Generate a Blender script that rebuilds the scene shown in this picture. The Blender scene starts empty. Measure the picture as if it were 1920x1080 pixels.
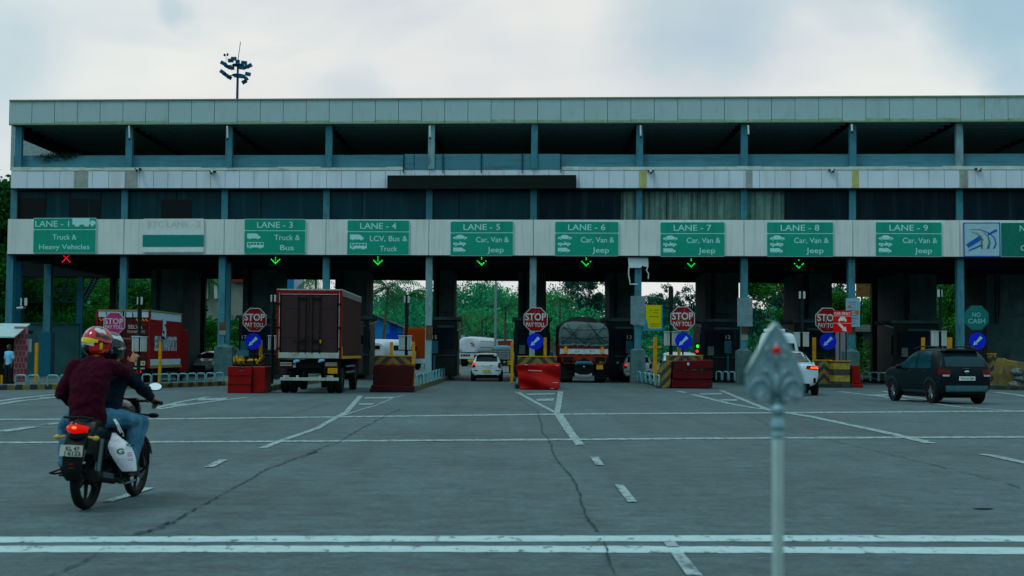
import bpy, bmesh, math, random
import numpy as np
from mathutils import Vector, Matrix
from mathutils.bvhtree import BVHTree
R = math.radians
random.seed(7); rng = np.random.default_rng(7)
scene = bpy.context.scene
COL = scene.collection

# ------------------------------------------------------------ camera, world, sun, exposure
FPX = 2667.0; TILT = math.atan(122 / FPX); ROLL = 0.0075
CAM = Vector((0, 0, 1.5))
fw = Vector((0, math.cos(TILT), math.sin(TILT)))
r0 = Vector((1, 0, 0)); u0 = Vector((0, -math.sin(TILT), math.cos(TILT)))
rt = math.cos(ROLL) * r0 + math.sin(ROLL) * u0
up = -math.sin(ROLL) * r0 + math.cos(ROLL) * u0
cd = bpy.data.cameras.new("camera"); cam = bpy.data.objects.new("camera", cd); COL.objects.link(cam)
cd.lens = FPX / 1920 * 36; cd.sensor_width = 36; cd.clip_start = 0.1; cd.clip_end = 6000
cam.matrix_world = Matrix(((rt.x, up.x, -fw.x, CAM.x), (rt.y, up.y, -fw.y, CAM.y), (rt.z, up.z, -fw.z, CAM.z), (0, 0, 0, 1)))
cd.dof.use_dof = True; cd.dof.focus_distance = 48; cd.dof.aperture_fstop = 4.0
scene.camera = cam
SUN_EL, SUN_AZ = 58, -125      # azimuth measured clockwise from +Y
w = bpy.data.worlds.new("World"); scene.world = w; w.use_nodes = True
nt = w.node_tree; N = nt.nodes; L = nt.links; N.clear()
out = N.new('ShaderNodeOutputWorld'); bg = N.new('ShaderNodeBackground'); bg.inputs[1].default_value = 0.1
sky = N.new('ShaderNodeTexSky'); sky.sky_type = 'NISHITA'; sky.sun_disc = False
sky.sun_elevation = R(SUN_EL); sky.sun_rotation = R(SUN_AZ)
tc = N.new('ShaderNodeTexCoord'); mp = N.new('ShaderNodeMapping'); mp.inputs['Scale'].default_value = (1.0, 1.0, 2.6)
n1 = N.new('ShaderNodeTexNoise'); n1.inputs['Scale'].default_value = 3.4; n1.inputs['Detail'].default_value = 7; n1.inputs['Roughness'].default_value = .5
n1.inputs['Distortion'].default_value = .5
mp.inputs['Location'].default_value = (.35, .0, .12)
rp = N.new('ShaderNodeValToRGB'); rp.color_ramp.elements[0].position = .12; rp.color_ramp.elements[1].position = .44
n2 = N.new('ShaderNodeTexNoise'); n2.inputs['Scale'].default_value = 5.5; n2.inputs['Detail'].default_value = 5
cr = N.new('ShaderNodeValToRGB')
cr.color_ramp.elements[0].position = .3; cr.color_ramp.elements[0].color = (7.3, 7.75, 8.1, 1)
cr.color_ramp.elements[1].position = .7; cr.color_ramp.elements[1].color = (9.3, 9.25, 8.8, 1)
hz = N.new('ShaderNodeMixRGB'); hz.blend_type = 'MIX'; hz.inputs[0].default_value = .72
hz.inputs[2].default_value = (5.0, 7.0, 7.9, 1)
mx = N.new('ShaderNodeMixRGB')
L.new(tc.outputs['Generated'], mp.inputs[0]); L.new(mp.outputs[0], n1.inputs[0]); L.new(mp.outputs[0], n2.inputs[0])
L.new(n1.outputs[0], rp.inputs[0]); L.new(n2.outputs[0], cr.inputs[0]); L.new(sky.outputs[0], hz.inputs[1])
# clearer blue openings in the cloud, each in its own compass direction
def _dirv(px, py): return (fw * FPX + rt * (px - 960) + up * (540 - py)).normalized()
wob = N.new('ShaderNodeVectorMath'); wob.operation = 'MULTIPLY_ADD'; n3 = N.new('ShaderNodeTexNoise'); n3.inputs['Scale'].default_value = 14; n3.inputs['Detail'].default_value = 5
L.new(tc.outputs['Generated'], n3.inputs[0]); L.new(n3.outputs['Color'], wob.inputs[0]); wob.inputs[1].default_value = (.06, .06, .06)
off_ = N.new('ShaderNodeVectorMath'); off_.operation = 'ADD'; off_.inputs[1].default_value = (-.03, -.03, -.03); L.new(tc.outputs['Generated'], off_.inputs[0]); L.new(off_.outputs[0], wob.inputs[2])
acc = rp.outputs[0]
for (px_, py_, rad, amt) in ((1290, 35, 190, .62), (1400, 75, 110, .35), (1880, 5, 170, .95), (1900, 150, 60, .6), (335, 28, 50, .5), (-20, 110, 130, .45), (640, 185, 90, .30), (1760, -60, 120, .6)):
    dt = N.new('ShaderNodeVectorMath'); dt.operation = 'DISTANCE'; dt.inputs[1].default_value = _dirv(px_, py_); L.new(wob.outputs[0], dt.inputs[0])
    ms = N.new('ShaderNodeMapRange'); ms.interpolation_type = 'SMOOTHSTEP'; ms.inputs[1].default_value = rad / FPX * .25; ms.inputs[2].default_value = rad / FPX * 1.15; ms.inputs[3].default_value = 1 - amt; ms.inputs[4].default_value = 1; L.new(dt.outputs['Value'], ms.inputs[0])
    ml = N.new('ShaderNodeMath'); ml.operation = 'MULTIPLY'; L.new(acc, ml.inputs[0]); L.new(ms.outputs[0], ml.inputs[1]); acc = ml.outputs[0]
L.new(acc, mx.inputs[0]); L.new(hz.outputs[0], mx.inputs[1]); L.new(cr.outputs[0], mx.inputs[2])
# thin bright cloud ahead; unseen rest of sky tinted teal, cooling shade and reflections
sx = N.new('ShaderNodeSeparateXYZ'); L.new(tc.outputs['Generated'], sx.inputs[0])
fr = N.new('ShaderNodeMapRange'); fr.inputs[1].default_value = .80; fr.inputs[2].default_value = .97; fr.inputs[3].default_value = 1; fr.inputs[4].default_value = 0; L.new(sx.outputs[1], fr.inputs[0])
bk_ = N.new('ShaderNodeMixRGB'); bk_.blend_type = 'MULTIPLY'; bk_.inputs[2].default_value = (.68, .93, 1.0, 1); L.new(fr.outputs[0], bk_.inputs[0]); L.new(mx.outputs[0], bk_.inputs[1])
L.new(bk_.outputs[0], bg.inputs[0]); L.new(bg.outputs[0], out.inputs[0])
sd = bpy.data.lights.new("sun", 'SUN'); sd.energy = 1.0; sd.angle = R(14); sd.color = (1, .97, .92)
so = bpy.data.objects.new("sun", sd); COL.objects.link(so)
sdir = Vector((math.sin(R(SUN_AZ)) * math.cos(R(SUN_EL)), math.cos(R(SUN_AZ)) * math.cos(R(SUN_EL)), math.sin(R(SUN_EL))))
so.rotation_euler = sdir.to_track_quat('Z', 'Y').to_euler(); so.location = (0, 0, 40)
vs = scene.view_settings; vs.view_transform = 'Standard'; vs.look = 'None'; vs.exposure = -0.10; vs.gamma = 1
scene.cycles.max_bounces = 6; scene.cycles.transparent_max_bounces = 8

# ------------------------------------------------------------ calibration helpers: pixel of the 1920 px photograph -> metres
def ray(px, py):
    return (fw * FPX + rt * (px - 960) + up * (540 - py)).normalized()
def gp(px, py, z=0.0):
    d = ray(px, py); return CAM + d * ((z - CAM.z) / d.z)
def dp(px, py, Y):
    d = ray(px, py); return CAM + d * (Y / d.y)
FY0, FM = 73.7, 0.067           # the plaza front is the vertical plane Y = FY0 - FM * X
def fp(px, py, off=0.0):
    d = ray(px, py); t = (FY0 - off) / (d.y + FM * d.x); return CAM + d * t
def fz(y): return fp(960, y).z
def sc_at(Y): return FPX / Y

# ------------------------------------------------------------ tags
def tag(o, label=None, cat=None, group=None, kind=None):
    if label: o['label'] = label
    if cat: o['category'] = cat
    if group: o['group'] = group
    if kind: o['kind'] = kind
    return o
def empty(name, loc=(0, 0, 0), rz=0.0, label=None, cat=None, group=None):
    o = bpy.data.objects.new(name, None); COL.objects.link(o); o.empty_display_size = .2
    o.location = loc; o.rotation_euler = (0, 0, rz)
    return tag(o, label, cat, group)
def children(o): return [c for c in ALL_KIDS.get(o.name, [])]
ALL_KIDS = {}
def adopt(c, p):
    c.parent = p; ALL_KIDS.setdefault(p.name, []).append(c)
def copy_tree(o, parent=None):
    c = o.copy(); COL.objects.link(c)
    if parent: adopt(c, parent)
    for k in list(ALL_KIDS.get(o.name, [])): copy_tree(k, c)
    return c

# ------------------------------------------------------------ materials
def lin(r, g, b):
    f = lambda c: (c / 255 / 12.92) if c / 255 < .04045 else ((c / 255 + .055) / 1.055) ** 2.4
    return (f(r), f(g), f(b))
MATS = {}
def mat(name, col, rough=.7, metal=0.0, var=.18, scale=6.0, dirt=None, dirt_amt=.5, dirt_scale=(3, 3, .35), bump=0.0, bscale=40, emit=None, island=0.0, spec=.16, coat=0.0, dthr=(.5, .72)):
    if name in MATS: return MATS[name]
    col = (min(.9, col[0] * .86), min(.9, col[1] * .93), min(.9, col[2] * .93)); mean = sum(col) / 3
    k_ = .75 if mean < .05 else 1.0; sa = 1.35 if mean < .3 else 1.1
    col = tuple(max(.0006, (mean + (c - mean) * sa) * k_) for c in col)
    m = bpy.data.materials.new(name); m.use_nodes = True; MATS[name] = m
    t = m.node_tree; N = t.nodes; L = t.links
    b = N['Principled BSDF']
    b.inputs['Roughness'].default_value = rough; b.inputs['Metallic'].default_value = metal
    b.inputs['Specular IOR Level'].default_value = spec
    if coat: b.inputs['Coat Weight'].default_value = coat; b.inputs['Coat Roughness'].default_value = .08
    co = N.new('ShaderNodeTexCoord')
    nz = N.new('ShaderNodeTexNoise'); nz.inputs['Scale'].default_value = scale; nz.inputs['Detail'].default_value = 6; nz.inputs['Roughness'].default_value = .6
    L.new(co.outputs['Object'], nz.inputs[0])
    mr = N.new('ShaderNodeMapRange'); mr.inputs[1].default_value = .25; mr.inputs[2].default_value = .75
    mr.inputs[3].default_value = 1 - var; mr.inputs[4].default_value = 1 + var
    L.new(nz.outputs[0], mr.inputs[0])
    mu = N.new('ShaderNodeVectorMath'); mu.operation = 'SCALE'; mu.inputs[0].default_value = col
    L.new(mr.outputs[0], mu.inputs['Scale']); last = mu.outputs[0]
    if island:
        ge = N.new('ShaderNodeNewGeometry'); m2 = N.new('ShaderNodeMapRange')
        m2.inputs[3].default_value = 1 - island; m2.inputs[4].default_value = 1 + island
        L.new(ge.outputs['Random Per Island'], m2.inputs[0])
        mu2 = N.new('ShaderNodeVectorMath'); mu2.operation = 'SCALE'; L.new(last, mu2.inputs[0]); L.new(m2.outputs[0], mu2.inputs['Scale']); last = mu2.outputs[0]
    if dirt:
        mp = N.new('ShaderNodeMapping'); mp.inputs['Scale'].default_value = dirt_scale
        nd = N.new('ShaderNodeTexNoise'); nd.inputs['Scale'].default_value = 1.0; nd.inputs['Detail'].default_value = 8; nd.inputs['Roughness'].default_value = .65
        L.new(co.outputs['Object'], mp.inputs[0]); L.new(mp.outputs[0], nd.inputs[0])
        md = N.new('ShaderNodeMapRange'); md.inputs[1].default_value = dthr[0]; md.inputs[2].default_value = dthr[1]; md.inputs[3].default_value = 0; md.inputs[4].default_value = dirt_amt
        L.new(nd.outputs[0], md.inputs[0])
        mi = N.new('ShaderNodeMixRGB'); mi.inputs[2].default_value = (*dirt, 1); L.new(md.outputs[0], mi.inputs[0]); L.new(last, mi.inputs[1]); last = mi.outputs[0]
    L.new(last, b.inputs['Base Color'])
    if bump:
        nb = N.new('ShaderNodeTexNoise'); nb.inputs['Scale'].default_value = bscale; nb.inputs['Detail'].default_value = 5
        L.new(co.outputs['Object'], nb.inputs[0]); bp = N.new('ShaderNodeBump'); bp.inputs['Strength'].default_value = bump; bp.inputs['Distance'].default_value = .02
        L.new(nb.outputs[0], bp.inputs['Height']); L.new(bp.outputs[0], b.inputs['Normal'])
    if emit:
        b.inputs['Emission Color'].default_value = (*emit[0], 1); b.inputs['Emission Strength'].default_value = emit[1]
    return m
DARK = (.012, .02, .022)
GRIME = (.05, .06, .05)
M_fascia = mat('fascia_sheet', (.36, .50, .53), .5, 0, .06, .8, dirt=(.20, .27, .20), dirt_amt=.4, dirt_scale=(2.4, 2.4, .8), dthr=(.52, .75))
M_joint = mat('panel_joint', (.02, .04, .04), .8)
M_panel = mat('white_panel', (.60, .70, .80), .5, 0, .1, .45, dirt=(.34, .34, .32), dirt_amt=.5, dirt_scale=(1.6, 1.6, .25), dthr=(.5, .78))
M_ledge = mat('cement_ledge', (.50, .60, .58), .85, 0, .2, 2.5, dirt=(.05, .06, .05), dirt_amt=.8, dirt_scale=(.8, .8, 3), dthr=(.55, .75))
M_para = mat('parapet_paint', (.095, .205, .255), .7, 0, .12, 1.2, dirt=(.02, .05, .06), dirt_amt=.5, dirt_scale=(.5, .5, 6))
M_colb = mat('column_paint', (.080, .195, .245), .6, 0, .15, 2, dirt=(.03, .05, .05), dirt_amt=.7, dirt_scale=(5, 5, 1.2), dthr=(.52, .7))
M_colg = mat('column_grey', (.22, .33, .36), .7, 0, .15, 2, dirt=(.05, .06, .055), dirt_amt=.7, dirt_scale=(4, 4, 1.2))
M_sband = mat('sign_band_paint', (.62, .69, .69), .7, 0, .10, .6, dirt=(.26, .29, .27), dirt_amt=.5, dirt_scale=(7, 7, .3), dthr=(.5, .75))
M_dark = mat('dark_steel', (.008, .014, .016), .7, 0, .3, 3)
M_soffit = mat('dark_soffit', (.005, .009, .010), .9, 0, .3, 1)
M_purlin = mat('purlin_steel', (.30, .40, .42), .6, .3)
M_pier = mat('pier_cladding', (.07, .11, .115), .8, 0, .25, 1.2, dirt=(.01, .015, .015), dirt_amt=.8, dirt_scale=(1, 1, .4))
M_glass = mat('window_glass', (.001, .050, .068), .3, 0, .35, .5, spec=.10, dirt=(.02, .09, .10), dirt_amt=.6, dirt_scale=(2.6, 2.6, .10), dthr=(.50, .72))
M_glassd = mat('dark_glass', (.001, .016, .028), .3, 0, .4, .6, spec=.08, dirt=(.02, .06, .07), dirt_amt=.6, dirt_scale=(2.2, 2.2, .1), dthr=(.52, .75))
M_curt = mat('curtain', (.26, .38, .33), .9, 0, .35, 2, dirt=(.04, .10, .10), dirt_amt=.8, dirt_scale=(6, 6, .15), dthr=(.42, .62))
M_black = mat('black_board', (.004, .012, .010), .6, 0, .3, 2, spec=.12)
M_green = mat('sign_green', (.002, .26, .19), .4, 0, .08, 1.5, dirt=(.01, .1, .09), dirt_amt=.3)
M_let = mat('sign_letter', (.42, .72, .74), .5, 0, .05)
M_faint = mat('faded_letter', (.40, .50, .52), .6, 0, .1)
M_white = mat('white_paint', (.6, .72, .76), .45, 0, .1, 3)
M_road = None

# ------------------------------------------------------------ mesh builder
class MB:
    def __init__(s): s.v = []; s.f = []; s.m = []; s.mi = 0
    def add(s, vs, fs):
        n = len(s.v); s.v += [tuple(v) for v in vs]; s.f += [tuple(i + n for i in f) for f in fs]; s.m += [s.mi] * len(fs); return s
    def box(s, c, d, rz=0.0, rx=0.0, ry=0.0):
        M = Matrix.Translation(c) @ Matrix.Rotation(rz, 4, 'Z') @ Matrix.Rotation(ry, 4, 'Y') @ Matrix.Rotation(rx, 4, 'X')
        h = [x / 2 for x in d]
        vs = [M @ Vector((sx * h[0], sy * h[1], sz * h[2])) for sx in (-1, 1) for sy in (-1, 1) for sz in (-1, 1)]
        return s.add(vs, [(0, 1, 3, 2), (4, 6, 7, 5), (0, 4, 5, 1), (2, 3, 7, 6), (0, 2, 6, 4), (1, 5, 7, 3)])
    def prism(s, poly, h0, h1, axis='Y'):
        # poly: 2D points; axis Y: (x,z) extruded in y; axis Z: (x,y); axis X: (y,z)
        n = len(poly); f = {'Y': lambda a, b, h: (a, h, b), 'Z': lambda a, b, h: (a, b, h), 'X': lambda a, b, h: (h, a, b)}[axis]
        vs = [f(a, b, h0) for a, b in poly] + [f(a, b, h1) for a, b in poly]
        fs = [tuple(range(n)), tuple(range(2 * n - 1, n - 1, -1))] + [(i, i + n, (i + 1) % n + n, (i + 1) % n) for i in range(n)]
        return s.add(vs, fs)
    def tube(s, pts, r, n=8, r1=None, cap=True, flat=1.0):
        pts = [Vector(p) for p in pts]; m = len(pts); r1 = r if r1 is None else r1
        rs = r if isinstance(r, (list, tuple)) else [r + (r1 - r) * i / max(1, m - 1) for i in range(m)]
        vs = []; prev = None
        for i, p in enumerate(pts):
            t = (pts[min(i + 1, m - 1)] - pts[max(i - 1, 0)])
            t = t.normalized() if t.length > 1e-9 else Vector((0, 0, 1))
            if prev is None:
                a = Vector((0, 0, 1)) if abs(t.z) < .9 else Vector((1, 0, 0)); x = t.cross(a).normalized()
            else: x = (prev - t * prev.dot(t)).normalized()
            prev = x; y = t.cross(x)
            for k in range(n):
                an = 2 * math.pi * k / n; vs.append(p + (x * math.cos(an) + y * math.sin(an) * flat) * rs[i])
        fs = [(i * n + k, i * n + (k + 1) % n, (i + 1) * n + (k + 1) % n, (i + 1) * n + k) for i in range(m - 1) for k in range(n)]
        if cap: fs += [tuple(range(n - 1, -1, -1)), tuple((m - 1) * n + k for k in range(n))]
        return s.add(vs, fs)
    def lathe(s, prof, c=(0, 0, 0), n=20, axis='Z', cap=True):
        # prof: (radius, height)
        A = {'Z': Matrix.Identity(3), 'X': Matrix(((0, 0, 1), (0, 1, 0), (-1, 0, 0))), 'Y': Matrix(((1, 0, 0), (0, 0, 1), (0, -1, 0)))}[axis]
        c = Vector(c); vs = []
        for r, h in prof:
            for k in range(n):
                a = 2 * math.pi * k / n; vs.append(c + A @ Vector((r * math.cos(a), r * math.sin(a), h)))
        m = len(prof)
        fs = [(i * n + k, i * n + (k + 1) % n, (i + 1) * n + (k + 1) % n, (i + 1) * n + k) for i in range(m - 1) for k in range(n)]
        if cap: fs += [tuple(range(n - 1, -1, -1)), tuple((m - 1) * n + k for k in range(n))]
        return s.add(vs, fs)
    def ell(s, c, r, n=14, m=9, M=None):
        c = Vector(c); vs = []; 
        for i in range(m + 1):
            th = math.pi * i / m
            for k in range(n):
                a = 2 * math.pi * k / n; p = Vector((r[0] * math.sin(th) * math.cos(a), r[1] * math.sin(th) * math.sin(a), r[2] * math.cos(th)))
                if M: p = M @ p
                vs.append(c + p)
        fs = [(i * n + k, (i + 1) * n + k, (i + 1) * n + (k + 1) % n, i * n + (k + 1) % n) for i in range(m) for k in range(n)]
        return s.add(vs, fs)
    def mesh(s, name='mesh'):
        me = bpy.data.meshes.new(name); me.from_pydata(s.v, [], s.f); return me
    def build(s, name, mats, parent=None, smooth=None, bevel=0.0, loc=None, rz=None):
        me = s.mesh(name)
        if not isinstance(mats, (list, tuple)): mats = [mats]
        for m in mats: me.materials.append(m)
        if len(mats) > 1: me.polygons.foreach_set('material_index', s.m)
        bm = bmesh.new(); bm.from_mesh(me); bmesh.ops.remove_doubles(bm, verts=bm.verts, dist=1e-5)
        bmesh.ops.recalc_face_normals(bm, faces=bm.faces)
        if bevel: bmesh.ops.bevel(bm, geom=[e for e in bm.edges if len(e.link_faces) == 2 and e.calc_face_angle(0) > .6], offset=bevel, segments=2, affect='EDGES', profile=.5)
        bm.to_mesh(me); bm.free()
        if smooth:
            me.shade_smooth()
            if smooth is not True: me.set_sharp_from_angle(angle=R(smooth))
        o = bpy.data.objects.new(name, me); COL.objects.link(o)
        if parent: adopt(o, parent)
        if loc is not None: o.location = loc
        if rz is not None: o.rotation_euler = (0, 0, rz)
        return o
def obj_from(me, name, m, parent=None):
    me.name = name; me.materials.clear(); me.materials.append(m)
    o = bpy.data.objects.new(name, me); COL.objects.link(o)
    if parent: adopt(o, parent)
    return o
def evaluated(me, mods):
    """apply modifiers built by mods(obj) and return the baked mesh"""
    o = bpy.data.objects.new('tmp', me); COL.objects.link(o); mods(o)
    dg = bpy.context.evaluated_depsgraph_get(); dg.update()
    r = bpy.data.meshes.new_from_object(o.evaluated_get(dg)); bpy.data.objects.remove(o)
    return r
def quadstrip(mb, a, b, z):   # two pixel polylines -> ground sheet
    pa = [gp(*p, z) for p in a]; pb = [gp(*p, z) for p in b]
    for i in range(len(pa) - 1): mb.add([pa[i], pa[i + 1], pb[i + 1], pb[i]], [(0, 1, 2, 3)])

# lettering ----------------------------------------------------------
TXT = {}
def txt_geo(body, bold=0.0):
    k = (body, bold)
    if k in TXT: return TXT[k]
    cu = bpy.data.curves.new('t', 'FONT'); cu.body = body; cu.size = 1; cu.offset = bold; cu.resolution_u = 3
    o = bpy.data.objects.new('t', cu); COL.objects.link(o)
    dg = bpy.context.evaluated_depsgraph_get(); dg.update()
    me = bpy.data.meshes.new_from_object(o.evaluated_get(dg)); bpy.data.objects.remove(o)
    vs = [(v.co.x, v.co.y) for v in me.vertices]; fs = [tuple(p.vertices) for p in me.polygons]
    xs = [v[0] for v in vs]; ys = [v[1] for v in vs]
    TXT[k] = (vs, fs, min(xs), max(xs), min(ys), max(ys)); return TXT[k]
def put_text(mb, body, cx, cz, width, height, y, bold=0.0, shear=0.0, capref=None):
    """lettering facing -Y centred at (cx, cz); height is that of a capital"""
    vs, fs, x0, x1, y0, y1 = txt_geo(body, bold)
    sx = width / (x1 - x0); sy = height / .69
    mb.add([(cx + (a - (x0 + x1) / 2) * sx + shear * b * sy, y, cz + (b - .345) * sy) for a, b in vs], fs)

# ------------------------------------------------------------ ground and road
def road_mat():
    m = bpy.data.materials.new('asphalt'); m.use_nodes = True; t = m.node_tree; N = t.nodes; L = t.links; b = N['Principled BSDF']
    co = N.new('ShaderNodeTexCoord')
    def noise(sc, scale, det=6, ro=.6):
        mp = N.new('ShaderNodeMapping'); mp.inputs['Scale'].default_value = sc; L.new(co.outputs['Object'], mp.inputs[0])
        n = N.new('ShaderNodeTexNoise'); n.inputs['Scale'].default_value = scale; n.inputs['Detail'].default_value = det; n.inputs['Roughness'].default_value = ro
        L.new(mp.outputs[0], n.inputs[0]); return n.outputs[0]
    def rng_(src, a, bb, c, d):
        r = N.new('ShaderNodeMapRange'); r.inputs[1].default_value = a; r.inputs[2].default_value = bb; r.inputs[3].default_value = c; r.inputs[4].default_value = d
        L.new(src, r.inputs[0]); return r.outputs[0]
    a = rng_(noise((1, 1, 1), .22, 5), .3, .7, .78, 1.18)      # big patches
    g = rng_(noise((1, 1, 1), 60, 4, .7), .25, .75, .62, 1.38)      # aggregate
    st = rng_(noise((.8, 1.3, 1), 2.6, 10, .8), .36, .64, .58, 1.28)     # brushed streaks across
    tr = rng_(noise((1.1, .05, 1), 1.0, 3), .35, .65, .90, 1.08)   # tyre-worn tracks
    def mul(x, y):
        k = N.new('ShaderNodeMath'); k.operation = 'MULTIPLY'; L.new(x, k.inputs[0]); L.new(y, k.inputs[1]); return k.outputs[0]
    sp_ = rng_(noise((.6, 1.4, 1), 7, 6, .75), .60, .70, 1, .62)   # dark pitted streaks
    g3 = rng_(noise((1, 1, 1), 14, 8, .75), .32, .68, .64, 1.32)
    sl = rng_(noise((.22, 1.6, 1), 5, 5, .7), .58, .66, 1, .74)   # brushed drag marks
    f = mul(mul(mul(mul(a, g), mul(st, tr)), mul(sp_, g3)), sl)
    v = N.new('ShaderNodeVectorMath'); v.operation = 'SCALE'; v.inputs[0].default_value = (.054, .106, .118); L.new(f, v.inputs['Scale'])
    # oil stains
    oi = rng_(noise((.7, .35, 1), 1.3, 6, .6), .66, .74, 0, .65)
    mi = N.new('ShaderNodeMixRGB'); mi.inputs[2].default_value = (.02, .03, .032, 1); L.new(oi, mi.inputs[0]); L.new(v.outputs[0], mi.inputs[1])
    L.new(mi.outputs[0], b.inputs['Base Color']); b.inputs['Roughness'].default_value = .85; b.inputs['Specular IOR Level'].default_value = .35
    bp = N.new('ShaderNodeBump'); bp.inputs['Strength'].default_value = .35; bp.inputs['Distance'].default_value = .01
    L.new(g, bp.inputs['Height']); L.new(bp.outputs[0], b.inputs['Normal']); return m
M_road = road_mat()
M_soil = mat('verge_grass', (.02, .055, .018), .95, 0, .5, .6, dirt=(.06, .05, .035), dirt_amt=.8, dirt_scale=(.3, .3, .3))
def sheet(name, x0, x1, y0, y1, z, m, kind='structure'):
    mb = MB(); mb.add([(x0, y0, z), (x1, y0, z), (x1, y1, z), (x0, y1, z)], [(0, 1, 2, 3)])
    return tag(mb.build(name, m), kind=kind)
sheet('ground', -1500, 1500, -300, 3000, -.03, M_soil)
road = sheet('road', -26, 60, -30, 150, 0, M_road)
sheet('road', -14, 16, 150.01, 420, 0, M_road)

# worn thermoplastic lines
def paint_mat(name, col, wear):
    m = mat(name, col, .6, 0, .12, 5, dirt=(.07, .105, .115), dirt_amt=1.0, dirt_scale=(9, 4, 1), dthr=wear); return m
M_line = paint_mat('road_paint', (.40, .55, .58), (.56, .64))
M_line2 = paint_mat('road_paint_worn', (.27, .38, .40), (.48, .60))
def poly_line(mb, pts, wpx0, wpx1=None, z=.004, horiz=True):
    """polyline in pixels; width measured horizontally (horiz) or vertically, in pixels"""
    wpx1 = wpx0 if wpx1 is None else wpx1; n = len(pts)
    # resample so that edges wander a little like hand laid paint
    P = []
    for i in range(n - 1):
        k = 14
        for j in range(k): P.append((pts[i][0] + (pts[i + 1][0] - pts[i][0]) * j / k, pts[i][1] + (pts[i + 1][1] - pts[i][1]) * j / k))
    P.append(pts[-1]); A = []; B = []
    for i, p in enumerate(P):
        w_ = wpx0 + (wpx1 - wpx0) * i / (len(P) - 1); w_ *= random.uniform(.9, 1.08)
        if horiz: A.append((p[0] - w_ / 2, p[1])); B.append((p[0] + w_ / 2, p[1]))
        else: A.append((p[0], p[1] - w_ / 2)); B.append((p[0], p[1] + w_ / 2))
    quadstrip(mb, A, B, z)
mb = MB()
for (pts, w0, w1, hz_) in [
    ([(-60, 1012), (400, 1010.5), (960, 1009.8), (1400, 1009), (1980, 1010)], 11, 11.5, False),
    ([(-60, 1029.5), (400, 1029), (960, 1029.2), (1400, 1030.5), (1980, 1032.8)], 12, 12.5, False)]:
    poly_line(mb, pts, w0, w1, .004, hz_)
mk = MB(); ZM = .008
for pts, w0, w1, hz_ in [
    ([(-40, 829.8), (500, 827.5), (960, 824.6), (1440, 821), (1970, 819)], 2.9, 3.2, False),
    ([(-40, 786.6), (340, 785), (800, 779.5), (1100, 776), (1500, 773.5), (1970, 770.3)], 2.2, 2.4, False),
    ([(676, 742), (650, 772), (594, 803), (524, 827), (492, 840)], 9, 16, True),
    ([(712, 758), (676, 768), (640, 780)], 5, 6, True), ([(757, 741), (735, 747), (712, 757)], 4, 4, True),
    ([(462, 745), (400, 752), (342, 760), (295, 767)], 14, 18, True), ([(390, 744), (340, 753), (290, 765)], 12, 14, True),
    ([(108, 739), (40, 746), (-30, 756)], 16, 20, True), ([(108, 745), (40, 751), (-30, 762)], 16, 20, True),
    ([(970, 735), (1008, 756), (1041, 773)], 9, 9, True), ([(1051, 734), (1048, 755), (1044, 776)], 10, 11, True),
    ([(1046, 775), (1066, 806), (1088, 834)], 16, 17, True),
    ([(1297, 739), (1370, 757), (1410, 764), (1440, 768)], 12, 14, True), ([(1352, 732), (1400, 752), (1440, 768)], 9, 12, True),
    ([(1440, 768), (1520, 781), (1620, 802), (1690, 817), (1746, 831)], 16, 26, True),
    ([(1574, 734), (1650, 743), (1740, 755), (1800, 763), (1900, 770)], 13, 15, True),
    ([(1656, 733), (1700, 744), (1760, 752)], 10, 10, True), ([(1866, 735), (1905, 740), (1960, 749)], 14, 16, True),
    ([(1843, 851), (1880, 858), (1925, 868), (1990, 880)], 22, 24, True),
    ([(0, 809), (35, 804), (66, 799.5)], 34, 30, True), ([(85, 796), (114, 792)], 24, 20, True),
    ([(200, 940), (240, 928), (280, 914)], 22, 20, True)]:
    ZM += .00015; poly_line(mk, pts, w0, w1, ZM, hz_)
for q in [((1106.5, 856), (1122, 856), (1132.5, 871.5), (1117, 871.5)), ((1152.5, 908), (1168, 908), (1195, 940.5), (1177, 940.5)),
          ((1258, 1036), (1281, 1036), (1318, 1079), (1288, 1079)), ((1243, 1014.5), (1266, 1014.5), (1273, 1024), (1250, 1024)),
          ((382, 875.5), (400, 875.5), (427, 861.5), (411, 861.5)), ((683, 745), (740, 744), (732, 747), (683, 747.4)),
          ((672, 756.4), (703, 756), (697, 758.8), (674, 759)), ((985, 738.3), (1042, 736.8), (1040, 739.4), (990, 740.8)),
          ((1004, 748), (1039, 746.8), (1037, 751.4), (1008, 751.6)), ((1310, 738), (1354, 736.5), (1353, 739.5), (1314, 740)),
          ((1347, 748.6), (1384, 748.2), (1381, 751.6), (1353, 751)), ((1264, 733), (1277, 733), (1290, 736), (1281, 736.5)),
          ((1620, 740), (1668, 738.8), (1664, 741.8), (1628, 742)), ((320, 758), (352, 756.4), (344, 760.4), (318, 760.6)),
          ((368, 747.5), (428, 745.5), (420, 749.5), (372, 751)), ((75, 745), (108, 744), (106, 746), (74, 747))]:
    ZM += .0001; quadstrip(mk, [q[0], q[3]], [q[1], q[2]], ZM)
adopt(mb.build('stop_lines', M_line), road)
adopt(mk.build('lane_lines', M_line2), road)
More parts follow.
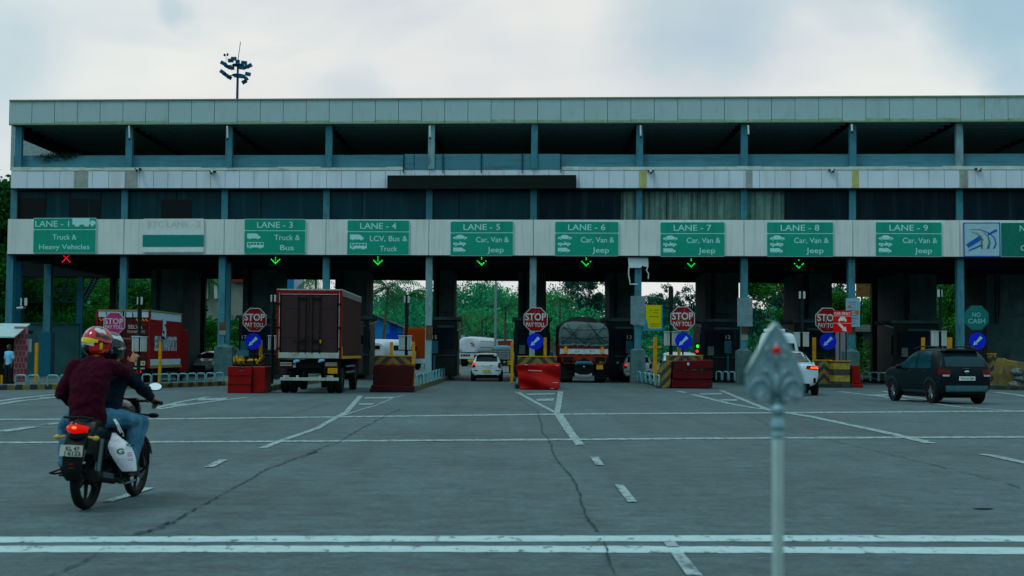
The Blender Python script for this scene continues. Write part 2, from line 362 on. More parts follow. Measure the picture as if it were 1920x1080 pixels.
# tar-black cracks and joints
M_crack = mat('crack', (.032, .060, .066), .95, 0, .3, 8)
ck = MB()
def crack(pts, w0, w1, jit=.014, z=.013, breaks=.0):
    P = [gp(*p, z) for p in pts]; Q = []
    for i in range(len(P) - 1):
        n = max(2, int((P[i + 1] - P[i]).length / .12))
        for j in range(n): Q.append(P[i].lerp(P[i + 1], j / n))
    ox = oy = 0; S = []
    for i, q in enumerate(Q):
        ox = ox * .8 + random.uniform(-1, 1) * jit; oy = oy * .8 + random.uniform(-1, 1) * jit
        S.append(Vector((q.x + ox, q.y + oy * 1.6, z)))
    for i in range(len(S) - 1):
        if random.random() < breaks: continue
        ww = (w0 + (w1 - w0) * i / len(S)) * random.uniform(.12, 1.15) * .24
        d = (S[i + 1] - S[i]).normalized(); nn = Vector((-d.y, d.x, 0)) * ww
        ck.add([S[i] - nn, S[i + 1] - nn, S[i + 1] + nn, S[i] + nn], [(0, 1, 2, 3)])
h = lambda x, y: (x / 2, 720 + y / 2); g2 = lambda x, y: (960 + x / 2, 720 + y / 2)
crack([h(1500, 93), h(1440, 120), h(1270, 215), h(1180, 250), h(1000, 320), h(820, 420), h(700, 485), h(600, 540), h(460, 570)], .055, .045)
crack([h(1190, 250), h(1130, 275)], .10, .08); crack([h(640, 515), h(560, 552), h(470, 567)], .08, .05)
crack([h(370, 632), h(290, 670), h(180, 718), h(100, 760)], .05, .05)
crack([g2(95, 100), g2(120, 190), g2(145, 225), g2(155, 270), g2(230, 350), g2(265, 440), g2(285, 510), g2(325, 555)], .05, .05)
crack([g2(340, 590), g2(360, 640), g2(400, 718)], .045, .045)
crack([g2(880, 115), g2(1000, 170), g2(1200, 210), g2(1530, 290), g2(1700, 330), g2(1920, 390)], .035, .05)
crack([h(690, 213), h(900, 165), h(1100, 110), h(1280, 55)], .04, .04, breaks=.3)
crack([h(-40, 252), h(140, 225)], .04, .04); crack([h(0, 190), h(180, 150)], .03, .03); crack([g2(20, 20), g2(30, 60), g2(95, 100)], .03, .03)
crack([h(0, 488), h(900, 491), h(1920, 490), h(2800, 491), h(3840, 492)], .010, .010, .004, breaks=.25)
crack([h(1480, 97), h(2100, 92), h(3000, 86)], .035, .03, .02, breaks=.55)
crack([h(1300, 296), h(1920, 298), h(2700, 296)], .012, .012, .006, breaks=.5)
crack([h(0, 330), h(560, 322)], .012, .012, .006, breaks=.5)
crack([g2(160, 30), g2(240, 62), g2(330, 92)], .03, .02, .06, breaks=.5)
for _ in range(46):
    x, y = random.uniform(0, 1920), random.uniform(800, 1075)
    crack([(x, y), (x + random.uniform(20, 70), y + random.uniform(-2, 2))], .012, .006, .02, breaks=.4)
adopt(ck.build('cracks', M_crack), road)
stn = MB()
for (cx_, cy_, rx_, ry_) in [(1842, 951, 26, 2.2)]:
    ps = [gp(cx_ + rx_ * math.cos(a) * random.uniform(.6, 1.1), cy_ + ry_ * math.sin(a) * random.uniform(.5, 1.2), .017) for a in np.linspace(0, 2 * math.pi, 17)[:-1]]
    stn.add(ps, [tuple(range(16))])
adopt(stn.build('oil_stains', mat('oil', (.055, .09, .098), .7, 0, .3, 3)), road)

# ------------------------------------------------------------ toll plaza building
LX = 0.0094
def fpts(px, off): return fp(px, 450, off)
def back(p, d): return Vector((p.x + LX * d, p.y + d, p.z))
def fbox(mb, px0, px1, z0, z1, off, depth):
    a = fpts(px0, off); b = fpts(px1, off); c = back(b, depth); d = back(a, depth)
    return mb.prism([(a.x, a.y), (b.x, b.y), (c.x, c.y), (d.x, d.y)], z0, z1, 'Z')
def px_step(px0, px1, step, off):
    """pixel positions every <step> metres along the front"""
    r = [px0]; x = px0
    while x < px1:
        s = FPX / fpts(x, off).y; x += step * s; r.append(min(x, px1))
    return r
plaza = empty('toll_plaza', (fpts(960, 0).x, fpts(960, 0).y, 0), 0, 'long three-level toll plaza building with pale panel bands and blue-grey columns over the lanes', 'toll plaza')
ORI = Vector(plaza.location)
def pl(mb, name, m, **k):
    mb.v = [(v[0] - ORI.x, v[1] - ORI.y, v[2] - ORI.z) for v in mb.v]
    return mb.build(name, m, plaza, **k)
PE = 2160
COLPX = [24, 232, 420, 611, 804, 1000, 1198, 1395, 1599, 1800, 2005]
ZR1, ZR0 = fz(188), fz(233)
# roof fascia with separate sheet panels
mb = MB(); st = px_step(11.5, PE, 1.2, .6)
for i in range(len(st) - 1):
    mb.mi = 0; a = st[i] + .45; b = st[i + 1] - .45
    fbox(mb, a, b, ZR0, ZR1 - .05, .6 + random.uniform(-.008, .008), .06)
mb.mi = 1; fbox(mb, 12, PE, ZR0 + .03, ZR1 - .08, .55, .05)
mb.mi = 2; fbox(mb, 11, PE + 1, ZR1 - .046, ZR1 + .03, .66, .3)
mb.mi = 2; fbox(mb, 11.2, PE + 1, ZR0 - .05, ZR0 - .003, .63, .2)
# side return on the left end
a = fpts(11.5, .53); e = back(a, 20.4)
mb.mi = 3
mb.prism([(a.x, a.y), (e.x, e.y), (e.x + .1, e.y), (a.x + .1, a.y)], ZR0, ZR1 - .05, 'Z')
mb.prism([(a.x + .12, a.y + .9), (e.x + .12, e.y), (e.x + .3, e.y), (a.x + .3, a.y + .9)], ZR0 - .55, ZR1 - .1, 'Z')
M_cope = mat('coping', (.20, .24, .17), .7, 0, .2, 2)
for i in range(len(st) - 1):
    mb.mi = 4; fbox(mb, st[i] + .5, st[i + 1] - .5, ZR0 + .002, ZR0 + random.uniform(.05, .16), .614, .01)
pl(mb, 'roof_fascia', [M_fascia, M_joint, M_cope, M_soffit, mat('lichen_edge', (.25, .36, .27), .8, 0, .3, 3)])
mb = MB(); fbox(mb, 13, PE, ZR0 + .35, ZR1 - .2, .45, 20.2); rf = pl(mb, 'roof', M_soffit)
mb = MB()
for k in range(17):
    fbox(mb, 16, PE, ZR0 + .04, ZR0 + .34, .3 - k * 1.2, .07)
pl(mb, 'purlins', M_purlin)
mb = MB()
for p in COLPX:
    a = fpts(p, .1)
    for d in (0,): mb.prism([(a.x - .12, a.y), (a.x + .12, a.y), (a.x + .12 + LX * 19, a.y + 19), (a.x - .12 + LX * 19, a.y + 19)], ZR0 + .02, ZR0 + .33, 'Z')
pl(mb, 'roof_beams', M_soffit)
# upper level parapet, ledge and floor
ZP1, ZP0, ZL0 = fz(290), fz(314), fz(321)
mb = MB(); fbox(mb, 22, 755, ZL0, ZP1, 0, .2); fbox(mb, 1051, PE, ZL0, ZP1, 0, .2); pl(mb, 'parapet', M_para)
mb = MB()
jp = [755.6, 775, 829, 901, 978, 1050.4]
for i in range(5):
    fbox(mb, jp[i] + .6, jp[i + 1] - .6, fz(319), ZP1 - .02, .42, .1)
pl(mb, 'parapet_screen', M_para)
mb = MB()
for p in (755, 829, 901, 978, 1051): fbox(mb, p - .7, p + .7, fz(326), ZP1 + .02, .5, .08)
pl(mb, 'screen_frame', M_dark)
mb = MB(); fbox(mb, 756, 1050, fz(323), fz(319.4), .37, .36); pl(mb, 'screen_base', M_panel)
mb = MB()
for a_, b_ in ((18, 754), (1052, PE)):
    q = a_
    while q < b_:
        e_ = min(b_, q + random.uniform(30, 80)); fbox(mb, q, e_, ZL0 + .002, ZP0 - random.uniform(0, .05), .42, .44); q = e_
pl(mb, 'ledge', M_ledge)
ZB0 = fz(354)
mb = MB()
for ci in range(len(COLPX) - 1):
    a_ = COLPX[ci] if ci else 17.5; b_ = COLPX[ci + 1]; n = 7
    for i in range(n):
        mb.mi = 0; fbox(mb, a_ + (b_ - a_) * i / n + .35, a_ + (b_ - a_) * (i + 1) / n - .35, ZB0, ZL0 - .02, .4 + random.uniform(-.006, .006), .05)
mb.mi = 0; fbox(mb, 2006, PE, ZB0, ZL0 - .02, .4, .05)
mb.mi = 1; fbox(mb, 18, PE, ZB0 + .02, ZL0 - .04, .35, .1)
mb.mi = 1; fbox(mb, 18, PE, ZB0 - .06, ZB0 - .003, .42, .2)
pl(mb, 'panel_band', [M_panel, M_joint])
# rust and lichen streaked filler strips at the column joints
for p0, p1 in ((1199, 1212), (1598, 1611)):
    mb = MB(); fbox(mb, p0, p1, ZB0 + .02, ZL0 - .03, .412, .02)
    pl(mb, 'filler_strip', mat('ochre_strip', (.42, .42, .16), .7, 0, .2, 3, dirt=(.2, .2, .14), dirt_amt=.8, dirt_scale=(8, 8, .5)))
for p0, p1 in ((136, 163), (232, 256), (1398, 1411), (1801, 1816)):
    mb = MB(); fbox(mb, p0, p1, ZB0 + .02, ZL0 - .03, .409, .02)
    pl(mb, 'stained_strip', mat('stained_strip', (.30, .33, .32), .7, 0, .25, 3, dirt=(.22, .17, .13), dirt_amt=.9, dirt_scale=(7, 7, .4)))
# middle storey body and glazing
ZS1, ZS0 = fz(413.5), fz(480)
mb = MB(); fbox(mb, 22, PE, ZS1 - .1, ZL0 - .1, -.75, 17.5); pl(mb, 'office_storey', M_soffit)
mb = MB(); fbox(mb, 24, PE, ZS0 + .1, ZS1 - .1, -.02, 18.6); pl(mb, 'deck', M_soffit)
mb = MB()
for k in range(9):
    fbox(mb, 24, PE, ZS0 - .32, ZS0 + .098, -.5 - k * 2.2, .2)
pl(mb, 'deck_beams', M_dark)
curt = {(1163, 1192): 1, (1204, 1389): 1, (1401, 1471): 1}
for ci in range(len(COLPX) - 1):
    a_, b_ = COLPX[ci] + 6, COLPX[ci + 1] - 6
    if ci == 0: a_ = 29
    splits = {0: [a_, 84, 129, 188, b_], 1: [a_, 330, b_], 2: [a_, 488, b_], 3: [a_, 678, b_], 4: [a_, 860, b_], 5: [a_, 1012, 1163, b_], 6: [a_, 1250, b_], 7: [a_, 1472, b_], 8: [a_, 1774, 1783, b_]}.get(ci, [a_, b_])
    for i in range(len(splits) - 1):
        p0, p1 = splits[i], splits[i + 1]
        cur = (1163 <= p0 < 1192) or (1204 <= p0 < 1389) or (1395 < p0 < 1471)
        wf = MB()
        z1, z0 = ZB0 - .065, ZS1
        fbox(wf, p0, p0 + 1.0, z0, z1, -.1, .06); fbox(wf, p0 + 1, p1 - 1, z1 - .05, z1, -.1, .06); fbox(wf, p1 - 1, p1, z0, z1, -.1, .06)
        win = pl(wf, 'window', M_dark)
        pane = MB(); fbox(pane, p0 + 1, p1 - 1, z0, z1 - .05, -.12, .01)
        pane.v = [(v[0] - ORI.x, v[1] - ORI.y, v[2]) for v in pane.v]
        if not cur:
            dk = (1012 <= p0 < 1163) or p0 >= 1472
            pane.build('pane', M_glassd if dk else M_glass, win)
        else:
            cu = MB(); A = fpts(p0 + 1, -.35); B = fpts(p1 - 1, -.35); n = int((B.x - A.x) / .05); pv = []
            for j in range(n + 1):
                q = A.lerp(B, j / n); dd = .06 * math.sin(j * .9 + math.sin(j * .21) * 2.2) + .03 * math.sin(j * 2.3)
                for zz in (z0, (z0 + z1) / 2, z1 - .02): pv.append((q.x - ORI.x, q.y - ORI.y + dd * (1.2 if zz < z1 - .5 else .6), zz))
            cu.add(pv, [(j * 3 + k, (j + 1) * 3 + k, (j + 1) * 3 + k + 1, j * 3 + k + 1) for j in range(n) for k in (0, 1)])
            cu.build('curtain', M_curt, win, smooth=True)
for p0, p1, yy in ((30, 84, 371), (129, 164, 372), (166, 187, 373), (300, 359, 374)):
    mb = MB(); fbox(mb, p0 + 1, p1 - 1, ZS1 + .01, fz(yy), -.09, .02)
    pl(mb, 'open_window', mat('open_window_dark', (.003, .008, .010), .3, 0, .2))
# sign band
mb = MB()
ends = [14] + [c - .3 for c in COLPX[1:]] + [PE]
for i in range(len(ends) - 1):
    fbox(mb, ends[i] + (.9 if i else 0), ends[i + 1], ZS0, ZS1, .45, .08)
pl(mb, 'sign_band', M_sband, bevel=.008)
mb = MB(); fbox(mb, 15, PE, ZS0 + .02, ZS1 - .02, .36, .1); fbox(mb, 15, PE, ZS0 - .07, ZS0 - .003, .42, .12); pl(mb, 'sign_band_frame', M_dark)
a = fpts(14, .37); mb = MB(); mb.box((a.x + .03, a.y + .4, (ZS0 + ZS1) / 2), (.06, .7, ZS1 - ZS0)); pl(mb, 'sign_band_end', M_sband)
# columns: three tiers in front, one row behind
def column(px, z0, z1, off, wd, dpt, m, name='column', Y=None):
    c = fpts(px, off) if Y is None else dp(px, 560, Y)
    mb = MB(); x0, x1, y0, y1 = c.x - wd / 2, c.x + wd / 2, c.y, c.y + dpt; t = .02
    # steel I-section: two flanges and a recessed web, or boxed
    mb.box((c.x, y0 + t / 2, (z0 + z1) / 2), (wd, t, z1 - z0)); mb.box((c.x, y1 - t / 2, (z0 + z1) / 2), (wd, t, z1 - z0))
    mb.box((c.x, (y0 + y1) / 2, (z0 + z1) / 2), (wd * .86, dpt - 2 * t, z1 - z0))
    return pl(mb, name, m)
for i, p in enumerate(COLPX):
    lower = M_colb if i in (0, 1, 2, 8, 9, 10) else (M_colg if i in (4, 5) else M_colb)
    px_low = [19.5, 232, 417, 612, 805, 1000, 1197, 1396, 1597, 1801, 2006][i]
    column(px_low, 0, ZS0 + .1, .12, .34 if i else .36, .42, lower)
    column(p, ZS1 - .05, ZB0 - .06, .12, .34, .3, M_colb)
    column(p + (6 if i < 3 else 3 if i < 5 else 1), ZP0 if not 4 <= i <= 5 else ZP0 - .14, ZR0 - .05, .5 if 4 <= i <= 5 else .3, .34, .3, M_colb if i not in (4, 9) else M_colg)
    pb = 985 + (p - 985) * .805
    column(pb, 0, ZS0, 0, .42, .42, M_dark, Y=92)
column(426, 0, ZS0, 0, .3, .3, M_colb, Y=75.6); column(33, 0, ZS0, 0, .30, .3, mat('column_dark', (.03, .11, .16), .6), Y=76)
column(88, 2.5, ZS0, 0, .40, .4, M_colb, Y=80); column(149, 0, ZS0, 0, .36, .3, mat('column_dark', (.03, .11, .16)), Y=92)
c = dp(85.5, 560, 79.9); mb = MB(); mb.box((c.x, c.y + .35, 1.25), (.72, .72, 2.5)); pl(mb, 'pedestal', mat('column_dark', (.03, .11, .16)), bevel=.02)
for px, Y in ((420.5, 74.2), (1197, 73.0), (1396, 72.6), (1597, 72.2)):
    c = dp(px, 560, Y); wq = .95 if px < 500 else .75; mb = MB(); mb.box((c.x, c.y + .3, .85), (wq, .8, 1.7)); mb.add([(c.x - wq / 2, c.y - .1, 1.7), (c.x + wq / 2, c.y - .1, 1.7), (c.x + wq / 2, c.y + .7, 1.7), (c.x - wq / 2, c.y + .7, 1.7), (c.x, c.y + .3, 1.9)], [(0, 1, 4), (1, 2, 4), (2, 3, 4), (3, 0, 4)])
    pl(mb, 'column_footing', mat('footing', (.08, .14, .15), .9, 0, .3, 4, dirt=(.03, .05, .05), dirt_amt=.7), bevel=.03)
PIER = [(283, 345), (455, 515), (628, 686), (812, 851), (972, 1024), (1143, 1190), (1322, 1385), (1497, 1560), (1682, 1756), (1850, 1930)]
for p0, p1 in PIER:
    a = dp(p0, 560, 83); b = dp(p1, 560, 83); mb = MB()
    mb.box(((a.x + b.x) / 2, 85.2, ZS0 / 2), (b.x - a.x, 4.4, ZS0))
    for zz in (3.9, 5.0, 6.0): mb.box(((a.x + b.x) / 2, 82.99, zz), (b.x - a.x + .01, .03, .03))
    pl(mb, 'pier', M_pier)
    mb = MB(); w_ = b.x - a.x; mb.box((a.x + w_ * .64 - ORI.x * 0, 82.96, 5.1), (w_ * .66, .03, 2.3)); mb.box((a.x + w_ * .64, 82.95, 5.1), (w_ * .6, .03, .03)); pl(mb, 'pier_panel', mat('pier_panel', (.085, .12, .12), .85, 0, .3, 2, dirt=(.02, .03, .03), dirt_amt=.7, dirt_scale=(1.5, 1.5, .5)))
    mb = MB(); mb.tube([(a.x + w_ * .2, 82.9, 3.4), (a.x + w_ * .2, 82.9, ZS0 - .1)], .04, 6); mb.tube([(a.x + w_ * .26, 82.9, 3.4), (a.x + w_ * .27, 82.9, ZS0 - .1)], .025, 6); pl(mb, 'drain_pipes', M_dark)
# low beam across the back and odd ceiling clutter
mb = MB()
a = dp(100, 520, 92.4); b = dp(1990, 520, 92.4)
mb.box(((a.x + b.x) / 2, 92.6, ZS0 - .1), (b.x - a.x, .3, .5)); pl(mb, 'rear_beam', M_dark)
# rails and old panels just under the roof seen through the top storey
mb = MB()
for q0, q1 in ((687, 716), (719, 746)): fbox(mb, q0, q1, ZP1 - .02, fz(282), -1.5, .05)
pl(mb, 'stored_panel', M_para)

# ------------------------------------------------------------ lane signs on the band
RZF = -math.atan(FM)
def board(px0, px1, y0, y1, name, label, cat, group=None, off=.50, thick=.045, m=None, rim=None):
    cx_ = (px0 + px1) / 2; c = fp(cx_, (y0 + y1) / 2, off); s = FPX / c.y
    w_, h_ = (px1 - px0) / s, (y1 - y0) / s
    t = empty(name, (c.x, c.y, c.z - h_ / 2), RZF, label, cat, group)
    t.rotation_euler[1] = random.uniform(-.004, .004); t.rotation_euler[0] = random.uniform(-.012, .012)
    return t, w_, h_
def rrect(w_, z0, z1, r, n=4):
    P = []
    for cx_, cz_, a0 in ((w_ / 2 - r, z1 - r, 0), (-w_ / 2 + r, z1 - r, 90), (-w_ / 2 + r, z0 + r, 180), (w_ / 2 - r, z0 + r, 270)):
        for k in range(n + 1):
            a = R(a0 + 90 * k / n); P.append((cx_ + r * math.cos(a), cz_ + r * math.sin(a)))
    return P
ICON = {
 'car': [[(0, .08), (.12, .08), (.16, .16), (.24, .16), (.28, .08), (.72, .08), (.76, .16), (.84, .16), (.88, .08), (1, .09), (.98, .2), (.78, .25), (.62, .36), (.32, .36), (.18, .24), (0, .2)],
         [(.15, .05), (.19, .0), (.25, .05), (.22, .12), (.18, .12)], [(.76, .05), (.80, .0), (.86, .05), (.83, .12), (.79, .12)]],
 'jeep': [[(.0, .28), (.3, .28), (.36, .22), (.48, .22), (.52, .42), (.55, .42), (.55, .3), (.98, .27), (1, .12), (.9, .1), (.86, .2), (.72, .2), (.68, .1), (.34, .1), (.3, .2), (.12, .2), (.08, .1), (0, .12)],
          [(.12, .1), (.16, .01), (.26, .01), (.3, .1), (.26, .17), (.16, .17)], [(.70, .1), (.74, .01), (.84, .01), (.88, .1), (.84, .17), (.74, .17)]],
 'van': [[(0, .08), (.1, .08), (.14, .14), (.24, .14), (.28, .08), (.7, .08), (.74, .14), (.84, .14), (.88, .08), (1, .09), (1, .22), (.86, .26), (.72, .4), (0, .4)],
         [(.14, .06), (.19, .0), (.24, .06), (.19, .11)], [(.74, .06), (.79, .0), (.84, .06), (.79, .11)]],
 'lorry': [[(0, .1), (.12, .1), (.16, .04), (.24, .04), (.28, .1), (.72, .1), (.76, .04), (.84, .04), (.88, .1), (1, .12), (.98, .26), (.86, .30), (.78, .42), (.68, .42), (.68, .46), (0, .46)]],
 'bus': [[(0, .12), (.14, .12), (.18, .06), (.26, .06), (.3, .12), (.7, .12), (.74, .06), (.82, .06), (.86, .12), (1, .12), (1, .27), (.2, .27), (.2, .18), (.1, .18), (.1, .27), (0, .27)], [(0, .40), (1, .40), (1, .44), (0, .44)]] + [[(x, .27), (x + .035, .27), (x + .035, .40), (x, .40)] for x in (0, .16, .36, .56, .76, .965)],
 'long': [[(0, .1), (.1, .1), (.12, .02), (.3, .02), (.32, .1), (.5, .1), (.52, .02), (.7, .02), (.72, .12), (.78, .12), (.80, .03), (.9, .03), (.92, .1), (1, .11), (1, .2), (.94, .26), (.8, .28), (.78, .2), (.74, .2), (.74, .36), (0, .36)]]}
def put_icon(mb, kind, x, z, wd, y, hscale=1.0):
    for P in ICON[kind]:
        pts = [(x + a * wd, z + b * wd * hscale) for a, b in P]
        mb.add([(a, y, b) for a, b in pts], [tuple(range(len(pts)))])
def lane_sign(px0, px1, y0, y1, head, lines, icons, label, faded=False):
    t, w_, h_ = board(px0, px1, y0, y1, 'lane_sign', label, 'lane sign', 'overhead lane signs')
    b = MB(); b.prism(rrect(w_, 0, h_, .07), -.03, .03, 'Y'); b.build('board', M_let if not faded else M_sband, t)
    dz = h_ * (1 - .335)
    b = MB(); b.prism(rrect(w_ - .04, dz + .02, h_ - .022, .06), -.036, -.031, 'Y'); b.build('header_panel', M_green if not faded else M_sband, t)
    b = MB()
    b.prism(rrect(w_ - .04, .022, dz - .02, .05), -.036, -.031, 'Y'); b.build('main_panel', M_green if not faded else M_sband, t)
    tx = MB()
    if head: 
        cx_, hw = head[1], head[2]
        put_text(tx, head[0], cx_ * w_, dz + (h_ - dz) * .5, hw * w_, (h_ - dz) * .50, -.0385, .006)
    for (s_, cx_, cz_, ww, hh) in lines: put_text(tx, s_, cx_ * w_, cz_ * h_, ww * w_, hh * h_, -.0385, .006)
    tx.build('lettering', M_let if not faded else M_faint, t)
    for (k, x, z, wd) in icons:
        ib = MB(); put_icon(ib, k, x * w_, z * h_, wd * w_, -.0385); ib.build('vehicle_symbol', M_let, t)
    return t
cvj = [("Car, Van &", .17, .47, .52, .15), ("Jeep", .22, .18, .26, .15)]
ics = [('car', -.45, .46, .22), ('jeep', -.45, .28, .2), ('van', -.45, .10, .19)]
lane_sign(61, 182, 408.5, 474, ("LANE - 1", -.20, .54), [("Truck &", 0, .45, .38, .15), ("Heavy Vehicles", .0, .17, .80, .14)], [('long', .12, .74, .37)], 'green overhead board reading LANE - 1, Truck & Heavy Vehicles')
lane_sign(457, 574, 410.5, 476, ("LANE - 3", .0, .58), [("Truck &", .20, .47, .42, .15), ("Bus", .20, .18, .22, .15)], [('lorry', -.45, .40, .22), ('bus', -.45, .12, .27)], 'green overhead board reading LANE - 3, Truck & Bus')
lane_sign(650, 768, 412.5, 478, ("LANE - 4", .0, .58), [("LCV, Bus &", .17, .47, .60, .15), ("Truck", .17, .18, .28, .15)], [('lorry', -.45, .40, .22), ('bus', -.45, .12, .27)], 'green overhead board reading LANE - 4, LCV, Bus & Truck')
for n_, a_, b_, yy in ((5, 844, 963, 414.5), (6, 1040, 1160, 415), (7, 1238, 1359, 416), (8, 1438, 1562, 416), (9, 1642, 1765, 416)):
    lane_sign(a_, b_, yy, yy + 65.5, ("LANE - %d" % n_, .0, .58), cvj, ics, 'green overhead board reading LANE - %d, Car, Van & Jeep' % n_)
# lane 2: painted over
t = lane_sign(267, 384, 410, 474, ("ETC LANE - 2", .02, .86), [], [], 'whitewashed overhead board with faint words ETC LANE - 2 above a green bar', faded=True)
b = MB(); w2 = 117 / (FPX / fpts(325, .5).y); b.box((0, -.042, .62), (w2, .01, .62)); b.build('green_strip', mat('strip_green', (.006, .19, .18), .5, 0, .1), t)
b = MB(); b.box((0, -.042, 1.07), (w2, .012, .26)); b.box((0, -.042, .14), (w2, .012, .2)); b.build('white_strip', M_white, t)
# emblem board and the cut-off board at the right
t, w_, h_ = board(1807, 1875, 417, 482, 'emblem_sign', 'white square board with blue border and crossing road emblem, right of LANE - 9', 'emblem sign')
b = MB(); b.box((0, 0, h_ / 2), (w_, .05, h_)); b.build('board', mat('emblem_blue', (.008, .12, .36), .4), t)
b = MB(); b.prism(rrect(w_ - .11, .055, h_ - .055, .05), -.032, -.026, 'Y'); b.build('white_panel', mat('emblem_white', (.33, .50, .58), .5, 0, .12, 5), t)
e1 = MB(); e2 = MB(); e3 = MB(); y_ = -.036
def ribbon(mb, pts, w0, w1, y):
    n = len(pts); A = []; B = []
    for i, p in enumerate(pts):
        q0 = pts[max(0, i - 1)]; q1 = pts[min(n - 1, i + 1)]; dx, dz_ = q1[0] - q0[0], q1[1] - q0[1]; l = math.hypot(dx, dz_); ww = (w0 + (w1 - w0) * i / (n - 1)) / 2
        A.append((p[0] - dz_ / l * ww, y, p[1] + dx / l * ww)); B.append((p[0] + dz_ / l * ww, y, p[1] - dx / l * ww))
    for i in range(n - 1): mb.add([A[i], A[i + 1], B[i + 1], B[i]], [(0, 1, 2, 3)])
K = lambda x, z: ((x - .5) * w_ * .9, z * h_)
ribbon(e1, [K(.06, .30), K(.5, .56)], .26, .30, y_); ribbon(e1, [K(.68, .64), K(.95, .78)], .10, .13, y_)
ribbon(e1, [K(.15, .80), K(.45, .79), K(.7, .70), K(.88, .55), K(.92, .38), K(.85, .24)], .02, .09, y_ - .003)
ribbon(e1, [K(.1, .18), K(.48, .34)], .07, .10, y_)
ribbon(e3, [K(.08, .245), K(.48, .47)], .03, .03, y_ - .005)
ribbon(e3, [K(.2, .75), K(.42, .73), K(.55, .62), K(.6, .45), K(.58, .24)], .03, .17, y_ - .006)
ribbon(e2, [K(.2, .72), K(.38, .66), K(.48, .5), K(.5, .24)], .02, .10, y_ - .004); ribbon(e2, [K(.55, .72), K(.68, .6), K(.73, .42), K(.68, .24)], .02, .13, y_ - .004)
e1.build('blue_roads', mat('emblem_blue', (.008, .12, .36)), t); e2.build('green_arch', mat('emblem_green', (.02, .18, .20), .5), t); e3.build('cream_roads', mat('emblem_cream', (.5, .52, .42), .5), t)
t, w_, h_ = board(1877, 2004, 417, 482, 'lane_sign', 'green overhead board cut off by the right edge, only a letter N showing', 'lane sign', 'overhead lane signs')
b = MB(); b.prism(rrect(w_, 0, h_, .07), -.03, .03, 'Y'); b.build('board', M_let, t)
b = MB(); b.prism(rrect(w_ - .04, .022, h_ - .022, .06), -.036, -.031, 'Y'); b.build('main_panel', mat('sign_green_dark', (.003, .14, .11), .4), t)
tx = MB(); put_text(tx, "N", -.5 * w_ + .93 * (1920 - 1877) / 127 * w_, h_ * .83, .26, .30, -.0385, .006); put_text(tx, "C", -.5 * w_ + .95 * (1920 - 1877) / 127 * w_, h_ * .26, .22, .26, -.0385, .006)
tx.build('lettering', M_let, t)
# big black message board in the middle
t, w_, h_ = board(724, 1081, 328.5, 353.5, 'message_board', 'long blank black message board across the middle of the upper facade', 'message board', off=.75)
b = MB(); b.box((0, .12, h_ / 2), (w_, .3, h_)); b.build('board', M_black, t, bevel=.01)
b = MB(); b.box((0, -.035, h_ - .02), (w_, .01, .04)); b.box((0, -.035, .02), (w_, .01, .04)); b.build('rim', M_dark, t)

# ------------------------------------------------------------ lane signals
def emis(n, c, s): return mat(n, c, .5, 0, 0, emit=(c, s))
M_gled = emis('green_led', (.01, 1, .06), 1.3); M_rled = emis('red_led', (1, .01, .04), 1.6)
M_led = M_gled
for i, (px, py, ok) in enumerate([(124, 484, 0), (516.5, 487, 1), (708.5, 489, 1), (903, 490, 1), (1099, 491, 1), (1296, 493, 1), (1498, 495, 1)]):
    c = fp(px, py, -.1); ln = [1, 3, 4, 5, 6, 7, 8][i]
    t = empty('lane_signal', (c.x, c.y, c.z - .35), RZF, 'signal box with lit %s under the LANE - %d board' % ('green arrow' if ok else 'red cross', ln), 'lane signal', 'lane signals')
    b = MB(); b.box((0, .12, .35), (.72, .2, .7)); b.box((0, .1, .85), (.06, .06, .35)); b.build('housing', M_dark, t, bevel=.02)
    b = MB()
    dots = []
    if ok:
        dots = [(0, .20), (0, .10), (0, .0)] if i < 3 else [(0, .20), (.0, .12)]
        for k in range(5): dots += [(-.22 + .055 * k, .02 - .055 * k), (.22 - .055 * k, .02 - .055 * k)]
        if i >= 3: dots = [d for d in dots if random.random() < .75]
        dots += [(-.11, -.07), (.11, -.07), (0, -.13)] if i < 4 else [(0, -.2)]
    else:
        for k in range(7): dots += [(-.2 + .0667 * k, -.2 + .0667 * k), (-.2 + .0667 * k, .2 - .0667 * k)]
    for dx, dz_ in dots: b.lathe([(.001, -.006), (.027, -.004), (.027, .02)], (dx, .01, .35 + dz_), 8, 'Y')
    b.build('lamp', M_gled if ok else M_rled, t)
# height gauges hanging from the deck
for px, y0, y1 in ((741, 522, 542), (904.5, 521, 543), (1079.5, 521, 542)):
    c = fp(px, y0, -17); s = FPX / c.y; z1 = c.z; z0 = fp(px, y1, -17).z
    b = MB(); q = .16
    b.tube([(-q, 0, z1 - z0 + .3), (-q, 0, 0), (q, 0, 0), (q, 0, z1 - z0 + .3)], .018, 5)
    o = b.build('hanging_gauge', M_dark); o.location = (c.x, c.y, z0)
    tag(o, 'thin black U-shaped gauge hanging from the ceiling over lane %d' % {741: 4, 904.5: 5, 1079.5: 6}[px], 'height gauge', 'hanging height gauges')

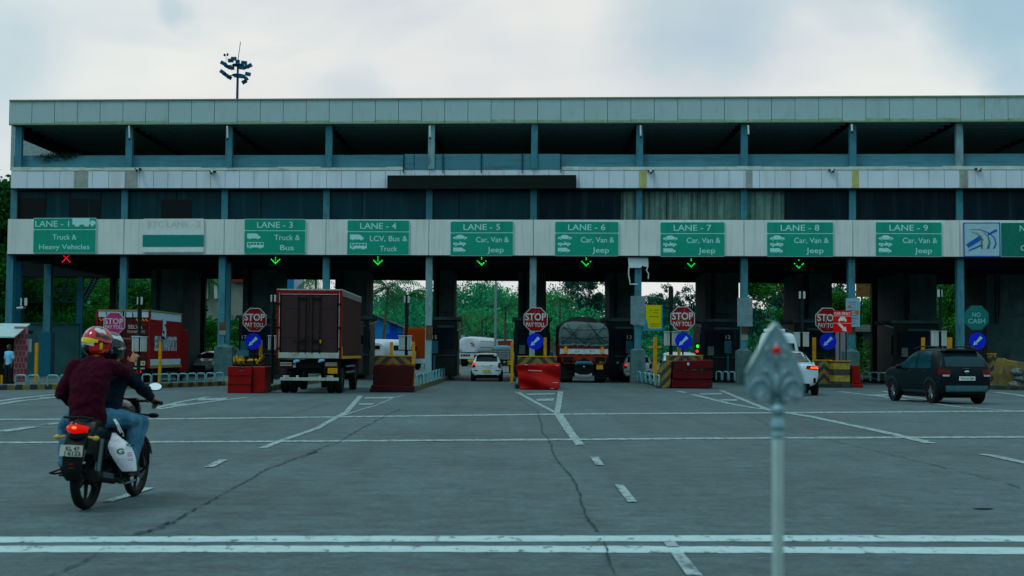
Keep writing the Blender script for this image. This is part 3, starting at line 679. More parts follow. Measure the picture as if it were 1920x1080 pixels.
# ------------------------------------------------------------ cameras and tube lamps on the facade
M_cctv = mat('cctv_white', (.45, .5, .52), .4)
M_lens = mat('lens', (.003, .003, .004), .1)
def cctv(px, py, label):
    c = fp(px, py, .62); t = empty('security_camera', c, RZF, label, 'security camera', 'security cameras on the ledge')
    b = MB(); b.tube([(0, .0, 0), (0.02, -.22, -.10)], .075, 10); b.build('camera_body', M_cctv, t, smooth=40)
    b = MB(); b.tube([(.018, -.215, -.098), (.021, -.235, -.107)], .05, 10); b.build('lens', M_lens, t)
    b = MB(); b.box((0, .12, .03), (.32, .2, .05)); b.tube([(0, .12, .03), (0, .02, 0)], .03, 6); b.build('bracket', M_dark, t)
cctv(258, 317, 'white camera on the ledge right of the second column, above LANE 2')
cctv(397.5, 322, 'white camera on the ledge left of the third column')
cctv(1220, 321, 'white camera on the ledge above LANE - 7, beside the ochre strip')
cctv(1560, 319, 'white camera on the ledge above LANE - 8, left of the ochre strip')
cctv(1835, 317, 'white camera on the ledge above the emblem board at far right')
for px, ya, yb, lb in ((242, 236, 259, 'second'), (426, 236, 259, 'third'), (806, 236, 257, 'fifth'), (1201, 235, 255, 'seventh'), (1403, 235, 252, 'eighth'), (1597, 233, 246, 'ninth')):
    p0 = fp(px, ya, .72); p1 = fp(px + .6, yb, .95); t = empty('tube_lamp', p0, 0, 'white tube lamp hanging against the top of the %s upper column' % lb, 'tube lamp', 'tube lamps under the roof edge')
    b = MB(); b.tube([(0, 0, 0), p1 - p0], .045, 8); b.build('tube', M_cctv, t)
    b = MB(); b.tube([p1 - p0 - Vector((0, 0, .05)), (p1 - p0) + Vector((0, .0, -.10))], .07, 8); b.box((0, .05, .03), (.08, .2, .05)); b.build('fitting', M_dark, t)
# rooftop water tank on the top deck at left
c = fp(93, 283, -6); b = MB(); b.lathe([(.01, 0), (1.0, 0), (1.05, .1), (1.05, .9), (.7, 1.15), (.01, 1.2)], (0, 0, 0), 20); o = b.build('water_tank', mat('tank_blue', (.01, .03, .12), .5), smooth=40)
o.location = (c.x, c.y, ZP1 - .55); tag(o, 'dark blue water tank on the open top storey at the left end', 'water tank')
# red lamp that sits on the top deck parapet? small white lamp
# weeds hanging over the parapet at the left
def leaves(name, pts, n, spread, size, m, label=None, cat=None, kind=None, seed=1):
    rr = random.Random(seed); b = MB()
    for _ in range(n):
        p = Vector(rr.choice(pts)) + Vector((rr.gauss(0, spread[0]), rr.gauss(0, spread[1]), rr.gauss(0, spread[2])))
        a = rr.uniform(0, 6.28); t_ = rr.uniform(-1, 1); d = Vector((math.cos(a), math.sin(a), t_)).normalized(); e_ = d.cross(Vector((rr.uniform(-1, 1), rr.uniform(-1, 1), rr.uniform(-1, 1)))).normalized()
        s_ = size * rr.uniform(.6, 1.3); b.add([p - d * s_, p + e_ * s_ * .5, p + d * s_, p - e_ * s_ * .5], [(0, 1, 2, 3)])
    return b
M_leaf_d = mat('leaf_dark', (.012, .035, .016), .7, 0, .4, 3, island=.5)
wp = [fp(px, 291 + random.uniform(-1, 3) + (7 if px in (94, 122) else 0), .06) for px in (86, 90, 94, 98, 104, 112, 120, 122, 126, 132, 140)]
bw = leaves('weed', wp, 700, (.30, .05, .07), .05, M_leaf_d); o = bw.build('ledge_weed', M_leaf_d); tag(o, 'dark weeds growing over the top parapet near the left end', 'weed')

# ------------------------------------------------------------ islands and kerbs
def stripe_mat(name, c1, c2, k, vec=(1, 1, 0), phase=0.0, chevron=False, rough=.6):
    m = bpy.data.materials.new(name); m.use_nodes = True; t = m.node_tree; N = t.nodes; L = t.links; b = N['Principled BSDF']
    co = N.new('ShaderNodeTexCoord'); sp = N.new('ShaderNodeSeparateXYZ'); L.new(co.outputs['Object'], sp.inputs[0])
    def mth(op, a, bb=None):
        q = N.new('ShaderNodeMath'); q.operation = op
        for i, v in enumerate((a, bb)):
            if v is None: continue
            if isinstance(v, (int, float)): q.inputs[i].default_value = v
            else: L.new(v, q.inputs[i])
        return q.outputs[0]
    x = mth('ABSOLUTE', sp.outputs[0]) if chevron else sp.outputs[0]
    s = mth('ADD', mth('ADD', mth('MULTIPLY', x, vec[0]), mth('MULTIPLY', sp.outputs[1], vec[1])), mth('MULTIPLY', sp.outputs[2], vec[2]))
    f = mth('GREATER_THAN', mth('FRACT', mth('ADD', mth('MULTIPLY', s, k), phase)), .5)
    nz = N.new('ShaderNodeTexNoise'); nz.inputs['Scale'].default_value = 5; nz.inputs['Detail'].default_value = 8; L.new(co.outputs['Object'], nz.inputs[0])
    mi = N.new('ShaderNodeMixRGB'); mi.inputs[1].default_value = (*c1, 1); mi.inputs[2].default_value = (*c2, 1); L.new(f, mi.inputs[0])
    mr = N.new('ShaderNodeMapRange'); mr.inputs[1].default_value = .45; mr.inputs[2].default_value = .7; mr.inputs[3].default_value = 0; mr.inputs[4].default_value = .75; L.new(nz.outputs[0], mr.inputs[0])
    m2 = N.new('ShaderNodeMixRGB'); m2.inputs[2].default_value = (.035, .04, .035, 1); L.new(mr.outputs[0], m2.inputs[0]); L.new(mi.outputs[0], m2.inputs[1])
    L.new(m2.outputs[0], b.inputs['Base Color']); b.inputs['Roughness'].default_value = rough; MATS[name] = m; return m
YEL = (.42, .30, .012); BLK = (.012, .014, .014)
M_kerb = stripe_mat('kerb_stripes', (.19, .14, .02), BLK, 1.55, (1, .55, 0))
M_chev = stripe_mat('chevron_stripes', (.16, .135, .008), BLK, 2.2, (1, 0, 1.0), 0, True)
M_yel = mat('yellow_paint', (.50, .27, .010), .5, 0, .15, 4, dirt=(.10, .08, .03), dirt_amt=.6, dirt_scale=(6, 6, 3))
M_conc = mat('concrete', (.10, .15, .16), .9, 0, .25, 3, dirt=(.03, .04, .04), dirt_amt=.6, dirt_scale=(2, 2, 2), bump=.3)
M_kerbd = mat('kerb_dark', (.03, .04, .04), .9, 0, .4, 2, dirt=(.10, .09, .02), dirt_amt=.6, dirt_scale=(1, 1, 1))
def island(ground_pts, hh=.2, km=None):
    P = [(p.x, p.y) for p in ground_pts]; b = MB(); b.prism(P, -.02, hh, 'Z'); o = b.build('kerb_stones', km or M_kerb, bevel=.02)
    # concrete top laid 4 mm proud
    c = Vector((sum(p[0] for p in P) / len(P), sum(p[1] for p in P) / len(P))); b = MB()
    b.prism([(c.x + (p[0] - c.x) * .96, c.y + (p[1] - c.y) * .96) for p in P], hh - .05, hh + .004, 'Z')
    tag(o, kind='structure'); t2 = b.build('paving', M_conc); adopt(t2, o); o.name = 'traffic_island'; return o
gpd = lambda px, Y: Vector((dp(px, 560, Y).x, Y, 0))
island([gp(-90, 734), gp(0, 731.5), gp(110, 730), gp(260, 729), gp(425, 723), gp(425, 723) + Vector((-.3, 1.4, 0)), gp(260, 729) + Vector((0, 1.5, 0)), gp(110, 730) + Vector((0, 1.6, 0)), gp(-90, 734) + Vector((0, 1.6, 0))])
island([gpd(435, 60.5), gpd(470, 66), gpd(522, 91), gpd(452, 91), gpd(385, 66)])
island([gp(432, 735.5), gp(497, 735.5), gpd(560, 62), gpd(688, 91), gpd(626, 91)])
island([gp(699, 734), gp(777, 734.5), gp(863, 704.5), gpd(806, 91)])
island([gp(966, 729), gp(1049, 728.5), gpd(1032, 91), gpd(968, 91)], km=M_kerbd)
island([gp(1241, 728), gp(1336, 727), gpd(1198, 91), gpd(1138, 91), gp(1160, 706)], km=M_kerbd)
island([gp(1527, 727), gp(1600, 727), gpd(1400, 91), gpd(1312, 91), gp(1342, 715)], km=M_kerbd)
island([gp(1840, 730), gp(1990, 734), gpd(1568, 91), gpd(1490, 91), gp(1600, 716)], km=M_kerbd)
island([gpd(1765, 84), gpd(2130, 68), gpd(2160, 76), gpd(1750, 91), gpd(1680, 91)], km=M_kerbd)

# ------------------------------------------------------------ hoop rails
M_hoop = mat('hoop_paint', (.17, .33, .36), .5, .1, .2, 6, dirt=(.03, .05, .05), dirt_amt=.7, dirt_scale=(8, 8, 4))
def hoop(px, ybase, w_=.42, h_=.44, rz=0.0, label='', group='tubular hoop rails on the kerbs'):
    c = gp(px, ybase, .2); b = MB(); q = w_ / 2; r_ = .05
    b.tube([(-q, 0, -.02), (-q, 0, h_ - r_ * 1.4), (-q + .03, 0, h_ - .015), (-q + .08, 0, h_), (q - .08, 0, h_), (q - .03, 0, h_ - .015), (q, 0, h_ - r_ * 1.4), (q, 0, -.02)], .034, 8)
    o = b.build('hoop_rail', M_hoop, smooth=50); o.location = c; o.rotation_euler = (random.uniform(-.05, .05), random.uniform(-.04, .04), rz); tag(o, label, 'hoop rail', group)
for i, p in enumerate((39, 63, 99, 122)): hoop(p, 722.5, .38, .36, 0, 'grey hoop on the striped kerb left of the motorcycle, %s from left' % ('first', 'second', 'third', 'fourth')[i])
for p in (275, 292, 309, 326, 343, 360, 377, 394, 411): hoop(p, 720 - (p - 270) * .035, .32, .36, .12, 'grey hoop in the close row on the kerb before the maroon container', 'hoops in the row before the container truck')
for k in range(10): p = 783 + 6.6 * k - k * k * .07; hoop(p, 727 - (p - 777) * .365 - 2, .34, .42, R(75), 'grey hoop in the receding row on the kerb left of the white hatchback', 'hoops in the row beside lane 5')
for k in range(9): p = 1232 - 8.4 * k; hoop(p, 722 - (1232 - p) * .28, .34, .42, R(-70), 'grey hoop in the receding row on the kerb right of the tarpaulin lorry', 'hoops in the row beside lane 6')
for k in range(7): hoop(1348 + 12.2 * k, 712 + k * .3, .36, .42, R(-52), 'grey hoop in the row behind the spear ornament on the lane 8 kerb', 'hoops in the row beside lane 8')
for k in range(5): hoop(1624 + 15.5 * k, 712.5 + k * .8, .40, .42, R(-25), 'grey hoop in the row between the red cone and the black car', 'hoops in the row beside lane 9')

# ------------------------------------------------------------ booths
M_booth = mat('booth_dark', (.014, .022, .025), .5, .1, .35, 2, dirt=(.04, .05, .05), dirt_amt=.4)
M_num = mat('number_white', (.45, .5, .5), .5)
M_boxb = mat('box_blue', (.05, .14, .18), .6, 0, .2)
order = ['first', 'second', 'third', 'fourth', 'fifth', 'sixth', 'seventh', 'eighth', 'ninth', 'tenth']
for i, (p0, p1) in enumerate(PIER[1:9]):
    Y = 79.2; a = dp(p0 - 7, 560, Y); b_ = dp(p1 + 7, 560, Y); wd = b_.x - a.x; cx_ = (a.x + b_.x) / 2
    nums = {2: '15', 4: '13', 5: '12', 0: '17'}
    t = empty('toll_booth', (cx_, Y, .2), 0, 'dark toll booth at the pier between LANE %d and LANE %d boards' % (i + 2, i + 3), 'toll booth', 'toll booths on the islands')
    b = MB(); b.box((0, 1.8, 1.55), (wd, 3.5, 3.1)); b.build('booth_body', M_booth, t, bevel=.03)
    b = MB(); b.box((0, 1.8, 3.2), (wd + .25, 3.8, .18)); b.build('roof', M_pier, t)
    b = MB(); b.box((0, -.0, 2.1), (wd * .8, .1, 1.1)); w1 = b.build('window', M_glassd, t)
    for sx in (-1, 1):
        b = MB(); b.box((sx * wd / 2, .9, 1.9), (.08, 1.2, 1.1)); b.build('side_window', M_glassd, t)
        b = MB(); b.tube([(sx * wd / 2, -.1, 2.55 + .3 * (i % 2)), (sx * (wd / 2 + .55), -.25, 2.75 + .25 * (i % 2))], .022, 5); b.build('bracket_arm', M_cctv, t)
    b = MB(); b.box((wd * .12, -.06, 1.15), (wd * .7, .06, .05)); b.build('ledge_trim', M_pier, t); b = MB(); b.box((wd * .1, -.05, 2.75), (wd * .6, .05, .12)); b.build('blind_box', M_pier, t)
    if i % 2: b = MB(); b.box((-wd * .28, -.12, 1.5), (.34, .2, .5)); b.build('wall_box', mat('wall_box_grey', (.16, .2, .2), .6), t)
    if i in nums:
        b = MB(); px = {2: 815, 4: 1180, 5: 1365, 0: 458}[i]; yy = 632; Yn = Y - .4; cc = dp(px, yy, Yn)
        b.box((cc.x - cx_, -.38, cc.z - .2 - .55), (.38, .1, .7)); b.tube([(cc.x - cx_, -.35, 0), (cc.x - cx_, -.35, cc.z - 1.2)], .06); b.build('number_stand', M_boxb, t)
        b = MB(); b.box((cc.x - cx_, -.38, cc.z - .2), (.46, .06, .32)); nb = b.build('number_plate', M_dark, t)
        tx = MB(); put_text(tx, nums[i], cc.x - cx_, cc.z - .2, .26, .2, -.415, .01); tx.build('lettering', M_num, nb)

# ------------------------------------------------------------ stop signs, arrow discs
M_stop = mat('stop_red', (.16, .008, .018), .45, 0, .12, 5); M_stopf = mat('stop_faded', (.34, .07, .15), .6, 0, .15, 5)
M_disc = mat('disc_blue', (.006, .06, .50), .45, 0, .1); M_arrow = mat('disc_arrow', (.30, .58, .66), .5)
M_cash = mat('cash_green', (.012, .13, .12), .55, 0, .1); M_lett2 = mat('stop_letters', (.42, .50, .52), .5)
M_cashl = mat('cash_letters', (.16, .42, .42), .5)
def octa(r): return [(r * math.cos(R(22.5 + 45 * k)), r * math.sin(R(22.5 + 45 * k))) for k in range(8)]
def stop_sign(px, py, d, Y, m, lines, label, yb=None, seed=0, cracks=True, rot=0.0):
    c = dp(px, py, Y); s = FPX / Y; r = d / s / 2 / math.cos(R(22.5)); zb = .2
    t = empty('stop_sign' if m is not M_cash else 'notice_sign', (c.x, Y, zb), rot, label, 'stop sign' if m is not M_cash else 'notice sign', 'octagonal signs on the island noses'); z = c.z - zb; t.rotation_euler = (random.uniform(-.02, .02), random.uniform(-.02, .02), random.uniform(-.12, .12))
    P = [(x, z + y) for x, y in octa(r)]
    b = MB(); b.prism(P, -.01, .012, 'Y'); pb = b.build('rim', M_lett2 if m is not M_cash else M_cash, t)
    b = MB(); b.prism([(x * .945, z + (q - z) * .945) for x, q in P], -.016, -.011, 'Y'); b.build('face', m, t)
    b = MB(); b.tube([(0, .05, 0), (0, .05, z + r * .8)], .035, 8); b.box((0, .025, z), (.5, .03, .06)); b.build('post', M_dark, t)
    tx = MB()
    for (s_, dx, dz_, ww, hh, bo) in lines: put_text(tx, s_, dx * r * 2, z + dz_ * r * 2, ww * r * 2, hh * r * 2, -.020, bo)
    tx.build('lettering', M_lett2 if m is not M_cash else M_cashl, t)
    if cracks:
        rr = random.Random(seed); b = MB()
        for k in range(6):
            a0 = rr.uniform(0, 6.28); pts = []; a_ = rr.uniform(0, 6.28); q = Vector((math.cos(a0) * r * .5 * rr.random(), math.sin(a0) * r * .5 * rr.random()))
            for j in range(6):
                pts.append((q.x, z + q.y)); a_ += rr.uniform(-.5, .5); q = q + Vector((math.cos(a_), math.sin(a_))) * r * .16
                if q.length > r * .84: break
            if len(pts) > 1: ribbon(b, pts, .014, .008, -.0175)
        if b.v: b.build('split_lines', mat('sign_cracks', (.32, .25, .27), .6), t)
SP = [("STOP", 0, .10, .80, .26, .02), ("PAY TOLL", 0, -.20, .74, .16, .02)]
stop_sign(213, 606, 41, 56, M_stopf, [("STOP", -.02, .08, .80, .24, .02), ("PAY TOLL", 0, -.16, .78, .14, .02)], 'faded pink octagonal STOP PAY TOLL sign before the maroon container', cracks=False)
stop_sign(476.5, 599.5, 44, 55, M_stop, SP, 'dark red octagonal STOP PAY TOLL sign left of the tall brown truck', seed=3)
stop_sign(1004, 599, 45, 62, M_stop, SP, 'dark red octagonal STOP PAY TOLL sign above the bright red tattered barrier', seed=11)
stop_sign(1281, 597.5, 45.5, 65, M_stop, SP, 'dark red octagonal STOP PAY TOLL sign above the ridged maroon barrier', seed=17)
stop_sign(1551, 600, 46, 69, M_stop, [("STOP", 0.01, .09, .80, .26, .02), ("PAY TOLL", 0.02, -.2, .76, .16, .02)], 'octagonal STOP PAY TOLL sign partly hidden by a red CAR ONLY board', seed=23)
stop_sign(1832, 596, 46, 67, M_cash, [("NO", 0, .12, .32, .16, .02), ("CASH", 0, -.12, .66, .17, .02)], 'dull green octagonal NO CASH sign above the black car', cracks=False)
for px, py, d, Y, lb in ((213, 644, 30, 56.1, 'below the faded pink octagon, behind the helmets'), (475, 640, 30.5, 55.1, 'below the stop sign left of the brown truck'), (1003.5, 640, 31, 62.1, 'above the bright red tattered barrier'), (1281.5, 639, 31.5, 65.1, 'above the ridged maroon barrier'), (1552.5, 640, 31.5, 69.1, 'above the yellow and black block'), (1833, 639, 32, 67.1, 'below the NO CASH sign')):
    Y -= .24; c = dp(px, py, Y); r = d / (FPX / Y) / 2; t = empty('arrow_sign', (c.x, Y, c.z), 0, 'round blue disc with white arrow, ' + lb, 'arrow sign', 'blue arrow discs')
    b = MB(); b.lathe([(r, -.01), (r, .012)], (0, -.02, 0), 32, 'Y'); b.build('disc', M_disc, t)
    b = MB(); A = lambda u, v: (-(u * .707) * r + (v * .707) * r, -.036, -(u * .707) * r - (v * .707) * r)
    b.add([A(-.62, -.2), A(-.62, .2), A(.35, .10), A(.35, -.10)], [(0, 1, 2, 3)])
    b.add([A(.28, -.26), A(.28, .26), A(.80, 0)], [(0, 1, 2)]); b.build('arrow', M_arrow, t)
    b = MB(); b.box((0, .0, 0), (.08, .04, .3)); b.build('bracket', M_dark, t)
# car only board
c = dp(1579.5, 602.5, 67.6); s = FPX / 67.6; t = empty('car_only_sign', (c.x, 67.6, .2), 0, 'bright red CAR ONLY board with white car and arrow over the stop sign', 'lane notice')
z = c.z - .2; w_, h_ = 35 / s, 41 / s
b = MB(); b.box((0, 0, z), (w_, .02, h_)); b.build('board', mat('notice_red', (.55, .008, .018), .45, 0, .1), t)
b = MB(); b.tube([(-.12, .04, 0), (-.12, .04, z)], .03); b.tube([(.18, .04, 0), (.18, .04, z)], .03); b.build('post', M_dark, t)
tx = MB(); put_text(tx, "CAR ONLY", 0, z + h_ * .36, w_ * .88, h_ * .12, -.013, .03)
for zz in (.25, -.08): tx.add([(-w_ / 2, -.013, z + h_ * zz), (w_ / 2, -.013, z + h_ * zz), (w_ / 2, -.013, z + h_ * (zz - .015)), (-w_ / 2, -.013, z + h_ * (zz - .015))], [(0, 1, 2, 3)])
q = w_ * .22; tx.add([(a_ * q, -.013, z + h_ * .085 + b_ * q) for a_, b_ in ((-1, -.5), (-.6, -.5), (-.6, -.3), (.6, -.3), (.6, -.5), (1, -.5), (1, .1), (.75, .2), (.5, .7), (-.5, .7), (-.75, .2), (-1, .1))], [tuple(range(12))])
A = lambda u, v: ((u * .707) * w_ * .3 + (v * .707) * w_ * .3, -.013, z - h_ * .27 - (u * .707) * w_ * .3 + (v * .707) * w_ * .3)
tx.add([A(-1, -.22), A(-1, .22), A(.3, .22), A(.3, -.22)], [(3, 2, 1, 0)]); tx.add([A(.3, -.5), A(.3, .5), A(1.1, 0)], [(0, 2, 1)])
tx.build('lettering', mat('notice_white', (.6, .62, .64), .5), t)

# ------------------------------------------------------------ sensor masts
M_cab = mat('cabinet_cream', (.42, .50, .50), .5, 0, .1, 3, dirt=(.2, .2, .16), dirt_amt=.6, dirt_scale=(5, 5, .8))
def mast(px, ytop, Y, plates, cabs, label, pole_w=.07, ridge=True):
    t = empty('sensor_mast', (dp(px, 600, Y).x, Y, .2), 0, label, 'sensor mast', 'sensor masts on the islands'); s = FPX / Y; X0 = t.location.x
    zt = dp(px, ytop, Y).z - .2; b = MB(); b.tube([(0, 0, 0), (0, 0, zt)], pole_w, 8); b.tube([(0, 0, zt - .1), (0, 0, zt - .9)], pole_w * 1.25, 8); b.build('pole', M_dark, t)
    for (a_, b_, y0, y1) in plates:
        p = dp((a_ + b_) / 2, (y0 + y1) / 2, Y - .1); b = MB(); b.box((p.x - X0, -.1, p.z - .2), ((b_ - a_) / s, .05, (y1 - y0) / s)); b.build('antenna_plate', M_cab, t, bevel=.01)
    for (a_, b_, y0, y1) in cabs:
        p = dp((a_ + b_) / 2, (y0 + y1) / 2, Y - .15); wq, hq = (b_ - a_) / s, (y1 - y0) / s; b = MB(); b.box((p.x - X0, -.05, p.z - .2), (wq, .26, hq))
        b.box((p.x - X0, -.05, p.z - .2 + hq / 2 + .02), (wq + .05, .32, .04))
        for k in range(3): b.box((p.x - X0 + (k - 1) * wq * .28, -.19, p.z - .2), (.02, .02, hq * .9))
        b.build('cabinet', M_cab, t, bevel=.012)
mast(261.5, 556, 55.5, [(257, 259, 557, 571), (264, 267.5, 557, 571)], [(247.5, 260, 632, 659), (263, 273, 633, 659)], 'black mast with cream boxes between the riders and the red container')
mast(511, 552, 57, [(507.5, 510, 553, 566), (514, 517.5, 553, 566)], [(503, 508, 631, 656), (514.5, 519, 631, 656)], 'black mast with cream boxes just left of the brown truck')
mast(762.5, 553, 58, [(757.5, 760, 555, 568), (764.5, 768, 555, 568)], [(747.5, 759, 631, 656), (763.5, 771, 631, 656)], 'black mast with cream boxes in front of the blue shed')
mast(1258, 537, 66, [], [(1246, 1256, 623, 648), (1260, 1270, 623, 648)], 'black mast between the yellow poster and the stop sign', .09)
mast(1504.5, 545, 68, [(1498, 1501.5, 546.5, 560), (1506, 1510, 546.5, 560)], [(1490, 1500, 624.5, 650), (1506, 1516.5, 624.5, 650)], 'black mast with cream boxes right of the spear ornament')
mast(1763.5, 541, 68, [(1757.5, 1762, 543, 557), (1765.5, 1767, 543, 557)], [(1748, 1760, 622, 649), (1766, 1775, 622, 649)], 'black mast with cream boxes behind the roof of the black car')
mast(44.5, 556, 60, [(38.5, 41, 559, 573), (46, 51, 559, 573)], [], 'dark mast with cream plates beside the leftmost column', .03)

# ------------------------------------------------------------ yellow posts
for px, y0, y1, Y, wd, lb in ((70, 643, 716, 58, 5.5, 'right of the kiosk with tiled wall'), (249, 668, 722, 56.3, 5, 'beside the mast before the red container'), (301.5, 641, 722, 57.5, 5.5, 'in front of the red container side'),
        (589, 0, 0, 0, 0, ''), (734.5, 641, 690, 55.5, 5.5, 'left of the mast by the blue shed'), (776, 641, 727, 56.5, 5.5, 'right of the cream boxes by the blue shed'), (960.5, 641, 690, 63, 5, 'left of the blue disc above the tattered barrier'), (1022.5, 633, 690, 63, 5.5, 'right of the blue disc above the tattered barrier'),
        (1273, 652, 690, 66.5, 5, 'just under the blue disc of lane 7'), (1478, 633, 700, 70, 5, 'beside the spear ornament, behind the white saloon'), (1526.5, 633, 705, 70, 6, 'left of the yellow and black block'), (1730.5, 633, 700, 70, 6, 'behind the roof of the black car, left one'), (1780, 633, 700, 70, 8, 'behind the roof of the black car, right one')):
    if Y == 0: continue
    c = dp(px, 600, Y); zt = dp(px, y0, Y).z; s = FPX / Y; q = wd / s / 2; b = MB(); b.box((0, 0, (zt - .2) / 2), (q * 2, q * 2, zt - .2)); b.box((0, 0, .01), (q * 4, q * 4, .02))
    o = b.build('yellow_post', M_yel, bevel=.012); o.location = (c.x, Y, .2); tag(o, 'yellow steel post ' + lb, 'post', 'yellow posts on the islands')
c = dp(1228.5, 600, 66.3); zt = dp(1228, 633, 66.3).z; b = MB(); b.box((0, 0, (zt - .2) / 2), (.17, .14, zt - .2)); zc = dp(1228, 651, 66.3).z - .2; b.box((0, 0, zc), (.58, .10, .09))
o = b.build('cross_post', M_yel, bevel=.012); o.location = (c.x, 66.3, .2); tag(o, 'yellow cross-shaped post below the yellow poster', 'post')

# ------------------------------------------------------------ striped guards and barriers on the noses
def guard(px0, px1, y0, y1, Y, label, depth=.35, zb=.2):
    a = dp(px0, (y0 + y1) / 2, Y); b_ = dp(px1, (y0 + y1) / 2, Y); zt = dp(px0, y0, Y).z; z0 = zb
    t = empty('striped_guard', ((a.x + b_.x) / 2, Y, zb), 0, label, 'crash guard', 'black and yellow crash guards'); w_ = b_.x - a.x
    b = MB(); b.box((0, depth / 2, (zt - zb) / 2), (w_, depth, zt - zb)); b.build('guard_block', M_chev, t, bevel=.03)
    b = MB(); b.box((0, depth / 2, zt - zb + .02), (w_ + .04, depth + .04, .04)); b.build('cap', M_yel, t)
    return t
guard(702, 771, 668, 700, 54.6, 'black and yellow striped guard behind the dark maroon barrier')
guard(971, 1044, 669, 700, 60.6, 'black and yellow striped guard behind the bright red tattered barrier')
guard(1251, 1318, 667, 700, 64.0, 'black and yellow striped guard behind the ridged maroon barrier', .6)
guard(1530, 1560, 676, 720, 67.4, 'black and yellow striped guard left of the square striped block')
guard(1857, 1868, 664, 716, 67.2, 'yellow and black guard right of the black car', .5)
# V-frame at lane 3
t = empty('steel_frame', (dp(468, 600, 55.4).x, 55.4, .2), 0, 'yellow and black V-shaped steel frame over the red L-shaped barrier', 'crash guard'); X0 = t.location.x
b = MB()
def bar(b, p, q, Y, r=.07): A_ = dp(p[0], p[1], Y); B_ = dp(q[0], q[1], Y); b.tube([(A_.x - X0, 0, A_.z - .2), (B_.x - X0, 0, B_.z - .2)], r, 4)
bar(b, (441, 668), (455, 690), 55.4, .08); bar(b, (452, 667), (462, 690), 55.4, .07); bar(b, (494, 666), (478, 688), 55.4, .08); bar(b, (446, 676), (490, 676), 55.4, .07); bar(b, (440, 668), (440, 700), 55.4, .05)
b.build('yellow_bars', M_yel, t); b = MB(); bar(b, (462, 668), (458, 700), 55.4, .09); bar(b, (482, 668), (494, 700), 55.4, .06); bar(b, (438, 683), (496, 685), 55.4, .12); b.build('black_bars', M_dark, t)
b = MB(); p = dp(489, 650, 55.4); b.box((p.x - X0, 0, p.z - .2 - .05), (.13, .13, .62)); b.build('upright', M_yel, t)
b = MB(); p = dp(456, 664, 55.5); b.box((p.x - X0, .1, p.z - .2), (.45, .2, .3)); b.build('blue_box', M_boxb, t)

M_redp = mat('red_plastic', (.20, .006, .012), .4, 0, .2, 3, dirt=(.06, .01, .015), dirt_amt=.7, dirt_scale=(2, 2, 4))
M_redb = mat('red_bright', (.34, .008, .018), .35, 0, .15, 4, dirt=(.2, .02, .03), dirt_amt=.6, dirt_scale=(3, 3, 3))
M_redd = mat('maroon_plastic', (.075, .004, .008), .45, 0, .35, 2, dirt=(.016, .005, .006), dirt_amt=.9, dirt_scale=(1.3, 1.3, 1.3), dthr=(.4, .6))
def base_thing(px, py, name, label, cat, group=None, rz=0.0):
    g = gp(px, py); return empty(name, g, rz, label, cat, group)
# L-shaped red barrier (lane 3 nose)
t = base_thing(452, 737.2, 'crash_barrier', 'glossy red L-shaped plastic barrier left of the brown truck', 'crash barrier', 'red crash barriers'); s = FPX / t.location.y
q = 1 / s
b = MB(); b.prism([(-26 * q, 0), (18 * q, 0), (18 * q, 18 * q), (19 * q, 18 * q), (19 * q, 50 * q), (4 * q, 50 * q), (3 * q, 43 * q), (-4 * q, 43 * q), (-5 * q, 50 * q), (-26 * q, 50 * q), (-26 * q, 34 * q), (-25 * q, 34 * q)], 0, .55, 'Y'); b.build('front_block', M_redp, t, bevel=.025)
b = MB(); b.prism([(19.5 * q, 0), (44 * q, 0), (44 * q, 50 * q), (19.5 * q, 50 * q)], .12, 1.4, 'Y'); b.build('side_block', M_redp, t, bevel=.04)
b = MB(); b.box((-4 * q, -.01, 33 * q), (42 * q, .02, .02)); b.box((-4 * q, -.01, 17 * q), (42 * q, .02, .02)); b.box((3, 0, .05), (.01, .01, .01)) if 0 else None; b.build('moulding', M_redd, t)
# dark maroon barrier (lane 4 nose)
t = base_thing(735, 735.5, 'crash_barrier', 'dark grimy maroon barrier on a black base beside lane 4', 'crash barrier', 'red crash barriers'); q = t.location.y / FPX
b = MB(); b.prism([(-36 * q, 12 * q), (38 * q, 12 * q), (40 * q, 50 * q), (-34 * q, 50 * q), (-36 * q, 38 * q)], 0, .7, 'Y'); b.build('upper_block', M_redd, t, bevel=.04)
b = MB(); b.prism([(-43 * q, 0), (41 * q, 0), (41 * q, 12 * q), (-38 * q, 14 * q)], -.05, .8, 'Y'); b.build('base_block', M_redd, t, bevel=.03)
b = MB(); b.prism([(-33 * q, 51 * q), (41 * q, 51 * q), (42 * q, 52.5 * q), (-33 * q, 52.5 * q)], -.02, .72, 'Y'); b.build('top_rim', M_redp, t)
# bright tattered barrier (lane 5/6 nose): bent sheet
t = base_thing(1008, 731, 'crash_barrier', 'bright red tattered plastic barrier sagging beside the tarpaulin lorry', 'crash barrier', 'red crash barriers'); q = t.location.y / FPX
b = MB(); nx, nz_ = 22, 12; pv = []
rr = random.Random(5)
for j in range(nz_ + 1):
    for i in range(nx + 1):
        u, v = i / nx, j / nz_; x = (-36 + 78 * u + (1 - v) * (4 if u < .5 else 0) - (5 * v * (1 - u)) + (-3 if u > .9 and v < .2 else 0)) * q
        z = (46 + 6 * u - 2 * abs(u - .2)) * v * q + (rr.uniform(-1, 1) * q * .8 if j in (0, nz_) else 0)
        y = -.05 + .08 * math.sin(u * 7 + v * 3) + .05 * math.sin(v * 9 + u * 4) + rr.uniform(-.012, .012) + .12 * abs(u - .55)
        pv.append((x, y, z))
b.add(pv, [(j * (nx + 1) + i, j * (nx + 1) + i + 1, (j + 1) * (nx + 1) + i + 1, (j + 1) * (nx + 1) + i) for j in range(nz_) for i in range(nx)])
o = b.build('torn_sheet', M_redb, t, smooth=True); sm = o.modifiers.new('s', 'SOLIDIFY'); sm.thickness = .03
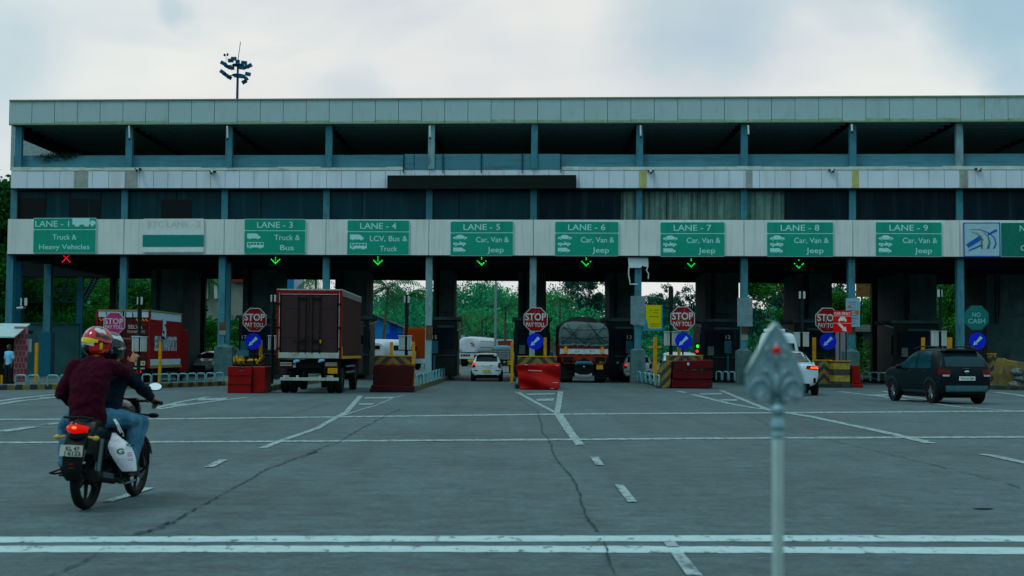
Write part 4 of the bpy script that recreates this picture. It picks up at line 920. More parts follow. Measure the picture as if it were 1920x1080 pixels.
b = MB(); b.box((3 * q, .45, 24 * q), (74 * q, .6, 46 * q)); b.build('barrier_core', M_redp, t, bevel=.05)
b = MB()
for (x0, x1, z_, h__) in ((-18, 8, 36, 1.6), (28, 38, 14, 1.2), (24, 30, 3, 1.4), (-24, -20, 47, 2), (34, 39, 46, 1.4)): b.box(((x0 + x1) / 2 * q, -.16, z_ * q), ((x1 - x0) * q, .02, h__ * q), ry=random.uniform(-.06, .06))
b.build('scuffed_tape', mat('pale_tape', (.5, .35, .28), .6), t)
# ridged barrier (lane 7 nose)
t = base_thing(1287, 728.5, 'crash_barrier', 'ridged dark maroon barrier in three bulging tiers beside lane 7', 'crash barrier', 'red crash barriers'); q = t.location.y / FPX
b = MB()
for k in range(3):
    z0, z1 = 1 * q + k * 17 * q, 17 * q + k * 17 * q; sl = 3 * q if k == 2 else 0
    b.add([(x, y, z) for y in (-.1 - .06 * k, .9) for (x, z) in (((-28 + 2 * k) * q, z0), (47 * q, z0 + sl), (48 * q, z1 - 2 * q + sl), (46 * q, z1 + sl), ((-28 + 2 * k) * q, z1))], [(0, 1, 2, 3, 4), (9, 8, 7, 6, 5), (0, 5, 6, 1), (1, 6, 7, 2), (2, 7, 8, 3), (3, 8, 9, 4), (4, 9, 5, 0)])
b.build('tiers', M_redd if 0 else mat('maroon_ridged', (.10, .008, .014), .35, 0, .3, 2, dirt=(.012, .012, .014), dirt_amt=.8, dirt_scale=(1.5, 1.5, 1.5)), t, bevel=.03)
b = MB(); b.prism([(-53 * q, 0), (-30 * q, 0), (-27 * q, 52 * q), (-38 * q, 52 * q), (-47 * q, 40 * q)], .0, 1.2, 'Y'); b.build('wedge', M_chev, t, bevel=.03)
b = MB(); b.box((2 * q, -.24, 46 * q), (4 * q, .02, 5 * q)); b.build('sticker', M_lett2, t)
# square striped block, red cone barrier (lane 8 nose)
M_blk = stripe_mat('block_bands', BLK, (.26, .21, .01), 1.75, (0, 0, 1), .0)
t = base_thing(1579, 727, 'striped_block', 'square black and yellow banded block under the CAR ONLY board', 'crash guard'); q = t.location.y / FPX
b = MB(); b.box((0, .5, 24.5 * q), (30 * q, 1.0, 49 * q)); b.build('block', M_blk, t, bevel=.03)
b = MB(); b.box((0, .5, 49.8 * q), (31 * q, 1.05, 1.5 * q)); b.build('top_edge', M_yel, t)
t = base_thing(1605.5, 727, 'cone_barrier', 'slim red upright plastic barrier right of the banded block', 'crash barrier', 'red crash barriers'); q = t.location.y / FPX
b = MB(); b.prism([(-8.5 * q, 7 * q), (9.5 * q, 7 * q), (7 * q, 40 * q), (4 * q, 42 * q), (-6 * q, 42 * q), (-8.5 * q, 40 * q)], 0, .45, 'Y'); b.build('upright', M_redp, t, bevel=.04)
b = MB(); b.prism([(-9.5 * q, 0), (13 * q, 0), (12 * q, 7 * q), (-9.5 * q, 7 * q)], -.06, .55, 'Y'); b.build('foot', M_redp, t, bevel=.03)
# yellow wall and sacks (right edge)
t = base_thing(1905, 731, 'yellow_wall', 'worn yellow low concrete wall at the right edge', 'low wall'); q = t.location.y / FPX
b = MB(); b.prism([(-24 * q, 0), (70 * q, 0), (70 * q, 44 * q), (-10 * q, 56 * q), (-18 * q, 60 * q), (-26 * q, 30 * q)], .3, 1.3, 'Y'); b.build('wall', stripe_mat('worn_yellow', (.17, .13, .012), (.13, .10, .015), .8, (1, 0, .4)), t, bevel=.05)
M_sack = mat('sack', (.16, .18, .18), .9, 0, .5, 3, dirt=(.02, .02, .02), dirt_amt=.9, dirt_scale=(6, 6, 6), dthr=(.45, .55))
for k, (px, py) in enumerate(((1902, 728), (1925, 728), (1912, 716), (1906, 704), (1932, 706))):
    g = gp(px, 731); s_ = g.y / FPX; b = MB(); b.ell((0, 0, 0), (.36, .25, .17), 16, 8)
    for i_, v in enumerate(b.v): b.v[i_] = (v[0] + random.uniform(-.02, .02), v[1], v[2] + random.uniform(-.02, .02))
    o = b.build('rubble_sack', M_sack, smooth=True); o.location = (g.x - (1905 - px) * 0, g.y - .1, (731 - py) * s_ + .16); tag(o, 'dark sack heaped by the yellow wall, %s' % ('lower left', 'lower right', 'middle', 'upper left', 'upper right')[k], 'sack', 'sacks heaped by the yellow wall')

# boards tied to the columns
M_zinc = mat('zinc_board', (.16, .23, .26), .5, .3, .2, 3, dirt=(.28, .33, .34), dirt_amt=.6, dirt_scale=(2, 2, 4))
def flat_board(px0, px1, y0, y1, Y, name, label, cat, m, rip=False):
    a = dp(px0, y0, Y); b_ = dp(px1, y1, Y); b = MB(); n = 14; w_, h_ = b_.x - a.x, a.z - b_.z; P = [(0, h_), (w_, h_)]
    rr = random.Random(int(px0))
    P += [(w_ - w_ * k / n, rr.uniform(-.05, .05) if rip else 0) for k in range(n + 1)]
    b.prism(P, 0, .03, 'Y'); o = b.build(name, m); o.location = (a.x, Y, b_.z); tag(o, label, cat); return o
flat_board(1182.5, 1209.5, 555, 609, 72.75, 'metal_board', 'grey metal board on the column left of the yellow poster', 'board', M_zinc, True)
flat_board(1382.5, 1411, 558, 612, 72.4, 'metal_board', 'dented grey metal board on the column above the spear ornament', 'board', M_zinc)
# torn white board
t = empty('torn_board', dp(1196, 535, 73.0), 0, 'torn white board hanging at the column top between LANE 6 and LANE 7', 'board'); q = 73 / FPX
b = MB(); b.prism([(-19 * q, 53 * q), (19 * q, 52 * q), (20 * q, 36 * q), (14 * q, 35 * q), (8 * q, 37 * q), (5 * q, 33 * q), (-17 * q, 33 * q)], 0, .03, 'Y'); b.build('torn_panel', M_white, t)
b = MB(); b.tube([(-17 * q, 0, 34 * q), (-17.5 * q, 0, 20 * q), (-15 * q, 0, 8 * q), (-15 * q, 0, 2 * q), (0, 0, 2 * q)], .03, 5); b.tube([(19 * q, 0, 36 * q), (16 * q, 0, 28 * q), (20 * q, 0, 22 * q), (19.5 * q, 0, 12 * q)], .028, 5); b.build('frame_strip', M_white, t)
# paper banner
o = flat_board(1586, 1612.5, 559, 613, 72.05, 'paper_banner', 'pale blue weathered paper banner on the column right of CAR ONLY', 'banner', mat('banner_blue', (.20, .36, .46), .7, 0, .25, 4, dirt=(.4, .5, .55), dirt_amt=.8, dirt_scale=(2, 2, 8)))
b = MB(); q = 72.8 / FPX
b.prism([(16 * q, 27 * q), (20 * q, 31 * q), (24 * q, 30 * q), (24 * q, 24 * q), (20 * q, 22 * q)], -.012, -.002, 'Y'); b.prism([(3 * q, 40 * q), (9 * q, 40 * q), (9 * q, 36 * q), (3 * q, 36 * q)], -.012, -.002, 'Y'); 
c_ = b.build('printed_spots', mat('banner_orange', (.4, .15, .05), .7), o)
b = MB()
for k in range(9): b.box((13 * q + random.uniform(-2, 2) * q, -.006, (6 + 5 * k) * q), (random.uniform(6, 18) * q, .006, .6 * q))
b.build('printed_lines', mat('banner_ink', (.05, .10, .16), .7), o)
# taped bands on columns
for px, bands in ((417, ((604, 618), (620, 628))), (805, ((610, 637),)), (1597, ((613, 626),)), (1396, ((612, 626), (628, 638)))):
    Y = fpts(px, .12).y - .012
    for k, (y0, y1) in enumerate(bands):
        a = dp(px, y0, Y); b_ = dp(px, y1, Y); b = MB(); b.box((a.x - ORI.x, Y - ORI.y, (a.z + b_.z) / 2), (.345, .03, a.z - b_.z))
        b.build('column_band', mat('band_rust' if k == 0 else 'band_grey', (.10, .06, .04) if k == 0 else (.22, .25, .22), .9, 0, .4, 5), plaza)
# traffic light by lane 7
t = empty('traffic_light', (dp(1308, 600, 71).x, 71, .2), 0, 'small black traffic light lit green over red beside the lane 7 booth', 'traffic light')
b = MB(); z = dp(1308, 654, 71).z - .2; b.tube([(0, 0.1, 0), (0, .1, z)], .04); b.box((0, .05, z), (.22, .15, .6)); b.build('housing', M_dark, t)
b = MB(); b.ell((0, -.03, z + .13), (.07, .03, .08)); b.build('green_lamp', M_gled, t); b = MB(); b.ell((-.03, -.03, z - .12), (.07, .03, .07)); b.build('red_lamp', emis('lamp_red', (1, .02, .01), 1.5), t)

# ------------------------------------------------------------ vehicles
M_tyre = mat('tyre', (.012, .013, .014), .85, 0, .2, 8); M_rim = mat('alloy', (.22, .26, .28), .35, .7); M_rimd = mat('steel_rim', (.05, .06, .06), .5, .5)
M_cglass = mat('car_glass', (.002, .012, .016), .1, 0, .2, 2, spec=.22); M_blackp = mat('black_plastic', (.012, .014, .015), .55)
M_chrome = mat('chrome', (.55, .6, .62), .15, 1.0)
M_redl = mat('tail_lens', (.10, .004, .006), .15, 0, .1); M_redon = mat('brake_lit', (.8, .01, .008), .3, 0, 0, emit=((1, .015, .01), 1.3))
M_clear = mat('clear_lens', (.45, .42, .40), .15)
M_pyel = mat('plate_yellow', (.60, .42, .012), .5); M_pwh = mat('plate_white', (.60, .68, .70), .5); M_ink = mat('plate_ink', (.01, .01, .012), .5)
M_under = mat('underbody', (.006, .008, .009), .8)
def wheel(parent, x, y, r, wdt, side, rim=M_rim, spokes=5, name='wheel', dual=False):
    wb = MB()
    for k in ((0, -side * (wdt + .04)) if dual else (0,)):
        wb.lathe([(r * .60, -wdt / 2), (r * .93, -wdt / 2), (r, -wdt * .32), (r, wdt * .32), (r * .93, wdt / 2), (r * .60, wdt / 2)], (x + k, y, r), 28, 'X', cap=False)
    t = wb.build(name, M_tyre, parent, smooth=35)
    rb = MB(); xo = x + side * wdt * .36
    rb.lathe([(r * .61, -wdt * .3), (r * .61, wdt * .3), (r * .56, wdt * .3), (r * .56, -wdt * .3)] , (x, y, r), 28, 'X', cap=False)
    rb.lathe([(r * .14, -.02), (r * .14, .02)], (xo, y, r), 12, 'X')
    for k in range(spokes):
        a = 2 * math.pi * k / spokes + .3; ca, sa = math.cos(a), math.sin(a)
        for o in ((-.12, .12) if spokes < 8 else (0,)):
            p0 = (xo, y + ca * r * .1 - sa * o * r * .4, r + sa * r * .1 + ca * o * r * .4); p1 = (xo, y + ca * r * .58 - sa * o * r, r + sa * r * .58 + ca * o * r)
            rb.tube([p0, p1], r * .055, 5)
    rb.build('rim', rim, t, smooth=35)
    bb = MB(); bb.lathe([(r * .57, -.01), (r * .57, .01)], (x - side * wdt * .1, y, r), 24, 'X'); bb.build('hub_back', M_under, t)
    return t
class Body:
    def __init__(s, st, sub=2):
        vs = []; n = 12
        for (y, zb, zm, zbelt, zt, wb, wm, wbe, wt) in st:
            h = [(wb, zb), (wm, zm), (wbe, zbelt), (wt, zt - .05 * (zt - zbelt > .12)), (wt * .7, zt)]
            ring = [(0, zb)] + h + [(0, zt + .01)] + [(-a, b) for a, b in reversed(h)]
            vs += [(a, y, b) for a, b in ring]
        m = len(st); fs = [(i * n + k, i * n + (k + 1) % n, (i + 1) * n + (k + 1) % n, (i + 1) * n + k) for i in range(m - 1) for k in range(n)]
        fs += [tuple(range(n)), tuple((m - 1) * n + k for k in range(n - 1, -1, -1))]
        me = bpy.data.meshes.new('body'); me.from_pydata(vs, [], fs)
        bm = bmesh.new(); bm.from_mesh(me); bmesh.ops.recalc_face_normals(bm, faces=bm.faces); bm.to_mesh(me); bm.free()
        def mods(o): q = o.modifiers.new('s', 'SUBSURF'); q.levels = sub; q.render_levels = sub
        s.me = evaluated(me, mods); s.me.shade_smooth()
        s.bvh = BVHTree.FromPolygons([v.co for v in s.me.vertices], [tuple(p.vertices) for p in s.me.polygons])
    def hit(s, axis, a, b):
        O, D = {'L': ((-4, a, b), (1, 0, 0)), 'R': ((4, a, b), (-1, 0, 0)), 'B': ((a, -4, b), (0, 1, 0)), 'F': ((a, 12, b), (0, -1, 0)), 'T': ((a, b, 6), (0, 0, -1))}[axis]
        h = s.bvh.ray_cast(Vector(O), Vector(D)); return (h[0], h[1]) if h[0] is not None else None
    def patch(s, mb, axis, grid, off=.008):
        pv = []
        D = {'L': Vector((-1, 0, 0)), 'R': Vector((1, 0, 0)), 'B': Vector((0, -1, 0)), 'F': Vector((0, 1, 0)), 'T': Vector((0, 0, 1))}[axis]
        for row in grid:
            last = None
            for (a, b) in row:
                h = s.hit(axis, a, b)
                if h is None:
                    q = {'L': (-.7, a, b), 'R': (.7, a, b), 'B': (a, .1, b), 'F': (a, 3.7, b), 'T': (a, b, 1)}[axis]; nr = s.bvh.find_nearest(Vector(q)); h = (nr[0], nr[1])
                nrm = h[1] if h[1].dot(D) > 0 else -h[1]
                pv.append(h[0] + nrm * off)
        m = len(grid[0])
        mb.add(pv, [(j * m + i, j * m + i + 1, (j + 1) * m + i + 1, (j + 1) * m + i) for j in range(len(grid) - 1) for i in range(m - 1)])
    def quad(s, mb, axis, q, n=8, m=6, off=.008):
        g = [[tuple((1 - v) * ((1 - u) * q[0][k] + u * q[1][k]) + v * ((1 - u) * q[3][k] + u * q[2][k]) for k in (0, 1)) for u in np.linspace(0, 1, n)] for v in np.linspace(0, 1, m)]
        s.patch(mb, axis, g, off)
    def arch(s, mb, axis, cy, cz, r0_, r1_, off, a0=-10, a1=190):
        s.patch(mb, axis, [[(cy + rr * math.cos(R(a)), cz + rr * math.sin(R(a))) for a in np.linspace(a0, a1, 22)] for rr in (r0_, (r0_ + r1_) / 2, r1_)], off)
def car(loc, rz, st, paint, label, name='car', cat='car', wheels=(.62, 3.07, .31, .72), glass=None, spec=None, group=None, lit=False, rim=M_rim):
    t = empty(name, loc, rz, label, cat, group); B = Body(st); o = bpy.data.objects.new('body', B.me); B.me.materials.append(paint); COL.objects.link(o); adopt(o, t)
    yr, yf, r, hw = wheels
    for s_ in (-1, 1):
        for y in (yr, yf):
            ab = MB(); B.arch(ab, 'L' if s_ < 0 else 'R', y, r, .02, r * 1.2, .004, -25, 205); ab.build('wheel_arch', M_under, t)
            wheel(t, s_ * (hw - .06), y, r, .2, s_, rim)
    for k, (nm, axis, q, m, off) in enumerate(glass or []):
        gb = MB(); B.quad(gb, axis, q, off=off); gb.build(nm, m, t, smooth=True)
    ub = MB(); ub.box((0, (st[0][0] + st[-1][0]) / 2, .24), (1.3, st[-1][0] - .5, .12)); ub.build('underbody', M_under, t)
    return t, B
def sym(nm, q, m, off, axis='L'):
    return [(nm, 'L', q, m, off), (nm, 'R', q, m, off)]

# --- black compact SUV at the right
M_rglass = mat('rear_glass', (.002, .045, .06), .15, 0, .4, 3, spec=.25)
SUV = [(0.0, .40, .55, .72, .80, .60, .70, .70, .66), (.03, .30, .60, .95, 1.02, .70, .83, .80, .74), (.10, .25, .62, 1.02, 1.20, .76, .87, .84, .79), (.22, .24, .65, 1.03, 1.40, .76, .86, .83, .74),
       (.42, .24, .65, 1.04, 1.56, .76, .86, .83, .71), (.7, .24, .66, 1.04, 1.60, .76, .87, .82, .70), (1.6, .24, .66, 1.02, 1.61, .76, .86, .82, .68), (2.15, .24, .66, 1.01, 1.56, .76, .86, .82, .62),
       (2.6, .24, .66, 1.0, 1.32, .76, .86, .81, .62), (2.95, .24, .66, 1.0, 1.09, .76, .86, .82, .72), (3.45, .25, .65, .97, 1.05, .75, .86, .80, .70), (3.74, .27, .62, .92, 1.0, .70, .82, .77, .66), (3.82, .36, .6, .82, .88, .62, .72, .70, .6)]
M_suv = mat('paint_black', (.003, .012, .018), .35, .0, .1, 2, spec=.12)
M_skid = mat('skid_grey', (.06, .13, .15), .5, .1); M_clad = mat('cladding', (.014, .02, .022), .6); M_arch = mat('arch_cladding', (.022, .034, .038), .7)
gl = [('rear_window', 'B', ((-.66, 1.08), (.66, 1.08), (.60, 1.47), (-.60, 1.47)), M_rglass, .012)]
for ax in 'LR':
    gl += [('side_window', ax, ((1.62, 1.02), (2.62, 1.02), (2.22, 1.46), (1.62, 1.53)), M_rglass, .008), ('side_window', ax, ((.62, 1.03), (1.54, 1.02), (1.54, 1.53), (.80, 1.51)), M_rglass, .008),
           ('sill_cladding', ax, ((.95, .25), (2.75, .25), (2.75, .40), (.95, .40)), M_skid, .012), ('side_moulding', ax, ((.98, .42), (2.72, .42), (2.72, .50), (.98, .50)), M_clad, .012)]
gl += [('rear_bumper', 'B', ((-.80, .30), (.80, .30), (.82, .56), (-.82, .56)), M_clad, .016), ('skid_plate', 'B', ((-.66, .38), (.66, .38), (.70, .54), (-.70, .54)), M_skid, .034)]
p = gp(1795, 757); p2 = gp(1713, 752)
suv, B = car((p.x + .10, p.y - .62, 0), R(12), SUV, M_suv, 'black compact SUV with grey skid plate and roof rails, seen from behind at right', wheels=(.66, 3.08, .325, .795), glass=gl)
suv.scale = (1.05, 1.05, 1.09)
for s_ in (-1, 1):
    b = MB(); B.quad(b, 'B', [(s_ * a, z) for a, z in ((.52, .84), (.80, .84), (.79, 1.02), (.50, .97))], off=.02); tl = b.build('tail_lamp', M_redl, suv, smooth=True)
    b = MB(); B.quad(b, 'B', [(s_ * a, z) for a, z in ((.56, .80), (.76, .80), (.77, .85), (.56, .85))], off=.022); b.build('reverse_lens', M_clear, tl)
    b = MB(); B.quad(b, 'L' if s_ < 0 else 'R', ((.02, .86), (.30, .90), (.28, 1.0), (.06, 1.02)), off=.015); b.build('tail_lamp', M_redl, suv)
    b = MB(); B.quad(b, 'B', [(s_ * a, z) for a, z in ((.52, .585), (.70, .585), (.70, .615), (.52, .615))], off=.02); b.build('reflector', M_redl, suv)
    b = MB(); b.tube([(s_ * .58, .5, 1.60), (s_ * .60, .8, 1.655), (s_ * .60, 1.6, 1.665), (s_ * .59, 2.05, 1.60)], .022, 6); b.build('roof_rail', M_blackp, suv)
    b = MB(); b.ell((s_ * .96, 2.42, 1.06), (.10, .07, .075)); b.tube([(s_ * .8, 2.44, 1.0), (s_ * .93, 2.42, 1.04)], .025, 5); b.build('mirror', M_suv, suv, smooth=True)
    for yy in (.66, 3.08):
        b = MB(); B.arch(b, 'L' if s_ < 0 else 'R', yy, .325, .37, .46, .016, -12, 192); b.build('arch_cladding', M_arch, suv, smooth=True)
    for yy in (1.0, 1.9):
        b = MB(); h = B.hit('L' if s_ < 0 else 'R', yy, .94); b.box((h[0].x + s_ * .02, yy, .94), (.03, .18, .03)); b.build('door_handle', M_chrome, suv)
b = MB(); b.prism([(-.60, 1.53), (.60, 1.53), (.55, 1.585), (-.55, 1.585)], .16, .5, 'Y'); b.build('spoiler', M_blackp, suv, bevel=.01)
b = MB(); b.ell((0, -.035, .93), (.085, .02, .045)); q = b.build('badge', M_chrome, suv); 
tx = MB(); put_text(tx, "H", 0, .93, .08, .045, -.058, .0, .5); tx.build('badge_letter', M_ink, q)
b = MB(); b.box((0, -.04, .745), (.52, .02, .12)); pb = b.build('number_plate', M_pwh, suv)
tx = MB(); put_text(tx, "TN 10 AC 2050", 0, .745, .44, .06, -.053, .01); tx.build('lettering', M_ink, pb)
b = MB(); b.box((-.02, -.01, 1.03), (.22, .02, .02)); b.build('trim_strip', M_chrome, suv)
b = MB(); b.add([(-.02, .55, 1.60), (.0, .75, 1.60), (.0, .62, 1.66)], [(0, 1, 2)]); b.box((0, .66, 1.625), (.02, .16, .05)); b.build('roof_antenna', M_blackp, suv)

# --- white saloon, brake lamps lit
SAL = [(0.0, .36, .52, .78, .86, .55, .66, .66, .58), (.04, .27, .58, .92, 1.0, .68, .82, .80, .70), (.12, .24, .62, .97, 1.04, .74, .87, .83, .70), (.55, .23, .62, .97, 1.08, .76, .88, .83, .66), (.85, .23, .62, .96, 1.24, .76, .88, .82, .62),
       (1.3, .23, .62, .95, 1.43, .76, .88, .81, .57), (1.9, .23, .62, .94, 1.48, .76, .88, .80, .57), (2.5, .23, .62, .93, 1.46, .76, .88, .80, .58), (3.1, .23, .62, .92, 1.16, .76, .88, .80, .62), (3.4, .23, .62, .90, .97, .76, .87, .79, .66), (4.1, .25, .6, .82, .88, .72, .84, .74, .58), (4.4, .32, .56, .7, .74, .55, .68, .62, .5)]
M_whitep = mat('paint_white', (.50, .64, .72), .25, 0, .05, 2, coat=.7)
gl = [('rear_window', 'B', ((-.60, 1.09), (.60, 1.09), (.50, 1.38), (-.50, 1.38)), M_cglass, .01)]
for ax in 'LR': gl += [('side_window', ax, ((1.1, 1.0), (2.0, .98), (2.0, 1.38), (1.35, 1.36)), M_cglass, .008), ('side_window', ax, ((2.06, .98), (3.0, .97), (2.6, 1.36), (2.06, 1.38)), M_cglass, .008)]
gl += [('rear_bumper', 'B', ((-.72, .27), (.72, .27), (.74, .40), (-.74, .40)), M_blackp, .012)]
p = gp(1479, 741)
sal, B = car((p.x, p.y - .75, 0), R(-5), SAL, M_whitep, 'white saloon car with lit brake lamp half hidden by the metal spear ornament', wheels=(.85, 3.45, .31, .86), glass=gl)
sal.scale = (1.14, 1.14, 1.14)
for s_ in (-1, 1):
    b = MB(); B.quad(b, 'B', [(s_ * a, z) for a, z in ((.42, .88), (.82, .84), (.83, .97), (.46, .97))], off=.018); b.build('tail_lamp', M_redl, sal)
    b = MB(); B.quad(b, 'B', [(s_ * a, z) for a, z in ((.56, .885), (.80, .87), (.80, .94), (.58, .94))], off=.026); b.build('brake_lamp', mat('brake_amber', (.9, .08, .008), .3, 0, 0, emit=((1, .10, .015), 1.8)) if s_ > 0 else M_redon, sal)
    b = MB(); B.quad(b, 'B', [(s_ * a, z) for a, z in ((.66, .42), (.74, .42), (.74, .58), (.66, .58))], off=.015); b.build('reflector', M_redl, sal)
    b = MB(); b.ell((s_ * .98, 2.95, 1.0), (.1, .06, .07)); b.build('mirror', M_whitep, sal, smooth=True)

# --- white hatchback in lane 5
HAT = [(0.0, .36, .5, .74, .80, .58, .68, .66, .60), (.03, .27, .55, .92, 1.0, .66, .79, .76, .70), (.10, .24, .58, .97, 1.1, .70, .81, .78, .68), (.24, .23, .6, 1.0, 1.34, .72, .82, .78, .60), (.40, .23, .6, 1.0, 1.46, .72, .82, .77, .56),
       (1.2, .23, .6, .98, 1.5, .72, .82, .77, .56), (2.0, .23, .6, .96, 1.46, .72, .82, .76, .55), (2.5, .23, .6, .95, 1.2, .72, .82, .76, .58), (2.8, .23, .6, .93, 1.0, .72, .81, .75, .62), (3.4, .26, .58, .84, .9, .68, .78, .7, .55), (3.7, .36, .52, .68, .72, .5, .62, .58, .46)]
def hatch(loc, rz, paint, label, rear=True, **k):
    gl = [('rear_window', 'B', ((-.58, 1.04), (.58, 1.04), (.50, 1.40), (-.50, 1.40)), M_cglass, .012), ('windscreen', 'F', ((-.58, 1.06), (.58, 1.06), (.48, 1.36), (-.48, 1.36)), M_cglass, .012)]
    for ax in 'LR': gl += [('side_window', ax, ((.6, 1.02), (1.35, 1.0), (1.35, 1.40), (.75, 1.38)), M_cglass, .008), ('side_window', ax, ((1.42, 1.0), (2.45, .98), (2.1, 1.36), (1.42, 1.40)), M_cglass, .008)]
    gl += [('rear_bumper', 'B', ((-.70, .25), (.70, .25), (.72, .36), (-.72, .36)), M_blackp, .012)]
    t, B = car(loc, rz, HAT, paint, label, wheels=(.58, 2.95, .29, .80), glass=gl, rim=M_rimd, **k)
    for s_ in (-1, 1):
        b = MB(); B.quad(b, 'B', [(s_ * a, z) for a, z in ((.60, .74), (.74, .72), (.73, 1.0), (.60, .96))], off=.018); b.build('tail_lamp', M_redl, t)
        if s_ < 0 and rear: b = MB(); B.quad(b, 'B', [(s_ * a, z) for a, z in ((.61, .86), (.72, .86), (.71, .97), (.61, .94))], off=.024); b.build('brake_lamp', M_redon, t)
        b = MB(); B.quad(b, 'B', [(s_ * a, z) for a, z in ((.46, .56), (.68, .56), (.68, .60), (.46, .60))], off=.016); b.build('reflector', M_redl, t)
        b = MB(); b.ell((s_ * .92, 2.4, 1.0), (.09, .06, .07)); b.build('mirror', paint, t, smooth=True)
        b = MB(); B.quad(b, 'F', [(s_ * a, z) for a, z in ((.36, .62), (.62, .64), (.60, .80), (.42, .72))], off=.018); b.build('headlight', M_clear, t)
    b = MB(); b.box((0, -.035, .56), (.42, .02, .11)); pb = b.build('number_plate', M_pyel, t); tx = MB(); put_text(tx, "KL 41 B 7290", 0, .56, .36, .05, -.048, .01); tx.build('lettering', M_ink, pb)
    b = MB(); b.tube([(-.30, .0, .86), (-.16, -.035, .85), (0, -.05, .81), (.16, -.035, .85), (.30, .0, .86)], .013, 5); b.build('chrome_trim', M_chrome, t)
    b = MB(); b.box((0, 3.66, .5), (.9, .06, .22)); b.build('grille', M_blackp, t)
    return t
M_silver = mat('paint_pale', (.50, .60, .62), .3, .1, .05, 2, coat=.5)
p = gp(912.5, 715); hatch((p.x, p.y - .5, 0), 0, M_silver, 'small white hatchback with yellow number plate driving through the LANE - 5 gate')
p = dp(1197, 560, 76); hatch((p.x, 76, 0), 0, M_silver, 'white car roof and side behind the column left of the cross-shaped post')
p = dp(1531, 560, 74); hatch((p.x, 74, 0), 0, mat('paint_grey', (.04, .05, .055), .3, .2, .1, 2, coat=.5), 'dark car behind the black and yellow guard left of the banded block')
p = dp(397, 560, 86); hatch((p.x + 0.1, 86 + 3.2, 0), R(168), M_silver, 'white car facing the camera beside the concrete footing left of the red L-shaped barrier')
p = dp(1279, 560, 68.5)
sv, B = car((p.x, 68.6, 0), 0, [(y, zb, zm, zbe * 1.0, zt * 1.0, wb * 1.07, wm * 1.07, wbe * 1.07, wt * 1.16) for (y, zb, zm, zbe, zt, wb, wm, wbe, wt) in SUV], M_whitep, 'white SUV showing only its roof above the ridged maroon barrier', glass=[('rear_window', 'B', ((-.66, 1.08), (.66, 1.08), (.60, 1.46), (-.60, 1.46)), M_cglass, .012)] + sum([[('side_window', ax, ((.8, 1.06), (2.5, 1.04), (2.2, 1.42), (.95, 1.48)), M_cglass, .008)] for ax in 'LR'], []), wheels=(.66, 3.08, .325, .9))
# --- white minibus in lane 8
p = dp(1459, 560, 66.5); VAN = [(0, .5, .9, 1.4, 2.0, .82, .96, .94, .80), (.06, .35, .9, 1.45, 2.45, .86, 1.02, .99, .80), (.25, .3, .9, 1.5, 2.58, .88, 1.03, 1.0, .80), (2.5, .3, .9, 1.5, 2.62, .88, 1.03, 1.0, .80), (4.3, .3, .9, 1.4, 2.5, .88, 1.03, .98, .76), (5.0, .35, .8, 1.2, 1.5, .85, 1.0, .95, .8), (5.4, .45, .7, .9, 1.1, .7, .9, .85, .7)]
gl = [('rear_window', 'B', ((-.80, 1.45), (.80, 1.45), (.74, 2.05), (-.74, 2.05)), M_cglass, .012)]
for ax in 'LR': gl += [('side_window', ax, ((.4 + k * 1.05, 1.55), (1.35 + k * 1.05, 1.55), (1.35 + k * 1.05, 2.15), (.4 + k * 1.05, 2.15)), M_cglass, .008) for k in range(4)]
vn, B = car((p.x, 66.5, 0), R(-9), VAN, M_whitep, 'white minibus with dark rear window left of and behind the spear ornament', name='minibus', cat='minibus', wheels=(1.0, 4.4, .36, 1.0), glass=gl, rim=M_rimd)
b = MB(); b.box((-.15, 1.6, 2.66), (1.0, 1.4, .16)); b.build('roof_unit', M_whitep, vn, bevel=.05)
b = MB()
for z in (1.56, 1.72, 1.88): b.box((0, .02, z), (1.5, .02, .012))
b.build('window_bars', M_chrome, vn)

# ------------------------------------------------------------ tall brown box truck (lane 3)
s = FPX / 50.8; p = dp(580.5, 560, 50.8)
tk = empty('box_truck', (p.x, 50.8, 0), R(0.5), 'tall dark brown box truck with red door frame standing in lane 3', 'truck')
W2 = 2.32; z0, z1 = 1.25, 3.70; Lb = 7.0
M_brown = mat('truck_brown', (.048, .030, .034), .8, 0, .12, 1.5, dirt=(.03, .02, .02), dirt_amt=.6, dirt_scale=(2, 2, .4)); M_browns = mat('truck_brown_side', (.075, .034, .032), .7, 0, .15, 1.2, dirt=(.03, .02, .02), dirt_amt=.6)
M_tred = mat('truck_red', (.17, .010, .02), .5, 0, .25, 5); M_cream = mat('truck_cream', (.34, .40, .36), .6, 0, .2, 4, dirt=(.08, .09, .08), dirt_amt=.7, dirt_scale=(3, 3, 3))
b = MB(); b.box((0, Lb / 2 + .05, (z0 + z1) / 2), (W2 - .06, Lb - .1, z1 - z0 - .04)); b.build('cargo_box', M_brown, tk, bevel=.01)
n = 34
for s_ in (-1, 1):
  b = MB()
  for i in range(n):
    y = .12 + (Lb - .2) * i / n
    b.box((s_ * (W2 / 2 - .015), y + .07, (z0 + z1) / 2), (.05, (Lb - .2) / n * .55, z1 - z0 - .3))
  b.build('ribbed_side', M_browns, tk)
b = MB()
for s_ in (-1, 1): b.box((s_ * (W2 / 2 - .04), .03, (z0 + z1) / 2), (.09, .10, z1 - z0))
b.box((0, .03, z1 - .08), (W2 - .17, .09, .14)); b.build('door_frame', M_tred, tk)
b = MB()
for s_ in (-1, 1): b.box((s_ * (W2 / 2 - .095), -.025, (z0 + z1) / 2), (.02, .02, z1 - z0 - .2))
b.box((0, -.025, z1 - .155), (W2 - .3, .02, .02)); b.build('door_seal', M_cream, tk)
